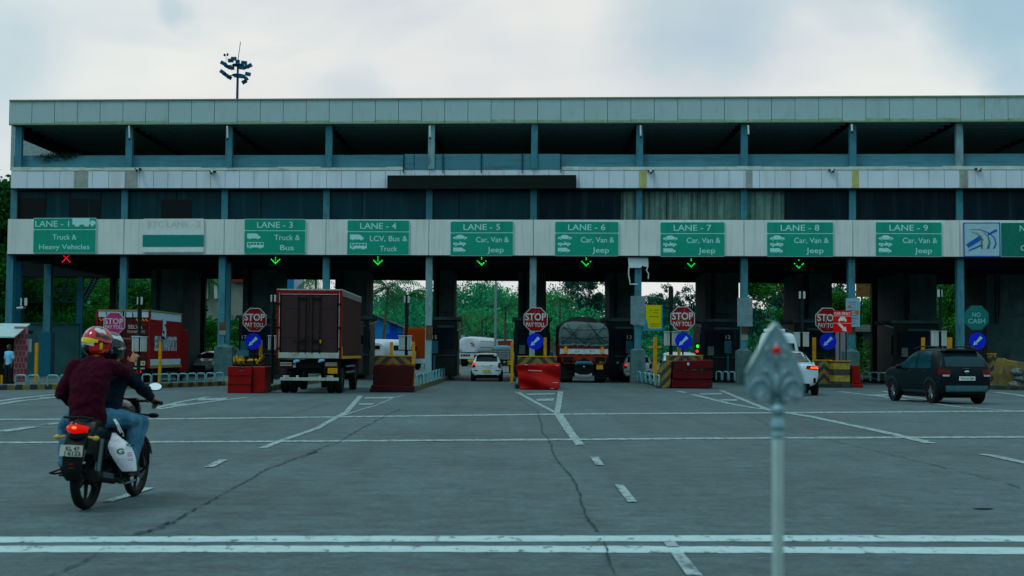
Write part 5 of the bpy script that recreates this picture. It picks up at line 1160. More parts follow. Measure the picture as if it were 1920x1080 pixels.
for s_ in (-1, 1):
    b = MB(); cx_ = s_ * .50; b.box((cx_, .0, 2.48), (.98, .05, 2.05))
    for zz in (3.0, 2.95, 1.93, 1.88): pass
    b.box((cx_ , -.028, 3.05), (.70, .012, .03)); b.box((cx_, -.028, 2.02), (.95, .012, .05)); 
    for dx in (-.40, .40): b.box((cx_ + dx, -.028, 2.5), (.03, .012, 1.9))
    d_ = b.build('door', M_brown, tk, bevel=.004)
    b = MB()
    for dx in (.12, .38): b.tube([(s_ * dx, -.06, 1.42), (s_ * dx, -.06, 3.52)], .018, 6)
    for zz in (1.55, 1.9, 3.4): b.box((s_ * .25, -.055, zz), (.36, .03, .05))
    b.build('lock_bar', M_under, d_)
    b = MB(); b.box((s_ * .38, -.09, 1.87), (.36, .03, .04)); b.build('handle', M_dark, d_)
    for zz in (1.6, 2.35, 3.2):
        b = MB(); b.box((s_ * (W2 / 2 - .08), -.045, zz), (.16, .03, .06)); b.build('hinge', M_under, d_)
b = MB(); b.box((.42, -.10, 1.86), (.05, .03, .12)); b.build('padlock', mat('brass', (.5, .36, .06), .4, .6), tk)
b = MB(); b.box((0, Lb / 2, z1 + .01), (W2 + .02, Lb, .05)); b.build('roof', M_cream, tk)
b = MB(); b.box((W2 / 2 + .016, Lb / 2, z1 - .12), (.02, Lb - .1, .18)); b.build('top_rail', mat('truck_rail', (.16, .15, .14), .7, 0, .4, 6), tk)
b = MB(); b.box((0, -.02, 1.36), (2.15, .08, .20)); b.build('sill', M_cream, tk, bevel=.01)
b = MB(); b.box((W2 / 2 + .02, Lb / 2, 1.30), (.03, Lb - .05, .10)); b.box((W2 / 2 + .02, .05, 1.5), (.03, .07, .35)); b.build('side_stripe', mat('truck_yellow', (.42, .26, .015), .6, 0, .2), tk)
b = MB(); b.box((0, Lb / 2, 1.05), (.9, Lb - .3, .3)); b.box((0, .55, .95), (1.0, .5, .35)); b.box((0, .3, 1.12), (2.1, .3, .16)); b.build('chassis', M_under, tk)
for s_ in (-1, 1):
    b = MB()
    for k in range(3): b.box((s_ * .80, -.03, 1.0 + k * .05), (.42, .04, .022))
    b.build('lamp_guard', M_cream, tk)
    b = MB(); b.box((s_ * .80, .03, .98), (.46, .1, .18)); b.build('tail_lamp', M_redl, tk)
    b = MB(); b.box((s_ * .62, .9, .55), (.55, .04, .7)); b.build('mudflap', M_under, tk)
    wheel(tk, s_ * .98, 1.15, .46, .25, s_, M_rimd, 8, dual=True); wheel(tk, s_ * .98, 5.9, .46, .25, s_, M_rimd, 8)
b = MB(); b.box((.86, -.06, .82), (.34, .02, .19)); pb = b.build('number_plate', mat('plate_orange', (.55, .30, .012), .5), tk)
tx = MB(); put_text(tx, "KL 07", .86, .86, .22, .05, -.073, .01); put_text(tx, "CA 5946", .86, .78, .28, .05, -.073, .01); tx.build('lettering', mat('plate_brown', (.16, .05, .01), .6), pb)
b = MB(); b.box((.05, -.12, .52), (2.08, .09, .11)); b.box((-.78, -.12, .61), (.22, .08, .08)); b.box((.78, -.12, .61), (.24, .08, .08)); b.box((-.38, -.12, .60), (.08, .06, .1)); b.box((.42, -.12, .60), (.08, .06, .1)); b.build('bumper', M_cream, tk, bevel=.01)
b = MB(); b.box((-.78, 0, .8), (.06, .08, .45)); b.box((.6, 0, .8), (.06, .08, .45)); b.build('bumper_arm', M_under, tk)
M_rag = mat('rag_blue', (.22, .40, .55), .9)
for dx, dz_ in ((-.42, 1.16), (.47, 1.19)):
    b = MB(); b.ell((dx, -.06, dz_), (.11, .05, .045)); b.ell((dx - .07, -.07, dz_ - .03), (.05, .04, .05))
    for i_, v in enumerate(b.v): b.v[i_] = (v[0] + random.uniform(-.015, .015), v[1], v[2] + random.uniform(-.015, .015))
    b.build('rag', M_rag, tk)
b = MB()
for k in range(2): b.box((W2 / 2 - .02, 3.4, .75 + .22 * k), (.04, 3.0, .07))
b.build('side_guard', mat('guard_grey', (.12, .15, .15), .6), tk)
b = MB(); b.box((0, Lb + .9, 1.7), (2.2, 1.6, 2.2)); b.build('cab', M_brown, tk, bevel=.08)
b = MB(); b.box((1.18, Lb + .6, 2.0), (.12, .08, .35)); b.box((-1.18, Lb + .6, 2.0), (.12, .08, .35)); b.build('mirror', M_under, tk)

# ------------------------------------------------------------ maroon container truck (lane 2)
s = FPX / 64.; p = dp(232.5, 560, 64)
ct = empty('container_truck', (p.x, 64, 0), 0, 'maroon container truck lettered SELVA TRANSPORTS with white stripes behind the riders', 'truck')
W2 = 2.42; z0, z1 = .70, 3.32; Lb = 6.1
M_mar = mat('container_maroon', (.17, .012, .018), .6, 0, .12, 1.5, dirt=(.10, .02, .02), dirt_amt=.5); M_mard = mat('container_rear', (.075, .016, .017), .55, .1, .15, 1.5)
M_cwhite = mat('container_white', (.40, .52, .62), .5, 0, .12, 3)
b = MB(); b.box((0, Lb / 2, (z0 + z1) / 2), (W2 - .12, Lb, z1 - z0)); b.build('container_body', M_mard, ct)
def corr(zz0, zz1, m, nm, proud=0.0):
    b = MB(); n = 42
    for s_ in (-1, 1):
        pv = []; 
        for i in range(n * 4 + 1):
            y = .08 + (Lb - .16) * i / (n * 4); x = s_ * (W2 / 2 - .02 - (.03 if (i % 4) in (2, 3) else 0) + proud); pv += [(x, y, zz0), (x, y, zz1)]
        b.add(pv, [(2 * i, 2 * i + 2, 2 * i + 3, 2 * i + 1) for i in range(n * 4)])
    return b.build(nm, m, ct)
corr(z0 + .40, z1 - .42, M_mar, 'side_panel'); corr(z1 - .42, z1 - .08, M_cwhite, 'white_side_band', .003); corr(z0 + .12, z0 + .40, M_cwhite, 'white_side_band', .003)
b = MB()
for s_ in (-1, 1): b.box((s_ * (W2 / 2 - .04), .02, (z0 + z1) / 2), (.09, .14, z1 - z0)); b.box((s_ * (W2 / 2 - .04), Lb, (z0 + z1) / 2), (.09, .14, z1 - z0))
b.box((0, .02, z1 - .04), (W2, .14, .09)); b.build('corner_frame', M_mar, ct, bevel=.008)
b = MB()
for s_ in (-1, 1): b.box((s_ * (W2 / 2 - .02), Lb / 2, z1 - .03), (.06, Lb, .07))
b.box((0, -.055, z1 - .035), (W2 - .1, .02, .05)); b.build('top_rail', mat('rail_olive', (.22, .22, .12), .6), ct)
b = MB(); b.box((W2 / 2, Lb / 2, z0 + .05), (.05, Lb, .12)); b.box((-W2 / 2, Lb / 2, z0 + .05), (.05, Lb, .12)); b.build('bottom_rail', mat('rail_ochre', (.26, .20, .06), .6), ct)
b = MB()
for x in (-.58, .58): b.box((x, -.035, z1 - .21), (1.08, .02, .26))
b.build('white_top_panel', M_cwhite, ct)
for s_ in (-1, 1):
    b = MB(); b.box((s_ * .57, -.02, (z0 + z1) / 2 - .2), (1.06, .04, z1 - z0 - .5))
    for k in range(5): b.box((s_ * .57, -.045, 1.15 + k * .36), (.92, .03, .13))
    d_ = b.build('door', M_mard, ct, bevel=.01)
    b = MB()
    for dx in (.1, .42, .75): b.tube([(s_ * dx, -.08, z0 + .1), (s_ * dx, -.08, z1 - .1)], .018, 6)
    b.build('lock_bar', M_mard, d_)
M_ora = mat('hazard_orange', (.75, .20, .02), .5)
b = MB()
for x0 in (-1.10, .55):
    for k in range(4 if x0 > 0 else 2): x = x0 + k * .14; b.add([(x, -.07, 2.92), (x + .07, -.07, 2.92), (x + .16, -.07, 2.80), (x + .09, -.07, 2.80)], [(0, 1, 2, 3)])
b.build('hazard_stripes', M_ora, ct)
tx = MB(); put_text(tx, "SELVA", .56, 2.55, .66, .16, -.102, .03); put_text(tx, "TRANSPORTS", .59, 2.33, .80, .11, -.102, .02); put_text(tx, "PUDUCHERRY", .50, 2.02, .9, .07, -.102, .01)
tx.build('rear_lettering', mat('letters_pale', (.34, .28, .27), .6), ct)
tx = MB(); put_text(tx, "SELVA TRANSPORTS", 0, 0, 4.3, .62, 0, .04); 
b = MB(); b.add([(W2 / 2 + .002, v[0] + 2.95, v[2] + 1.82) for v in tx.v], tx.f)
tx = MB(); put_text(tx, "5", 0, 0, .8, .85, 0, .06); b.add([(W2 / 2 + .002, v[0] + 2.6, v[2] + 2.50) for v in tx.v], tx.f); b.build('side_lettering', M_cwhite, ct)
b = MB(); b.box((.80, -.08, z0 + .22), (.46, .03, .20)); pb = b.build('number_plate', mat('plate_cream', (.42, .40, .30), .5), ct); tx = MB(); put_text(tx, "9 5 0", .80, z0 + .22, .36, .10, -.1, .02); tx.build('lettering', M_ink, pb)
b = MB(); b.box((0, .3, z0 - .15), (2.1, .5, .25)); b.box((0, Lb / 2, z0 - .2), (.9, Lb, .3)); b.build('chassis', M_under, ct)
b = MB(); b.box((.55, -.02, z0 - .01), (.9, .05, .07)); b.build('lamp_bar', M_cream, ct)
for s_ in (-1, 1):
    b = MB(); b.ell((s_ * .74, -.06, z0 - .16), (.10, .03, .10)); b.build('brake_lamp', M_redon, ct)
    for y in (1.0, 2.2, 6.8): wheel(ct, s_ * .98, y, .42, .25, s_, M_rimd, 8, dual=y < 5)
b = MB(); b.box((0, Lb + 1.0, 1.5), (2.3, 1.6, 2.1)); b.build('cab', M_mar, ct, bevel=.08)

# ------------------------------------------------------------ tarpaulin lorry (lane 6)
Y = 73.0; s = FPX / Y; p = dp(1095.5, 560, Y)
lo = empty('lorry', (p.x, Y, 0), 0, 'lorry with grey roped tarpaulin over its load and red and white tailboard, in lane 6', 'lorry')
M_tarp = mat('tarpaulin', (.10, .14, .145), .6, 0, .35, 2.2, bump=.5, bscale=5, dirt=(.03, .045, .05), dirt_amt=.6, dirt_scale=(1.5, 1.5, 3)); M_tarpd = mat('tarpaulin_dark', (.012, .017, .018), .7)
M_lred = mat('lorry_red', (.15, .028, .018), .6, 0, .3, 5, dirt=(.05, .03, .03), dirt_amt=.6)
bm = bmesh.new()
def loft(name, m, parent, rings, noise=0.0, smooth=True, sub=0):
    b = MB(); n = len(rings[0]); pv = []
    for r_ in rings:
        for q in r_: pv.append((q[0] + random.uniform(-1, 1) * noise, q[1] + random.uniform(-1, 1) * noise, q[2] + random.uniform(-1, 1) * noise))
    b.add(pv, [(i * n + k, i * n + (k + 1) % n, (i + 1) * n + (k + 1) % n, (i + 1) * n + k) for i in range(len(rings) - 1) for k in range(n)] + [tuple(range(n)), tuple((len(rings) - 1) * n + k for k in range(n))])
    return b.build(name, m, parent, smooth=smooth if smooth is True else 40)
def tring(y, w_, zb, zt, n=18, sag=0.0):
    P = []
    for k in range(n):
        a = math.pi * k / (n - 1); c_, s_ = math.cos(a), math.sin(a)
        P.append((w_ * (abs(c_) ** .38) * (1 if c_ > 0 else -1), y, zb + (zt - zb) * (s_ ** .42 if s_ > 0 else 0) + random.uniform(-.03, .03)))
    return P + [(-w_ * .9, y, zb - .02), (w_ * .9, y, zb - .02)]
loft('tarpaulin', M_tarp, lo, [tring(-.05, 1.24, 1.90, 2.95), tring(.02, 1.27, 1.88, 3.08), tring(.25, 1.29, 1.86, 3.12), tring(.6, 1.29, 1.86, 3.1)], .012)
HP = [(-1.22, 1.9), (-1.24, 2.85), (-1.12, 3.02), (-.95, 3.14), (-.72, 3.31), (-.45, 3.36), (-.1, 3.41), (.25, 3.37), (.5, 3.38), (.72, 3.22), (.95, 3.04), (1.2, 2.96), (1.24, 1.9)]
loft('load_cover', M_tarpd, lo, [[(x * k_, y, 1.9 + (z - 1.9) * k2) for x, z in HP] for y, k_, k2 in ((.35, .97, .97), (.7, 1.0, 1.0), (2.2, 1.02, 1.03), (4.2, 1.02, .98), (6.2, 1.0, 1.0))], .025)
b = MB()
rr = random.Random(4)
def onr(x, z): return (x, -.10 + .02 * abs(x), z)
for a_, c_ in (((-1.15, 3.0), (.1, 2.05)), ((-.9, 3.05), (-.35, 2.4)), ((.2, 3.05), (1.15, 2.1)), ((1.1, 3.0), (.2, 2.2)), ((-.2, 2.95), (-1.1, 2.1)), ((-1.2, 2.35), (1.2, 2.36)), ((-1.2, 2.82), (1.2, 2.80)), ((.4, 2.6), (-.1, 2.0)), ((.55, 2.7), (.95, 2.0))):
    b.tube([onr(a_[0] + (c_[0] - a_[0]) * t_ + rr.uniform(-.02, .02), a_[1] + (c_[1] - a_[1]) * t_ - .10 * math.sin(t_ * 3.14)) for t_ in np.linspace(0, 1, 7)], .014, 4)
b.build('rope', M_tarpd, lo)
b = MB()
for k in range(26):
    x = -1.2 + k * .096; b.ell((x, -.09, 1.93 + rr.uniform(-.035, .035)), (.07, .05, rr.uniform(.04, .08)), 8, 5)
b.build('tarpaulin_hem', M_tarp, lo, smooth=True)
b = MB(); b.box((0, 3.2, 1.65), (2.5, 6.4, .72)); b.build('cargo_body', M_lred, lo)
b = MB(); b.box((0, -.03, 1.83), (2.5, .06, .2)); b.build('red_tailboard', M_lred, lo)
b = MB()
for k in range(6): b.box((-1.03 + k * .412, -.045, 1.60), (.40, .05, .28))
b.build('white_tailboard', mat('tail_white', (.42, .52, .54), .6, 0, .15, 4), lo)
b = MB()
for k in range(6): b.box((-1.03 + k * .412, -.075, 1.475), (.34, .01, .035))
b.build('red_dashes', mat('dash_red', (.45, .01, .02), .5), lo)
tx = MB(); put_text(tx, "G", -.42, 1.60, .08, .08, -.073, .02); put_text(tx, "E", -.28, 1.60, .08, .08, -.073, .02); put_text(tx, "E", .34, 1.62, .07, .08, -.073, .02); put_text(tx, "C", .52, 1.63, .08, .08, -.073, .02); tx.build('lettering', mat('letters_green', (.02, .05, .04), .6), lo)
M_orb = mat('orange_board', (.65, .24, .015), .5)
for x in (-.95, .93):
    b = MB(); b.box((x, -.09, 1.72), (.15, .03, .42)); b.build('reflector_board', M_orb, lo)
b = MB(); b.box((0, .0, 1.27), (2.3, .12, .30)); b.build('lamp_panel', M_lred, lo)
for s_ in (-1, 1):
    b = MB(); b.box((s_ * .82, -.06, 1.22), (.50, .05, .22)); b.build('tail_lamp', M_under, lo)
    b = MB(); b.tube([(s_ * 1.12, -.12, 1.42), (s_ * 1.12, -.14, 1.1), (s_ * 1.0, -.15, 1.0), (s_ * .55, -.15, 1.0), (s_ * .5, -.13, 1.35)], .025, 6); b.build('lamp_cage', M_lred, lo)
    b = MB(); b.box((s_ * .82, .45, .55), (.75, .03, .75)); b.build('mudflap', M_under, lo)
    for y in (1.0, 2.2, 6.6): wheel(lo, s_ * 1.0, y, .48, .26, s_, M_rimd, 8, dual=y < 5)
b = MB(); b.tube([(-.42, -.1, .95), (-.38, -.12, 1.02), (.38, -.12, 1.02), (.42, -.1, .95)], .09, 8); b.build('blue_roll', mat('roll_blue', (.03, .13, .18), .6), lo, smooth=40)
b = MB(); b.prism([(-.32, 1.12), (0, 1.30), (.32, 1.12)], -.08, -.02, 'Y'); b.prism([(-.5, .95), (.5, .95), (.45, .52), (.2, .42), (-.2, .42), (-.45, .52)], .0, .3, 'Y'); b.build('rear_chassis', M_under, lo)
b = MB(); b.ell((0, -.02, .83), (.05, .02, .05)); b.build('hook', M_chrome, lo)
b = MB(); b.box((.80, -.12, .82), (.33, .02, .24)); b.build('number_plate', mat('plate_dull', (.42, .24, .012), .6), lo)
b = MB(); b.box((0, 3.4, .85), (.9, 6, .3)); b.build('chassis', M_under, lo)
b = MB(); b.prism([(-.55, .12), (.55, .12), (.55, .38), (.3, .30), (0, .22), (-.3, .32), (-.55, .30)], .38, .42, 'Y'); b.build('white_guard_plate', mat('guard_plate', (.25, .32, .33), .6), lo)
b = MB(); b.box((0, 7.4, 1.6), (2.4, 1.7, 2.2)); b.build('cab', M_lred, lo, bevel=.08)

# ------------------------------------------------------------ vehicles beyond the gate
Y = 155.; p = dp(880, 560, Y)
tn = empty('tanker', (p.x, Y, 0), R(-13), 'white road tanker with red and green emblem beyond the LANE - 5 gate', 'tanker')
M_tank = mat('tank_white', (.52, .58, .66), .35, .1, .08, 1)
def sup(y, w_, h_, zc, n=28, e=.62): return [(w_ * abs(math.cos(a)) ** e * (1 if math.cos(a) >= 0 else -1), y, zc + h_ * abs(math.sin(a)) ** e * (1 if math.sin(a) >= 0 else -1)) for a in np.linspace(0, 2 * math.pi, n + 1)[:-1]]
loft('tank', M_tank, tn, [sup(0, 1.02, .72, 2.35), sup(.12, 1.16, .84, 2.35), sup(.4, 1.2, .87, 2.35), sup(8.6, 1.2, .87, 2.35), sup(9, 1.1, .8, 2.35)], smooth=40)
b = MB(); b.box((0, .3, 1.15), (2.2, .4, .62)); b.build('rear_panel', M_tank, tn)
b = MB()
for k in range(4): b.box((-.85 + k * .28, .08, 1.22), (.2, .04, .2))
b.box((.75, .08, 1.15), (.4, .04, .25)); b.build('tail_lamp', M_redl, tn)
b = MB(); b.box((0, 4.5, .65), (2.0, 8, .6)); b.build('chassis', M_under, tn); b = MB(); b.box((.2, -.02, .68), (.6, .03, .2)); b.build('number_plate', M_pyel, tn)
b = MB(); b.ell((.30, -.03, 2.55), (.16, .03, .08)); b.ell((.52, -.02, 2.42), (.12, .03, .07)); b.build('red_emblem', mat('emblem_red', (.5, .02, .02), .5), tn); b = MB(); b.ell((.40, -.03, 2.28), (.16, .03, .06)); b.ell((.62, -.02, 2.2), (.08, .03, .05)); b.build('green_emblem', mat('emblem_dgreen', (.02, .15, .05), .5), tn)
b = MB(); b.tube([(-1.0, -.03, 1.62), (1.0, -.03, 1.62)], .02, 4); 
for x in (-.95, -.8, -.65): b.tube([(x, .3, 3.15), (x, .3, 3.42)], .035, 5)
for k in range(14): b.tube([(-.1, .6 + k * .55, 3.2), (-.1, .6 + k * .55, 3.32)], .05, 5)
b.build('rails', M_tank, tn); b = MB(); b.box((1.19, 4.5, 2.75), (.03, 8, .05)); b.box((1.21, 4.5, 2.1), (.03, 8, .09)); b.build('side_stripe', mat('stripe_rust', (.32, .12, .06), .6), tn)
for s_ in (-1, 1):
    for y in (1.2, 2.4, 7.5): wheel(tn, s_ * .95, y, .48, .26, s_, M_rimd, 8)
b = MB(); b.box((0, 10, 1.7), (2.3, 1.8, 2.3)); b.build('cab', M_lred, tn, bevel=.08)
Y = 107.; p = dp(942, 560, Y)
mt = empty('pickup_truck', (p.x, Y, 0), R(-3), 'pale grey slatted pickup truck just right of the white hatchback', 'pickup truck')
M_slat = mat('slat_grey', (.28, .36, .38), .5, .2, .15, 4)
b = MB(); b.box((0, 1.5, 1.45), (1.62, 3, .85)); b.build('cargo_bed', M_slat, mt)
b = MB()
for k in range(5): b.box((0, -.03, 1.08 + k * .18), (1.66, .05, .07))
for k in range(6): b.box((-.8 + k * .32, -.035, 1.45), (.05, .05, .9))
b.build('slats', mat('slat_pale', (.38, .46, .47), .5, .2), mt)
b = MB(); b.ell((0, .9, 1.88), (.72, .8, .2)); b.build('load_sheet', mat('sheet_blue', (.10, .24, .32), .7, 0, .3), mt, smooth=True)
b = MB(); b.box((0, 1.6, .8), (.8, 3.4, .3)); b.box((0, .1, .95), (1.6, .1, .12)); b.build('chassis', M_under, mt); b = MB(); b.box((.5, -.02, .78), (.36, .03, .34)); b.build('number_plate', M_pyel, mt)
for s_ in (-1, 1):
    for y in (.8, 3.4): wheel(mt, s_ * .62, y, .31, .22, s_, M_rimd, 8)
b = MB(); b.box((0, 3.9, 1.2), (1.55, 1.3, 1.4)); b.build('cab', M_slat, mt, bevel=.08)
Y = 175.; p = dp(942.5, 560, Y)
cc = empty('container_lorry', (p.x, Y, 0), 0, 'distant red container lorry with white frame behind the grey pickup', 'lorry')
b = MB(); b.box((0, 4, 1.9), (2.6, 8, 2.5)); b.build('container_body', mat('far_red', (.28, .04, .035), .6), cc); b = MB(); b.box((0, -.03, 3.1), (2.7, .06, .16)); b.box((1.3, -.03, 2.4), (.14, .06, 1.4)); b.box((-1.3, -.03, 2.4), (.14, .06, 1.4)); b.build('frame', M_cwhite, cc)
for s_ in (-1, 1):
    for y in (1, 6.5): wheel(cc, s_ * .95, y, .48, .26, s_, M_rimd, 8)
# white coach and orange container behind lane 4
Y = 118.; p = dp(708, 560, Y)
bs = empty('coach', (p.x - .2, Y, 0), R(-25), 'white rounded coach in front of the blue shed', 'coach')
loft('body', M_tank, bs, [sup(0, .9, .75, 1.5), sup(.25, 1.12, 1.0, 1.5), sup(.7, 1.2, 1.08, 1.5), sup(6.5, 1.2, 1.08, 1.5), sup(7, 1.1, 1., 1.5)], smooth=40)
b = MB(); b.box((1.2, 3.4, 1.85), (.04, 4.6, .42)); b.box((.0, -.01, 1.9), (1.0, .06, .3)); b.build('window', M_cglass, bs)
for s_ in (-1, 1):
    for y in (1.2, 5.5): wheel(bs, s_ * 1.05, y, .42, .24, s_, M_rimd, 8)
Y = 122.; a = dp(757, 560, Y); b_ = dp(806, 560, Y)
oc = empty('shipping_container', ((a.x + b_.x) / 2, Y, 0), 0, 'orange ribbed shipping container beyond the fourth booth', 'container'); wq = b_.x - a.x
b = MB(); b.box((0, 1.2, 2.3), (wq, 2.4, 2.6)); b.build('container_body', mat('cont_orange', (.32, .075, .025), .6, 0, .2, 2), oc)
b = MB()
for k in range(10): b.box((-wq / 2 + .1 + k * (wq - .2) / 9, -.03, 2.3), (.08, .06, 2.4))
b.build('ribs', mat('cont_orange2', (.24, .05, .02), .6), oc); b = MB(); b.box((0, .2, .75), (wq, .5, .4)); b.build('chassis', M_cwhite, oc)
for s_ in (-1, 1): wheel(oc, s_ * .8, .8, .45, .25, s_, M_rimd, 8)

# ------------------------------------------------------------ vegetation
def leaf_mat(name, c1, c2, scale=.25):
    m = bpy.data.materials.new(name); m.use_nodes = True; t = m.node_tree; N = t.nodes; L = t.links; b = N['Principled BSDF']
    co = N.new('ShaderNodeTexCoord'); nz = N.new('ShaderNodeTexNoise'); nz.inputs['Scale'].default_value = scale; nz.inputs['Detail'].default_value = 4; L.new(co.outputs['Object'], nz.inputs[0])
    r = N.new('ShaderNodeValToRGB'); r.color_ramp.elements[0].position = .35; r.color_ramp.elements[0].color = (*c1, 1); r.color_ramp.elements[1].position = .68; r.color_ramp.elements[1].color = (*c2, 1); L.new(nz.outputs[0], r.inputs[0])
    ge = N.new('ShaderNodeNewGeometry'); mr = N.new('ShaderNodeMapRange'); mr.inputs[3].default_value = .45; mr.inputs[4].default_value = 1.5; L.new(ge.outputs['Random Per Island'], mr.inputs[0])
    v = N.new('ShaderNodeVectorMath'); v.operation = 'SCALE'; L.new(r.outputs[0], v.inputs[0]); L.new(mr.outputs[0], v.inputs['Scale']); L.new(v.outputs[0], b.inputs['Base Color'])
    b.inputs['Roughness'].default_value = .8; b.inputs['Specular IOR Level'].default_value = .08
    tr = N.new('ShaderNodeBsdfTranslucent'); L.new(v.outputs[0], tr.inputs[0]); ms = N.new('ShaderNodeMixShader'); ms.inputs[0].default_value = .42; L.new(b.outputs[0], ms.inputs[1]); L.new(tr.outputs[0], ms.inputs[2]); L.new(ms.outputs[0], N['Material Output'].inputs[0])
    MATS[name] = m; return m
M_for = leaf_mat('forest_leaf', (.003, .125, .082), (.028, .36, .13), .06)  # distance haze put into the leaf colour as a paler teal green
M_bush = leaf_mat('bush_leaf', (.004, .075, .018), (.040, .27, .028), .3)
M_lime = leaf_mat('lime_leaf', (.012, .13, .012), (.06, .34, .02), .5)
M_lacy = leaf_mat('lacy_leaf', (.004, .065, .052), (.025, .15, .08), .2)
M_palm = leaf_mat('palm_leaf', (.008, .11, .06), (.06, .25, .07), .4)
M_bark = mat('bark', (.09, .08, .065), .9, 0, .3, 5)
def leaf_cloud(centers, radii, n_per, size, seed=0, flat=.75, shell=.55):
    """leaf sized quads spread through lumpy clumps; returns a mesh"""
    g = np.random.default_rng(seed); C_ = np.repeat(np.asarray(centers, float), n_per, 0); Rr = np.repeat(np.asarray(radii, float), n_per, 0)
    n = len(C_); d = g.normal(size=(n, 3)); d /= np.linalg.norm(d, axis=1)[:, None]
    rad = (shell + (1 - shell) * g.random(n)) ** .8 * (1 + .22 * g.normal(size=n))
    P = C_ + d * (Rr * rad)[:, None] * np.array([1, 1, flat])
    a = g.normal(size=(n, 3)) + d * .6; a /= np.linalg.norm(a, axis=1)[:, None]
    b = np.cross(a, g.normal(size=(n, 3))); b /= np.linalg.norm(b, axis=1)[:, None]; c = np.cross(a, b)
    s = (size * (.6 + .8 * g.random(n)))[:, None]
    V = np.stack([P - b * s, P + c * s * .55, P + b * s, P - c * s * .55], 1).reshape(-1, 3)
    me = bpy.data.meshes.new('leaves'); me.vertices.add(4 * n); me.vertices.foreach_set('co', V.ravel())
    me.loops.add(4 * n); me.loops.foreach_set('vertex_index', np.arange(4 * n)); me.polygons.add(n); me.polygons.foreach_set('loop_start', np.arange(0, 4 * n, 4)); me.polygons.foreach_set('loop_total', np.full(n, 4)); me.update(); return me
# far wooded hill: terrain and the wood on it
prof = [(-400, 430), (0, 440), (300, 470), (440, 490), (600, 525), (690, 536), (740, 522), (800, 527), (850, 508), (925, 504), (945, 512), (968, 530), (1023, 517), (1070, 524), (1105, 552), (1143, 572), (1200, 580), (1240, 560), (1300, 580), (1402, 578), (1440, 545), (1468, 520), (1530, 515), (1560, 500), (1605, 545), (1700, 505), (1770, 515), (1850, 490), (2000, 470), (2400, 440)]
def ptop(px): return float(np.interp(px, [p[0] for p in prof], [p[1] for p in prof]))
YH0, YH1 = 178., 300.
def hill_z(X, Y):
    px = 960 + X / Y * FPX; zt = dp(px, ptop(px) + 9, YH1).z - 6.0; f = min(1, max(0, (Y - YH0) / (YH1 - YH0))); return -.2 + max(0, zt) * f ** .75
b = MB(); xs = np.linspace(-130, 150, 71); ys = np.linspace(YH0, 330, 16)
b.add([(x, y, hill_z(x, min(y, YH1))) for y in ys for x in xs], [(j * 71 + i, j * 71 + i + 1, (j + 1) * 71 + i + 1, (j + 1) * 71 + i) for j in range(15) for i in range(70)])
tag(b.build('hill', mat('hill_soil', (.035, .05, .03), .95, 0, .4, .1, dirt=(.14, .06, .04), dirt_amt=.8, dirt_scale=(.05, .05, .05), dthr=(.55, .68)), smooth=True), kind='structure')
g = np.random.default_rng(3); cs = []; rs = []
for _ in range(760):
    Y = YH0 + (YH1 - YH0) * g.random() ** .8; X = g.uniform(-112, 125) * Y / 300 * 1.0
    r = g.uniform(1.8, 4.2); cs.append((X, Y, hill_z(X, Y) + r * .75)); rs.append(r)
o = obj_from(leaf_cloud(cs, rs, 300, .27, 5), 'hill_wood', M_for); tag(o, 'dense green wood covering the far hill seen through the gates', 'wood', kind='stuff')
# unseen hillside added behind the camera to darken reflections in glass and paint
b = MB(); b.add([(-400, -45, 0), (400, -45, 0), (500, -110, 26), (-500, -110, 26), (600, -300, 40), (-600, -300, 40)], [(0, 1, 2, 3), (3, 2, 4, 5)])
tag(b.build('hill', mat('unseen_hill_green', (.02, .05, .03), .95, 0, .5, .2)), kind='structure')
# near woodland on the left
cs = []; rs = []; g = np.random.default_rng(8)
for _ in range(190):
    Y = g.uniform(101, 128); px = g.uniform(-120, 452); X = (px - 960) / FPX * Y; zt = float(np.interp(px, [-120, 40, 140, 250, 330, 360, 452], [13.5, 11.5, 9, 8.5, 8.5, 5.2, 4.6])); r = g.uniform(.8, 1.9)
    cs.append((X, Y, g.uniform(.3, zt - r))); rs.append(r)
o = obj_from(leaf_cloud(cs, rs, 260, .17, 6), 'thicket', M_bush); tag(o, 'dense green thicket behind the left gates and staircase', 'thicket', kind='stuff')
cs = []; rs = []
for _ in range(60):
    px = g.uniform(-60, 450); Y = g.uniform(98, 101); zt = float(np.interp(px, [-60, 160, 260, 350, 440, 450], [4, 4.5, 5, 5.4, 4.6, 4.4])) ; r = g.uniform(.5, 1.1); cs.append(((px - 960) / FPX * Y, Y, g.uniform(.2, zt - r))); rs.append(r)
o = obj_from(leaf_cloud(cs, rs, 300, .13, 9), 'creeper_hedge', M_lime); tag(o, 'bright green creeper-covered hedge beside the maroon container', 'hedge', kind='stuff')
TREE = {}
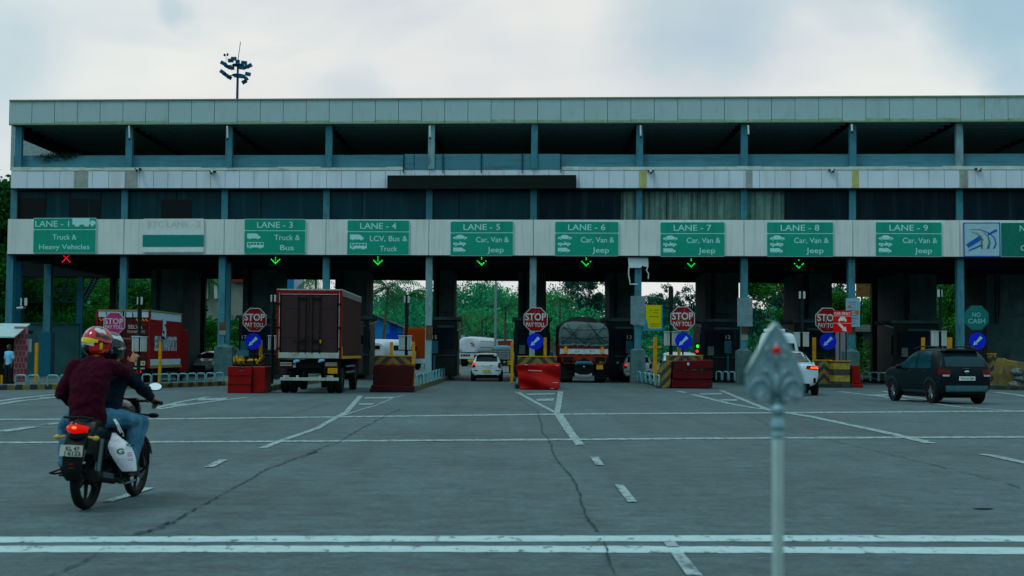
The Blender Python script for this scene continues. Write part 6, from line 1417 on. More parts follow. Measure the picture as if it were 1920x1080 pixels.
def tree(kind, loc, h_, label, group=None, rz=0.0, seed=1, m=None, leafn=90, leaf=.16, spread=.38, clumps=46, crown0=.32, dens=1.0, name='tree'):
    key = (kind, seed)
    t = empty(name, loc, rz, label, 'tree', group)
    if key not in TREE:
        rr = random.Random(seed * 13 + 5); b = MB(); H = 10.0; tips = []
        pts = [(0, 0, -.3)] + [(rr.uniform(-.18, .18) * k, rr.uniform(-.18, .18) * k, H * .8 * k / 6) for k in range(1, 7)]
        b.tube(pts, .20, 8, .05)
        for k in range(15):
            f = rr.uniform(crown0, .95); a = rr.uniform(0, 6.28); ln = H * spread * rr.uniform(.5, 1) * (1.15 - .55 * f); z = H * .8 * f
            i0 = min(5, int(f * 6)); q = Vector(pts[i0]).lerp(Vector(pts[i0 + 1]), f * 6 - i0)
            e = q + Vector((math.cos(a) * ln, math.sin(a) * ln, ln * rr.uniform(.25, .8))); mid = q.lerp(e, .5) + Vector((0, 0, rr.uniform(-.2, .3)))
            b.tube([q, mid, e], .07, 5, .02); tips += [e, mid.lerp(e, .5), q.lerp(e, .8)]
        tips.append(Vector((0, 0, H * .9)))
        cs = []; rs = []
        for k in range(clumps):
            q = rr.choice(tips); cs.append((q.x + rr.gauss(0, .35), q.y + rr.gauss(0, .35), q.z + rr.gauss(0, .35))); rs.append(rr.uniform(.35, 1.0) * dens)
        TREE[key] = (b.mesh('trunk'), leaf_cloud(cs, rs, leafn, leaf, seed))
    tm, lm = TREE[key]
    for nm, me, mm in (('trunk', tm, M_bark), ('crown', lm, m or M_bush)):
        if not me.materials: me.materials.append(mm)
        o = bpy.data.objects.new(nm, me); COL.objects.link(o); adopt(o, t)
    k = h_ / 10.0; t.scale = (k, k, k); return t
def ground_at(px, Y, z=0): c = dp(px, 560, Y); return (c.x, Y, z)
tree('broad', ground_at(-6, 97), 14.2, 'tall dense tree rising left of the plaza roof edge', rz=.4, seed=2, leafn=320, leaf=.13, clumps=70, crown0=.1, dens=1.2)
tree('broad', ground_at(-60, 100), 15.5, 'taller dense tree at the left edge of the photo', rz=2, seed=3, leafn=300, leaf=.13, clumps=70, crown0=.1, dens=1.2)
tree('broad', ground_at(44, 118), 17.0, 'tree whose top shows through the left end of the open top storey', rz=1, seed=4, leafn=160, leaf=.13)
for i, (px, Y, h_, sd_, lb) in enumerate([(1106, 232, 19, 11, 'lacy tree against the sky right of the tarpaulin lorry'), (1130, 240, 18.5, 12, 'lacy tree against the sky beside the sixth gate pier'), (1085, 250, 18.6, 13, 'thin tree against the sky above the tarpaulin lorry'),
    (1222, 205, 15.5, 14, 'dark pointed tree behind the yellow poster'), (1262, 215, 15, 11, 'lacy tree behind the black mast of lane 7'), (1290, 220, 17.5, 12, 'tall lacy tree left of the lane 7 booth'), (1205, 225, 16, 13, 'thin tree beside the grey metal board'), (1244, 235, 16.8, 15, 'feathery tree between the yellow poster and the stop sign'),
    (1415, 200, 13, 12, 'lacy tree right of the dented metal board'), (1436, 190, 14.2, 14, 'leafy tree in the left part of the lane 8 gate'), (1492, 150, 12.5, 16, 'tree left of the lane 8 pier'), (1578, 150, 13, 15, 'tree left of the paper banner')]):
    tree('lacy', ground_at(px, Y, hill_z((px - 960) / FPX * Y, Y) if Y > YH0 else 0), h_ * .62 if Y > YH0 + 20 else h_ * .8, lb, 'lacy trees against the sky', rz=i * 1.1, seed=sd_, m=M_lacy, leafn=60, leaf=.15, clumps=60, spread=.34, crown0=.25)
for i, (px, Y, h_, lb) in enumerate([(1462, 120, 9.2, 'bright broad tree at the right of the lane 8 gate'), (1640, 118, 7.2, 'green tree below the brown billboard'), (1672, 126, 8.2, 'green tree right of the billboard'), (1775, 118, 9.5, 'dark tree behind the lane 10 column'), (1825, 112, 9.8, 'dark tree behind the NO CASH sign'), (1548, 118, 8.5, 'dark green tree behind the CAR ONLY board')]):
    tree('broad', ground_at(px, Y), h_, lb, 'broad trees beyond the right gates', rz=i * 1.7, seed=5 + i % 3, leafn=260, leaf=.15, clumps=60, crown0=.08, dens=1.25)
b = leaves('bush', [Vector(ground_at(px, 97, z)) for px in (1612, 1620, 1628, 1636, 1700) for z in (.6, 1.3, 1.9)], 900, (.5, .4, .45), .14, M_lime); o = b.build('bush', M_lime); tag(o, 'leafy bush before the pale guard house', 'bush')
def palm(px, Y, yc, label, seed, zb=0.0, lean=.0, n=22, ln=3.0):
    rr = random.Random(seed); c = ground_at(px, Y, zb); zt = dp(px, yc, Y).z - zb; t = empty('palm_tree', c, 0, label, 'palm tree', 'coconut palms beyond the gates')
    b = MB(); b.tube([(lean * (1 - k / 6) ** 1.5 * -1, 0, zt * k / 6 - .1) for k in range(7)], .17, 7, .12); b.build('trunk', M_bark, t)
    b = MB()
    for k in range(n):
        a = rr.uniform(0, 6.28); el = rr.uniform(-.5, 1.15); L_ = ln * rr.uniform(.75, 1.1); P = []
        for j in range(9):
            f = j / 8; P.append(Vector((math.cos(a) * L_ * f * math.cos(el * (1 - f * .6)), math.sin(a) * L_ * f * math.cos(el * (1 - f * .6)), zt + L_ * (math.sin(el) * f - .62 * f * f))))
        for j in range(8):
            b.add([P[j] + Vector((0, 0, .02)), P[j + 1], P[j + 1] - Vector((0, 0, .02)), P[j] - Vector((0, 0, .03))], [(0, 1, 2, 3)])
            for s_ in (-1, 1):
                for m_ in (0, .5):
                    q = P[j].lerp(P[j + 1], m_); d = (P[j + 1] - P[j]).normalized(); sd = Vector((-d.y, d.x, 0)).normalized() * s_
                    w_ = .62 * math.sin(math.pi * (j + m_ + .6) / 9.5) + .08; e = q + sd * w_ * .7 + d * w_ * .5 - Vector((0, 0, w_ * .55)); b.add([q, q + d * .12, e], [(0, 1, 2)])
    b.build('crown', M_palm, t); return t
palm(727, 132, 540, 'large coconut palm above the blue shed', 1, 0, .8, 30, 3.6)
palm(764, 138, 556, 'second coconut palm behind the mast by the blue shed', 2, 0, 0, 22, 2.8)
palm(948, 165, 578, 'coconut palm right of the grey lamp post in the lane 5 gate', 3, 0, 0, 24, 3.4)
palm(866, 172, 592, 'coconut palm above the white tanker', 4, 0, 0, 20, 3.2)
palm(905, 182, 600, 'low coconut palm behind the tanker', 5, 0, .5, 20, 3.0)
palm(592, 150, 520, 'coconut palm crown above the brown truck', 6, 0, 0, 24, 3.2)
palm(1050, 178, 560, 'coconut palm at the left of the lane 6 gate', 7, 0, 0, 20, 2.6)
palm(385, 112, 520, 'thin palm before the tiled house', 8, 0, .4, 14, 1.8)

# ------------------------------------------------------------ buildings and hoardings beyond
def pxbox(mb, px0, px1, y0, y1, Y, d, X0=0, Y0=0, Z0=0):
    a = dp(px0, y0, Y); b_ = dp(px1, y1, Y); mb.box(((a.x + b_.x) / 2 - X0, Y + d / 2 - Y0, (a.z + b_.z) / 2 - Z0), (b_.x - a.x, d, a.z - b_.z))
M_bluew = mat('shed_blue', (.012, .22, .50), .5, 0, .1, 1); M_blued = mat('shed_dark_blue', (.008, .09, .42), .5)
Y = 140.; t = empty('blue_shed', ground_at(720, Y), 0, 'bright blue gabled shed below the large palm', 'shed'); X0 = t.location.x
P = [(dp(a, b_, Y).x - X0, dp(a, b_, Y).z) for a, b_ in ((672, 606), (701, 592), (772, 622), (772, 638), (672, 638))]
b = MB(); b.prism(P, 0, 9, 'Y'); b.build('wall', M_bluew, t)
b = MB(); pxbox(b, 731, 745, 607, 626, Y, .05, X0, Y + .04); pxbox(b, 724, 771, 625, 637, Y, .05, X0, Y + .05); b.build('dark_panel', M_blued, t)
P = [(dp(a, b_, Y).x - X0, dp(a, b_, Y).z) for a, b_ in ((670, 605), (701, 590), (775, 622), (775, 624), (701, 592), (670, 607))]
b = MB(); b.prism(P, -.4, 9.2, 'Y'); b.build('roof', M_dark, t)
b = MB(); zz = dp(700, 638, Y).z; b.box((0, 4, zz / 2), (5, 8.8, zz)); b.build('lower_wall', mat('shed_low', (.04, .06, .07), .8), t)
Y = 128.; t = empty('tiled_house', ground_at(395, Y), 0, 'white house with pillars and red tiled roof beside the third column', 'house'); X0 = t.location.x
b = MB(); pxbox(b, 350, 455, 524, 700, Y, 6, X0, Y); b.build('wall', mat('house_wall', (.22, .24, .22), .8, 0, .2, 1), t)
b = MB(); P = [(dp(a, b_, Y).x - X0, dp(a, b_, Y).z) for a, b_ in ((425, 506), (452, 506), (462, 530), (440, 530))]; b.prism(P, -.6, 6, 'Y'); b.prism([(dp(a, b_, Y).x - X0, dp(a, b_, Y).z) for a, b_ in ((345, 520), (352, 506), (425, 506), (432, 520))], -.6, 6, 'Y'); b.build('roof', mat('tile_red', (.14, .035, .025), .8, 0, .3, 4), t)
for px in (357, 384, 402): b = MB(); pxbox(b, px, px + 5, 520, 560, Y - .5, .4, X0, Y); b.build('pillar', mat('pillar_white', (.45, .5, .45), .7), t)
for p0, p1 in ((366, 382), (405, 422)): b = MB(); pxbox(b, p0, p1, 530, 558, Y - .05, .1, X0, Y); b.build('window', M_glassd, t)
Y = 165.; t = empty('glass_block', ground_at(530, Y), 0, 'blue glass block between the third pier and the brown truck', 'building'); X0 = t.location.x
b = MB(); pxbox(b, 512, 551, 506, 560, Y, 8, X0, Y); b.build('wall', mat('block_blue', (.02, .16, .30), .3), t); b = MB(); pxbox(b, 512, 551, 515, 518, Y - .05, .1, X0, Y); b.build('floor_band', M_dark, t)
b = MB(); pxbox(b, 514, 549, 560, 650, Y, 7, X0, Y); b.build('lower_wall', M_pier, t)
Y = 100.; t = empty('guard_house', ground_at(1640, Y), 0, 'pale guard house with flat roof behind the red cone barrier', 'building'); X0 = t.location.x
b = MB(); pxbox(b, 1590, 1692, 622, 713, Y, 5, X0, Y); b.build('wall', mat('guard_wall', (.17, .18, .20), .8, 0, .15, 1, dirt=(.05, .06, .06), dirt_amt=.5), t)
b = MB(); pxbox(b, 1596, 1664, 609, 622, Y - .5, 5.8, X0, Y); b.build('roof', mat('guard_roof', (.22, .26, .26), .8, 0, .2, 2), t)
for p0, p1, y0, y1, nm, m_ in ((1606, 1618, 626, 700, 'door', M_under), (1643, 1653, 632, 650, 'window', M_bluew)): b = MB(); pxbox(b, p0, p1, y0, y1, Y - .04, .06, X0, Y); b.build(nm, m_ if nm == 'door' else M_glass, t)
Y = 116.; t = empty('billboard', ground_at(1630, Y), 0, 'brown billboard on posts beyond the LANE - 9 gate', 'billboard'); X0 = t.location.x
b = MB(); pxbox(b, 1606, 1652, 528, 557, Y, .2, X0, Y); b.build('panel', mat('bill_brown', (.12, .07, .03), .7, 0, .3, 3), t)
b = MB(); rr = random.Random(2)
for k in range(9): x = 1609 + rr.random() * 34; y = 534 + (k % 3) * 7; pxbox(b, x, x + rr.uniform(3, 8), y, y + 1.6, Y - .02, .02, X0, Y)
b.build('faint_lines', mat('bill_ink', (.04, .02, .015), .7), t)
b = MB(); pxbox(b, 1615, 1617, 557, 690, Y, .15, X0, Y); pxbox(b, 1642, 1644, 557, 690, Y, .15, X0, Y); b.build('posts', M_dark, t)
Y = 120.; t = empty('billboard', ground_at(1664, Y), 0, 'small white billboard with blue top beside the brown one', 'billboard'); X0 = t.location.x
b = MB(); pxbox(b, 1651, 1672, 530, 543, Y, .2, X0, Y); b.build('panel', mat('bill_white', (.45, .6, .68), .6), t); b = MB(); pxbox(b, 1651, 1672, 526, 530, Y, .22, X0, Y); b.build('top_band', M_blued, t); b = MB(); pxbox(b, 1661, 1662.5, 543, 690, Y, .12, X0, Y); b.build('post', M_dark, t)
Y = 96.; t = empty('yellow_poster', ground_at(1225, Y), 0, 'yellow poster board with blue corner between the metal board and stop sign', 'poster'); X0 = t.location.x
def backlit(name, col):
    m = bpy.data.materials.new(name); m.use_nodes = True; T = m.node_tree; b_ = T.nodes['Principled BSDF']; b_.inputs['Base Color'].default_value = (*col, 1); tr = T.nodes.new('ShaderNodeBsdfTranslucent'); tr.inputs[0].default_value = (*col, 1)
    ms = T.nodes.new('ShaderNodeMixShader'); ms.inputs[0].default_value = .6; T.links.new(b_.outputs[0], ms.inputs[1]); T.links.new(tr.outputs[0], ms.inputs[2]); T.links.new(ms.outputs[0], T.nodes['Material Output'].inputs[0]); return m
for q_ in (((1206, 597), (1210.3, 597), (1214.3, 606), (1215.8, 616.3), (1243, 616.3), (1243, 620), (1206, 620)), ((1240.2, 572), (1243, 572), (1243, 616), (1240.2, 616))):
    b = MB(); pts = [(dp(a, b_, Y).x - X0, 0, dp(a, b_, Y).z) for a, b_ in q_]; b.add(pts, [tuple(range(len(pts)))]); b.build('blue_sheet', backlit('poster_blue', (.03, .40, .85)), t)
b = MB(); P = [(dp(a, b_, Y).x - X0, dp(a, b_, Y).z) for a, b_ in ((1210.5, 572), (1240, 572), (1240, 616), (1216, 616), (1214.5, 606), (1210.5, 597))]; b.add([(x, 0, z) for x, z in P], [tuple(range(len(P)))]); b.build('yellow_sheet', backlit('poster_yellow', (.85, .80, .01)), t)
b = MB()
for y, x0, x1 in ((581, 1218, 1222), (581, 1226, 1235), (586, 1225, 1234), (593, 1218, 1236), (607, 1218, 1238), (611, 1220, 1236)): pxbox(b, x0, x1, y, y + 1.3, Y - .03, .01, X0, Y)
b.build('faint_lines', mat('poster_ink', (.30, .34, .02), .6), t)
b = MB(); pxbox(b, 1206, 1207, 571, 700, Y + .1, .08, X0, Y); pxbox(b, 1242.5, 1243.5, 571, 700, Y + .1, .08, X0, Y); b.build('frame', M_chrome, t)
# lamp post and floodlight mast
M_galv = mat('galvanised', (.20, .27, .29), .5, .5); M_mast = mat('mast_blue', (.02, .08, .14), .5, .3)
Y = 152.; t = empty('lamp_post', ground_at(929.5, Y), 0, 'tall grey lamp post standing in the lane 5 gate view', 'lamp post')
b = MB(); b.tube([(0, 0, 0), (0, 0, 18)], .15, 10, .09); b.build('pole', M_galv, t, smooth=40); b = MB(); b.tube([(0, 0, 18), (-.6, 0, 18.6), (-1.6, 0, 18.7)], .05, 6); b.box((-1.9, 0, 18.7), (.7, .25, .12)); b.build('lamp_arm', M_galv, t)
Y = 140.; t = empty('floodlight_mast', ground_at(437, Y), R(0), 'tall floodlight mast rising above the roof against the sky', 'floodlight mast'); q = Y / FPX
zt = dp(440, 112, Y).z; b = MB(); b.tube([(0, 0, 0), (.1, 0, zt)], .34, 12, .10); b.build('pole', M_mast, t, smooth=40)
b = MB(); b.tube([(.1, 0, zt), (.32, 0, dp(440, 78, Y).z)], .035, 5); b.build('lightning_rod', M_mast, t)
def rel(px, py): p_ = dp(px, py, Y); return p_.x - t.location.x, p_.z
for yy in (122, 141):
    z_ = rel(440, yy)[1]; b = MB(); b.lathe([(.55, -.08), (.62, 0), (.55, .08)], (.12, 0, z_), 12); b.tube([rel(424, yy + 1)[0:1] + (0,) + rel(424, yy + 1)[1:2], (.1, 0, z_)], .05, 4); b.tube([rel(458, yy + 3)[0:1] + (.3,) + rel(458, yy + 3)[1:2], (.1, 0, z_)], .05, 4); b.build('ring_platform', M_mast, t)
for k, (px, py, ry, w_) in enumerate([(420, 120, .5, .9), (425, 123, .5, .9), (432, 113, 0, .8), (440, 112, 0, .8), (444, 114, 0, .6), (457, 117, .1, .85), (455, 128, .1, .85), (466, 122, -.5, .85), (461, 125, -.5, .6), (435, 127, 0, .6),
    (419, 137, .6, .8), (424, 141, .6, .9), (429, 144, .5, .7), (455, 145, .1, .95), (466, 140, .2, .8), (463, 149, .9, .6), (458, 153, -.5, .75), (444, 143, 0, .6)]):
    x, z = rel(px, py); b = MB(); b.box((x, random.uniform(-.5, .5), z), (w_ * .68, .25, .36), ry=ry); b.build('floodlight', M_mast, t, bevel=.03)
x, z = rel(424, 103); b = MB(); b.tube([(x, 0, z), (x, 0, z - .95)], .02, 4); b.ell((x - .15, 0, z), (.12, .1, .14)); b.ell((x + .15, 0, z + .04), (.1, .1, .16)); b.build('beacon', M_mast, t)
# metal staircase and platform, left
Y = 96.; t = empty('staircase', ground_at(110, Y), 0, 'dark metal staircase and platform behind the left columns', 'staircase'); X0 = t.location.x
def L3(px, py, dy=0): p_ = dp(px, py, Y); return (p_.x - X0, dy, p_.z)
M_tealst = mat('steel_teal', (.03, .07, .08), .6, .2)
b = MB(); pxbox(b, 36, 142, 563, 568, Y, 1.6, X0, Y); b.build('platform', M_tealst, t)
b = MB()
for py in (541, 547, 553): b.tube([L3(36, py), L3(140, py)], .03, 4)
for px in range(40, 141, 14): b.tube([L3(px, 541), L3(px, 563)], .03, 4)
b.build('railing', M_tealst, t)
for dy in (0, 1.0):
    b = MB(); b.tube([L3(186, 500, dy), L3(156, 556, dy), L3(150, 566, dy)], .1, 4); b.build('stringer', M_tealst, t)
b = MB()
for k in range(16): f = k / 15; p_ = L3(186 - 34 * f, 500 + 62 * f); b.box((p_[0], .5, p_[2]), (.32, 1.0, .05))
b.build('treads', M_tealst, t)
b = MB(); b.tube([L3(174, 492), L3(146, 548)], .03, 4); b.tube([L3(138, 500), L3(112, 560)], .06, 4); b.tube([L3(126, 496, .8), L3(114, 560, .8)], .05, 4)
for px in (48, 108, 138): b.tube([L3(px, 566, .8), L3(px, 700, .8)], .09, 6)
b.build('supports', M_tealst, t)
# dark boundary wall
Y = 84.; b = MB(); a = dp(47, 560, Y); c = dp(150, 560, Y); zt = dp(100, 607, Y).z; b.box(((a.x + c.x) / 2, Y + .1, zt / 2), (c.x - a.x, .2, zt)); b.box(((a.x + c.x) / 2, Y + .08, zt + .03), (c.x - a.x + .1, .3, .06))
tag(b.build('boundary_wall', mat('wall_teal', (.035, .09, .10), .8, 0, .35, .8, dirt=(.02, .03, .03), dirt_amt=.8, dirt_scale=(.6, .6, .6))), 'dark teal boundary wall behind the kiosk and leftmost columns', 'wall')
p = dp(52, 648, 60); b = MB(); b.box((0, 0, 0), (.24, .25, .55)); b.box((0, -.13, 0), (.18, .02, .45)); o = b.build('meter_box', M_cab, bevel=.01); o.location = p; tag(o, 'cream electric meter box on the tiled kiosk wall', 'meter box')
p = dp(39, 578, 72); b = MB(); b.tube([(-.2, 0, 0), (.12, 0, .03)], .06, 6); b.box((.1, 0, .05), (.22, .14, .12)); o = b.build('security_camera', M_cctv); o.location = p; tag(o, 'white camera beside the leftmost column above the kiosk', 'security camera')
# kiosk with tilted sheet roof and tiled wall
Y = 59.; t = empty('kiosk', ground_at(20, Y, 0), 0, 'kiosk with red tiled wall and tilted pale sheet roof at the left edge', 'kiosk'); X0 = t.location.x
def brick_mat():
    m = bpy.data.materials.new('red_tiles'); m.use_nodes = True; T = m.node_tree; b = T.nodes['Principled BSDF']; co = T.nodes.new('ShaderNodeTexCoord'); mp = T.nodes.new('ShaderNodeMapping'); mp.inputs['Rotation'].default_value = (R(90), 0, 0)
    br = T.nodes.new('ShaderNodeTexBrick'); br.inputs['Color1'].default_value = (.20, .028, .04, 1); br.inputs['Color2'].default_value = (.16, .03, .04, 1); br.inputs['Mortar'].default_value = (.34, .16, .19, 1); br.inputs['Scale'].default_value = 1; br.inputs['Brick Width'].default_value = .15; br.inputs['Row Height'].default_value = .24; br.inputs['Mortar Size'].default_value = .012; br.offset = .5
    T.links.new(co.outputs['Object'], mp.inputs[0]); T.links.new(mp.outputs[0], br.inputs[0]); T.links.new(br.outputs[0], b.inputs['Base Color']); b.inputs['Roughness'].default_value = .5; return m
b = MB(); pxbox(b, 27, 46.5, 612, 716, Y, .25, X0, Y); b.build('tiled_wall', brick_mat(), t)
b = MB(); pxbox(b, -60, 26.5, 625, 722, Y + 2.2, .15, X0, Y); pxbox(b, -60, 30, 618, 625, Y + .2, 2.1, X0, Y); b.build('back_wall', M_under, t)
za = dp(40, 607, Y).z; zb = dp(15, 631, Y - .9).z; x1 = dp(47.5, 600, Y).x - X0; xr = dp(27, 631, Y - .9).x - X0
b = MB(); P0 = [(-3, .6, za + .02), (x1, .6, za + .02), (xr, -.9, zb), (-3, -.9, zb)]; b.add(P0 + [(a_, b_, c_ - .05) for a_, b_, c_ in P0], [(0, 1, 2, 3), (7, 6, 5, 4), (0, 4, 5, 1), (1, 5, 6, 2), (2, 6, 7, 3), (3, 7, 4, 0)]); b.build('roof', mat('kiosk_roof', (.36, .50, .52), .5, .2, .15, 2), t)
b = MB(); pxbox(b, 1, 4, 703, 722, Y - .5, .08, X0, Y); b.build('yellow_leg', M_yel, t)

# ------------------------------------------------------------ people, motorcycle
CLT = bpy.data.textures.new('folds', 'CLOUDS'); CLT.noise_scale = .075; CLT.noise_depth = 2
def melt(mb, name, m, parent, voxel=.012, it=4, smooth=True, folds=0.0):
    me = mb.mesh('m')
    def mods(o):
        r = o.modifiers.new('r', 'REMESH'); r.mode = 'VOXEL'; r.voxel_size = voxel; r.use_smooth_shade = True
        if it: q = o.modifiers.new('q', 'SMOOTH'); q.factor = .5; q.iterations = it
        if folds: q = o.modifiers.new('d', 'DISPLACE'); q.texture = CLT; q.strength = folds; q.mid_level = .5; q.texture_coords = 'LOCAL'
    me = evaluated(me, mods); return obj_from(me, name, m, parent)
def rings(mb, R_, n=20):
    """stack of horizontal ellipses (x, y, z, rx, ry)"""
    b = []; 
    for (x, y, z, rx, ry) in R_: b += [(x + rx * math.cos(a), y + ry * math.sin(a), z) for a in np.linspace(0, 2 * math.pi, n + 1)[:-1]]
    m = len(R_); mb.add(b, [(i * n + k, i * n + (k + 1) % n, (i + 1) * n + (k + 1) % n, (i + 1) * n + k) for i in range(m - 1) for k in range(n)] + [tuple(range(n - 1, -1, -1)), tuple((m - 1) * n + k for k in range(n))])
def limb(mb, pts, rs):
    pts = [Vector(p) for p in pts]; P = []; Q = []
    for i in range(len(pts) - 1):
        for j in range(5): f = j / 5; P.append(pts[i].lerp(pts[i + 1], f)); Q.append(rs[i] + (rs[i + 1] - rs[i]) * f)
    P.append(pts[-1]); Q.append(rs[-1]); mb.tube(P, Q, 12)
    for p_, r_ in zip(pts, rs): mb.ell(p_, (r_, r_, r_), 12, 8)
def hand(mb, w_, d, nrm, curl=.5, point=False, s=1.0):
    w_ = Vector(w_); d = Vector(d).normalized(); nrm = Vector(nrm).normalized(); side = d.cross(nrm).normalized(); nrm = side.cross(d).normalized()
    M3 = Matrix((side, d, nrm)).transposed()
    mb.ell(w_ + d * .045 * s, (.040 * s, .052 * s, .019 * s), 12, 8, M3)
    for k in range(4):
        ln = (.072, .080, .075, .058)[k] * s; base = w_ + d * .082 * s + side * (-.028 + .0187 * k) * s; c_ = curl * (1 + .12 * k)
        if point and k == 0: c_ = .05
        q = base; dd = d.copy(); rr_ = (.0095, .010, .0095, .0085)[k] * s; P = [q]
        for j, f in enumerate((.42, .33, .25)):
            ang = c_ * (.8 + .3 * j); dd = (dd * math.cos(ang) - nrm * math.sin(ang)).normalized(); q = q + dd * ln * f; P.append(q)
        mb.tube(P, [rr_, rr_, rr_ * .92, rr_ * .75], 7)
    q = w_ + d * .02 * s - side * .034 * s; e = q + (d * .6 - side * .75 - nrm * .25).normalized() * .035 * s; f_ = e + (d * .9 - side * .2 - nrm * .3 * curl).normalized() * .032 * s
    mb.tube([q, e, f_], [.013 * s, .0115 * s, .009 * s], 7)
M_skin = mat('skin', (.30, .16, .10), .55); M_swe = mat('sweater_maroon', (.042, .0015, .014), 1.0, 0, .3, 9, bump=.6, bscale=9); M_jean = mat('jeans', (.075, .155, .225), .85, 0, .3, 7, bump=.5, bscale=11, dirt=(.14, .28, .36), dirt_amt=.6, dirt_scale=(6, 6, 2), dthr=(.5, .7))
M_navy = mat('jacket_navy', (.005, .014, .026), .9, 0, .3, 8, bump=.5, bscale=9); M_shoe = mat('shoe_black', (.015, .012, .012), .5)
P0 = gp(155.6, 955.5); RZB = R(-6.0); LOCB = (P0.x, P0.y, 0)
bk = empty('motorcycle', (LOCB[0] + .02, LOCB[1], 0), RZB, 'black commuter motorcycle with lit red tail lamp and plate KL 47 J 6123', 'motorcycle')
M_bk = mat('bike_black', (.008, .010, .012), .35, .1, .2, 6, coat=.4); M_bkm = mat('bike_matt', (.010, .012, .013), .65); M_alum = mat('bike_metal', (.10, .13, .14), .35, .8)
def bwheel(y, r, wd, nm='wheel'):
    b = MB(); b.lathe([(r * .80, -wd * .35), (r * .88, -wd * .5), (r * .96, -wd * .38), (r, 0), (r * .96, wd * .38), (r * .88, wd * .5), (r * .80, wd * .35)], (0, y, r), 40, 'X', cap=False); t = b.build(nm, M_tyre, bk, smooth=50)
    b = MB(); b.lathe([(r * .80, -wd * .34), (r * .80, wd * .34), (r * .75, wd * .28), (r * .73, 0), (r * .75, -wd * .28)], (0, y, r), 40, 'X', cap=False)
    for s_ in (-1, 1): b.lathe([(r * .80, s_ * wd * .34), (r * .75, s_ * wd * .28)], (0, y, r), 40, 'X', cap=False)
    for k in range(6):
        a = k * math.pi / 3 + .4; b.tube([(0, y + math.cos(a) * r * .15, r + math.sin(a) * r * .15), (0, y + math.cos(a + .1) * r * .5, r + math.sin(a + .1) * r * .5), (0, y + math.cos(a) * r * .78, r + math.sin(a) * r * .78)], [.022, .017, .014], 6)
    b.lathe([(r * .24, -.05), (r * .24, .05)], (0, y, r), 20, 'X'); b.build('alloy_rim', M_bkm, t, smooth=40); return t
bwheel(0, .305, .10); bwheel(1.27, .305, .075)
b = MB(); b.lathe([(.115, .045), (.12, .055)], (.0, 1.27, .305), 24, 'X'); b.build('brake_disc', M_alum, bk)
# mudguards
def guard_arc(y, r, w_, a0, a1, m, nm):
    b = MB(); n = 16; pv = []
    for i in range(n + 1):
        a = R(a0 + (a1 - a0) * i / n)
        for (dx, dr) in ((-w_, -.025), (-w_ * .6, .0), (0, .01), (w_ * .6, .0), (w_, -.025)): pv.append((dx, y + math.cos(a) * (r + dr), r * .86 + math.sin(a) * (r + dr)))
    b.add(pv, [(i * 5 + k, i * 5 + k + 1, (i + 1) * 5 + k + 1, (i + 1) * 5 + k) for i in range(n) for k in range(4)]); o = b.build(nm, m, bk, smooth=True); q = o.modifiers.new('s', 'SOLIDIFY'); q.thickness = .006; return o
guard_arc(1.27, .35, .055, 20, 175, M_bk, 'front_mudguard'); guard_arc(0, .36, .08, 30, 170, M_bk, 'rear_mudguard')
# hanging rear flap that carries the plate
b = MB(); b.add([(-.095, -.26, .70), (.095, -.26, .70), (-.10, -.325, .62), (.10, -.325, .62), (-.095, -.35, .46), (.095, -.35, .46), (-.085, -.345, .34), (.085, -.345, .34), (-.05, -.335, .295), (.05, -.335, .295)], [(0, 1, 3, 2), (2, 3, 5, 4), (4, 5, 7, 6), (6, 7, 9, 8)])
o = b.build('mud_flap', M_bkm, bk, smooth=True); q = o.modifiers.new('s', 'SOLIDIFY'); q.thickness = .012
b = MB(); b.box((-.005, -.365, .575), (.215, .008, .105), rx=R(-8)); pb = b.build('number_plate', mat('bike_plate', (.42, .45, .41), .5, 0, .15, 9, dirt=(.2, .2, .16), dirt_amt=.5), bk)
tx = MB(); put_text(tx, "KL 47", .012, .597, .13, .036, -.378, .02); put_text(tx, "J 6123", .010, .552, .16, .036, -.385, .02); tx.build('lettering', M_ink, pb)
b = MB(); b.ell((.0, -.365, .50 - .055), (.028, .008, .014)); b.build('reflector', M_redl, bk)
# tail unit, lamp, seat, tank
b = MB(); rings(b, [(0, -.24, .66, .07, .06), (0, -.22, .70, .10, .10), (0, -.14, .77, .12, .18), (0, -.10, .83, .11, .19), (0, -.06, .85, .08, .15)]); b.tube([(0, -.15, .76), (0, .2, .72), (0, .5, .70)], [.11, .12, .10], 12); melt(b, 'tail_cowl', M_bk, bk, .014)
def lampmesh(y0, sc, z):
    b = MB(); n = 12; pv = []
    for i in range(n + 1):
        u = -1 + 2 * i / n
        for j in range(4): v = j / 3; pv.append((u * (.095 + .008 * v) * sc, y0 + .075 * u * u - .02 * math.sin(v * 3.1), z - .035 - .012 * (1 - abs(u)) + v * (.085 - .035 * u * u)))
    b.add(pv, [(i * 4 + k, (i + 1) * 4 + k, (i + 1) * 4 + k + 1, i * 4 + k + 1) for i in range(n) for k in range(3)]); return b
lampmesh(-.32, 1.05, .775).build('tail_lamp', mat('tail_lit', (.7, .008, .004), .25, 0, 0, emit=((1, .01, .004), .38)), bk, smooth=True)
b = MB(); b.ell((-.0, -.338, .785), (.022, .012, .012)); b.build('bulb', mat('bulb_lit', (1, .2, .02), .3, 0, 0, emit=((1, .22, .03), 1.6)), bk)
b = MB(); b.tube([(-.09, -.2, .87), (-.10, -.33, .88), (0, -.37, .88), (.10, -.33, .88), (.10, -.15, .86)], .012, 8); b.build('grab_rail', M_bkm, bk, smooth=True)
b = MB(); rings(b, [(0, .17, .78, .12, .46), (0, .17, .83, .125, .46), (0, .17, .855, .09, .42)]); melt(b, 'seat', M_bkm, bk, .014)
b = MB(); b.ell((0, .78, .90), (.125, .25, .11)); b.ell((0, .68, .86), (.10, .22, .09)); melt(b, 'fuel_tank', M_bk, bk, .014)
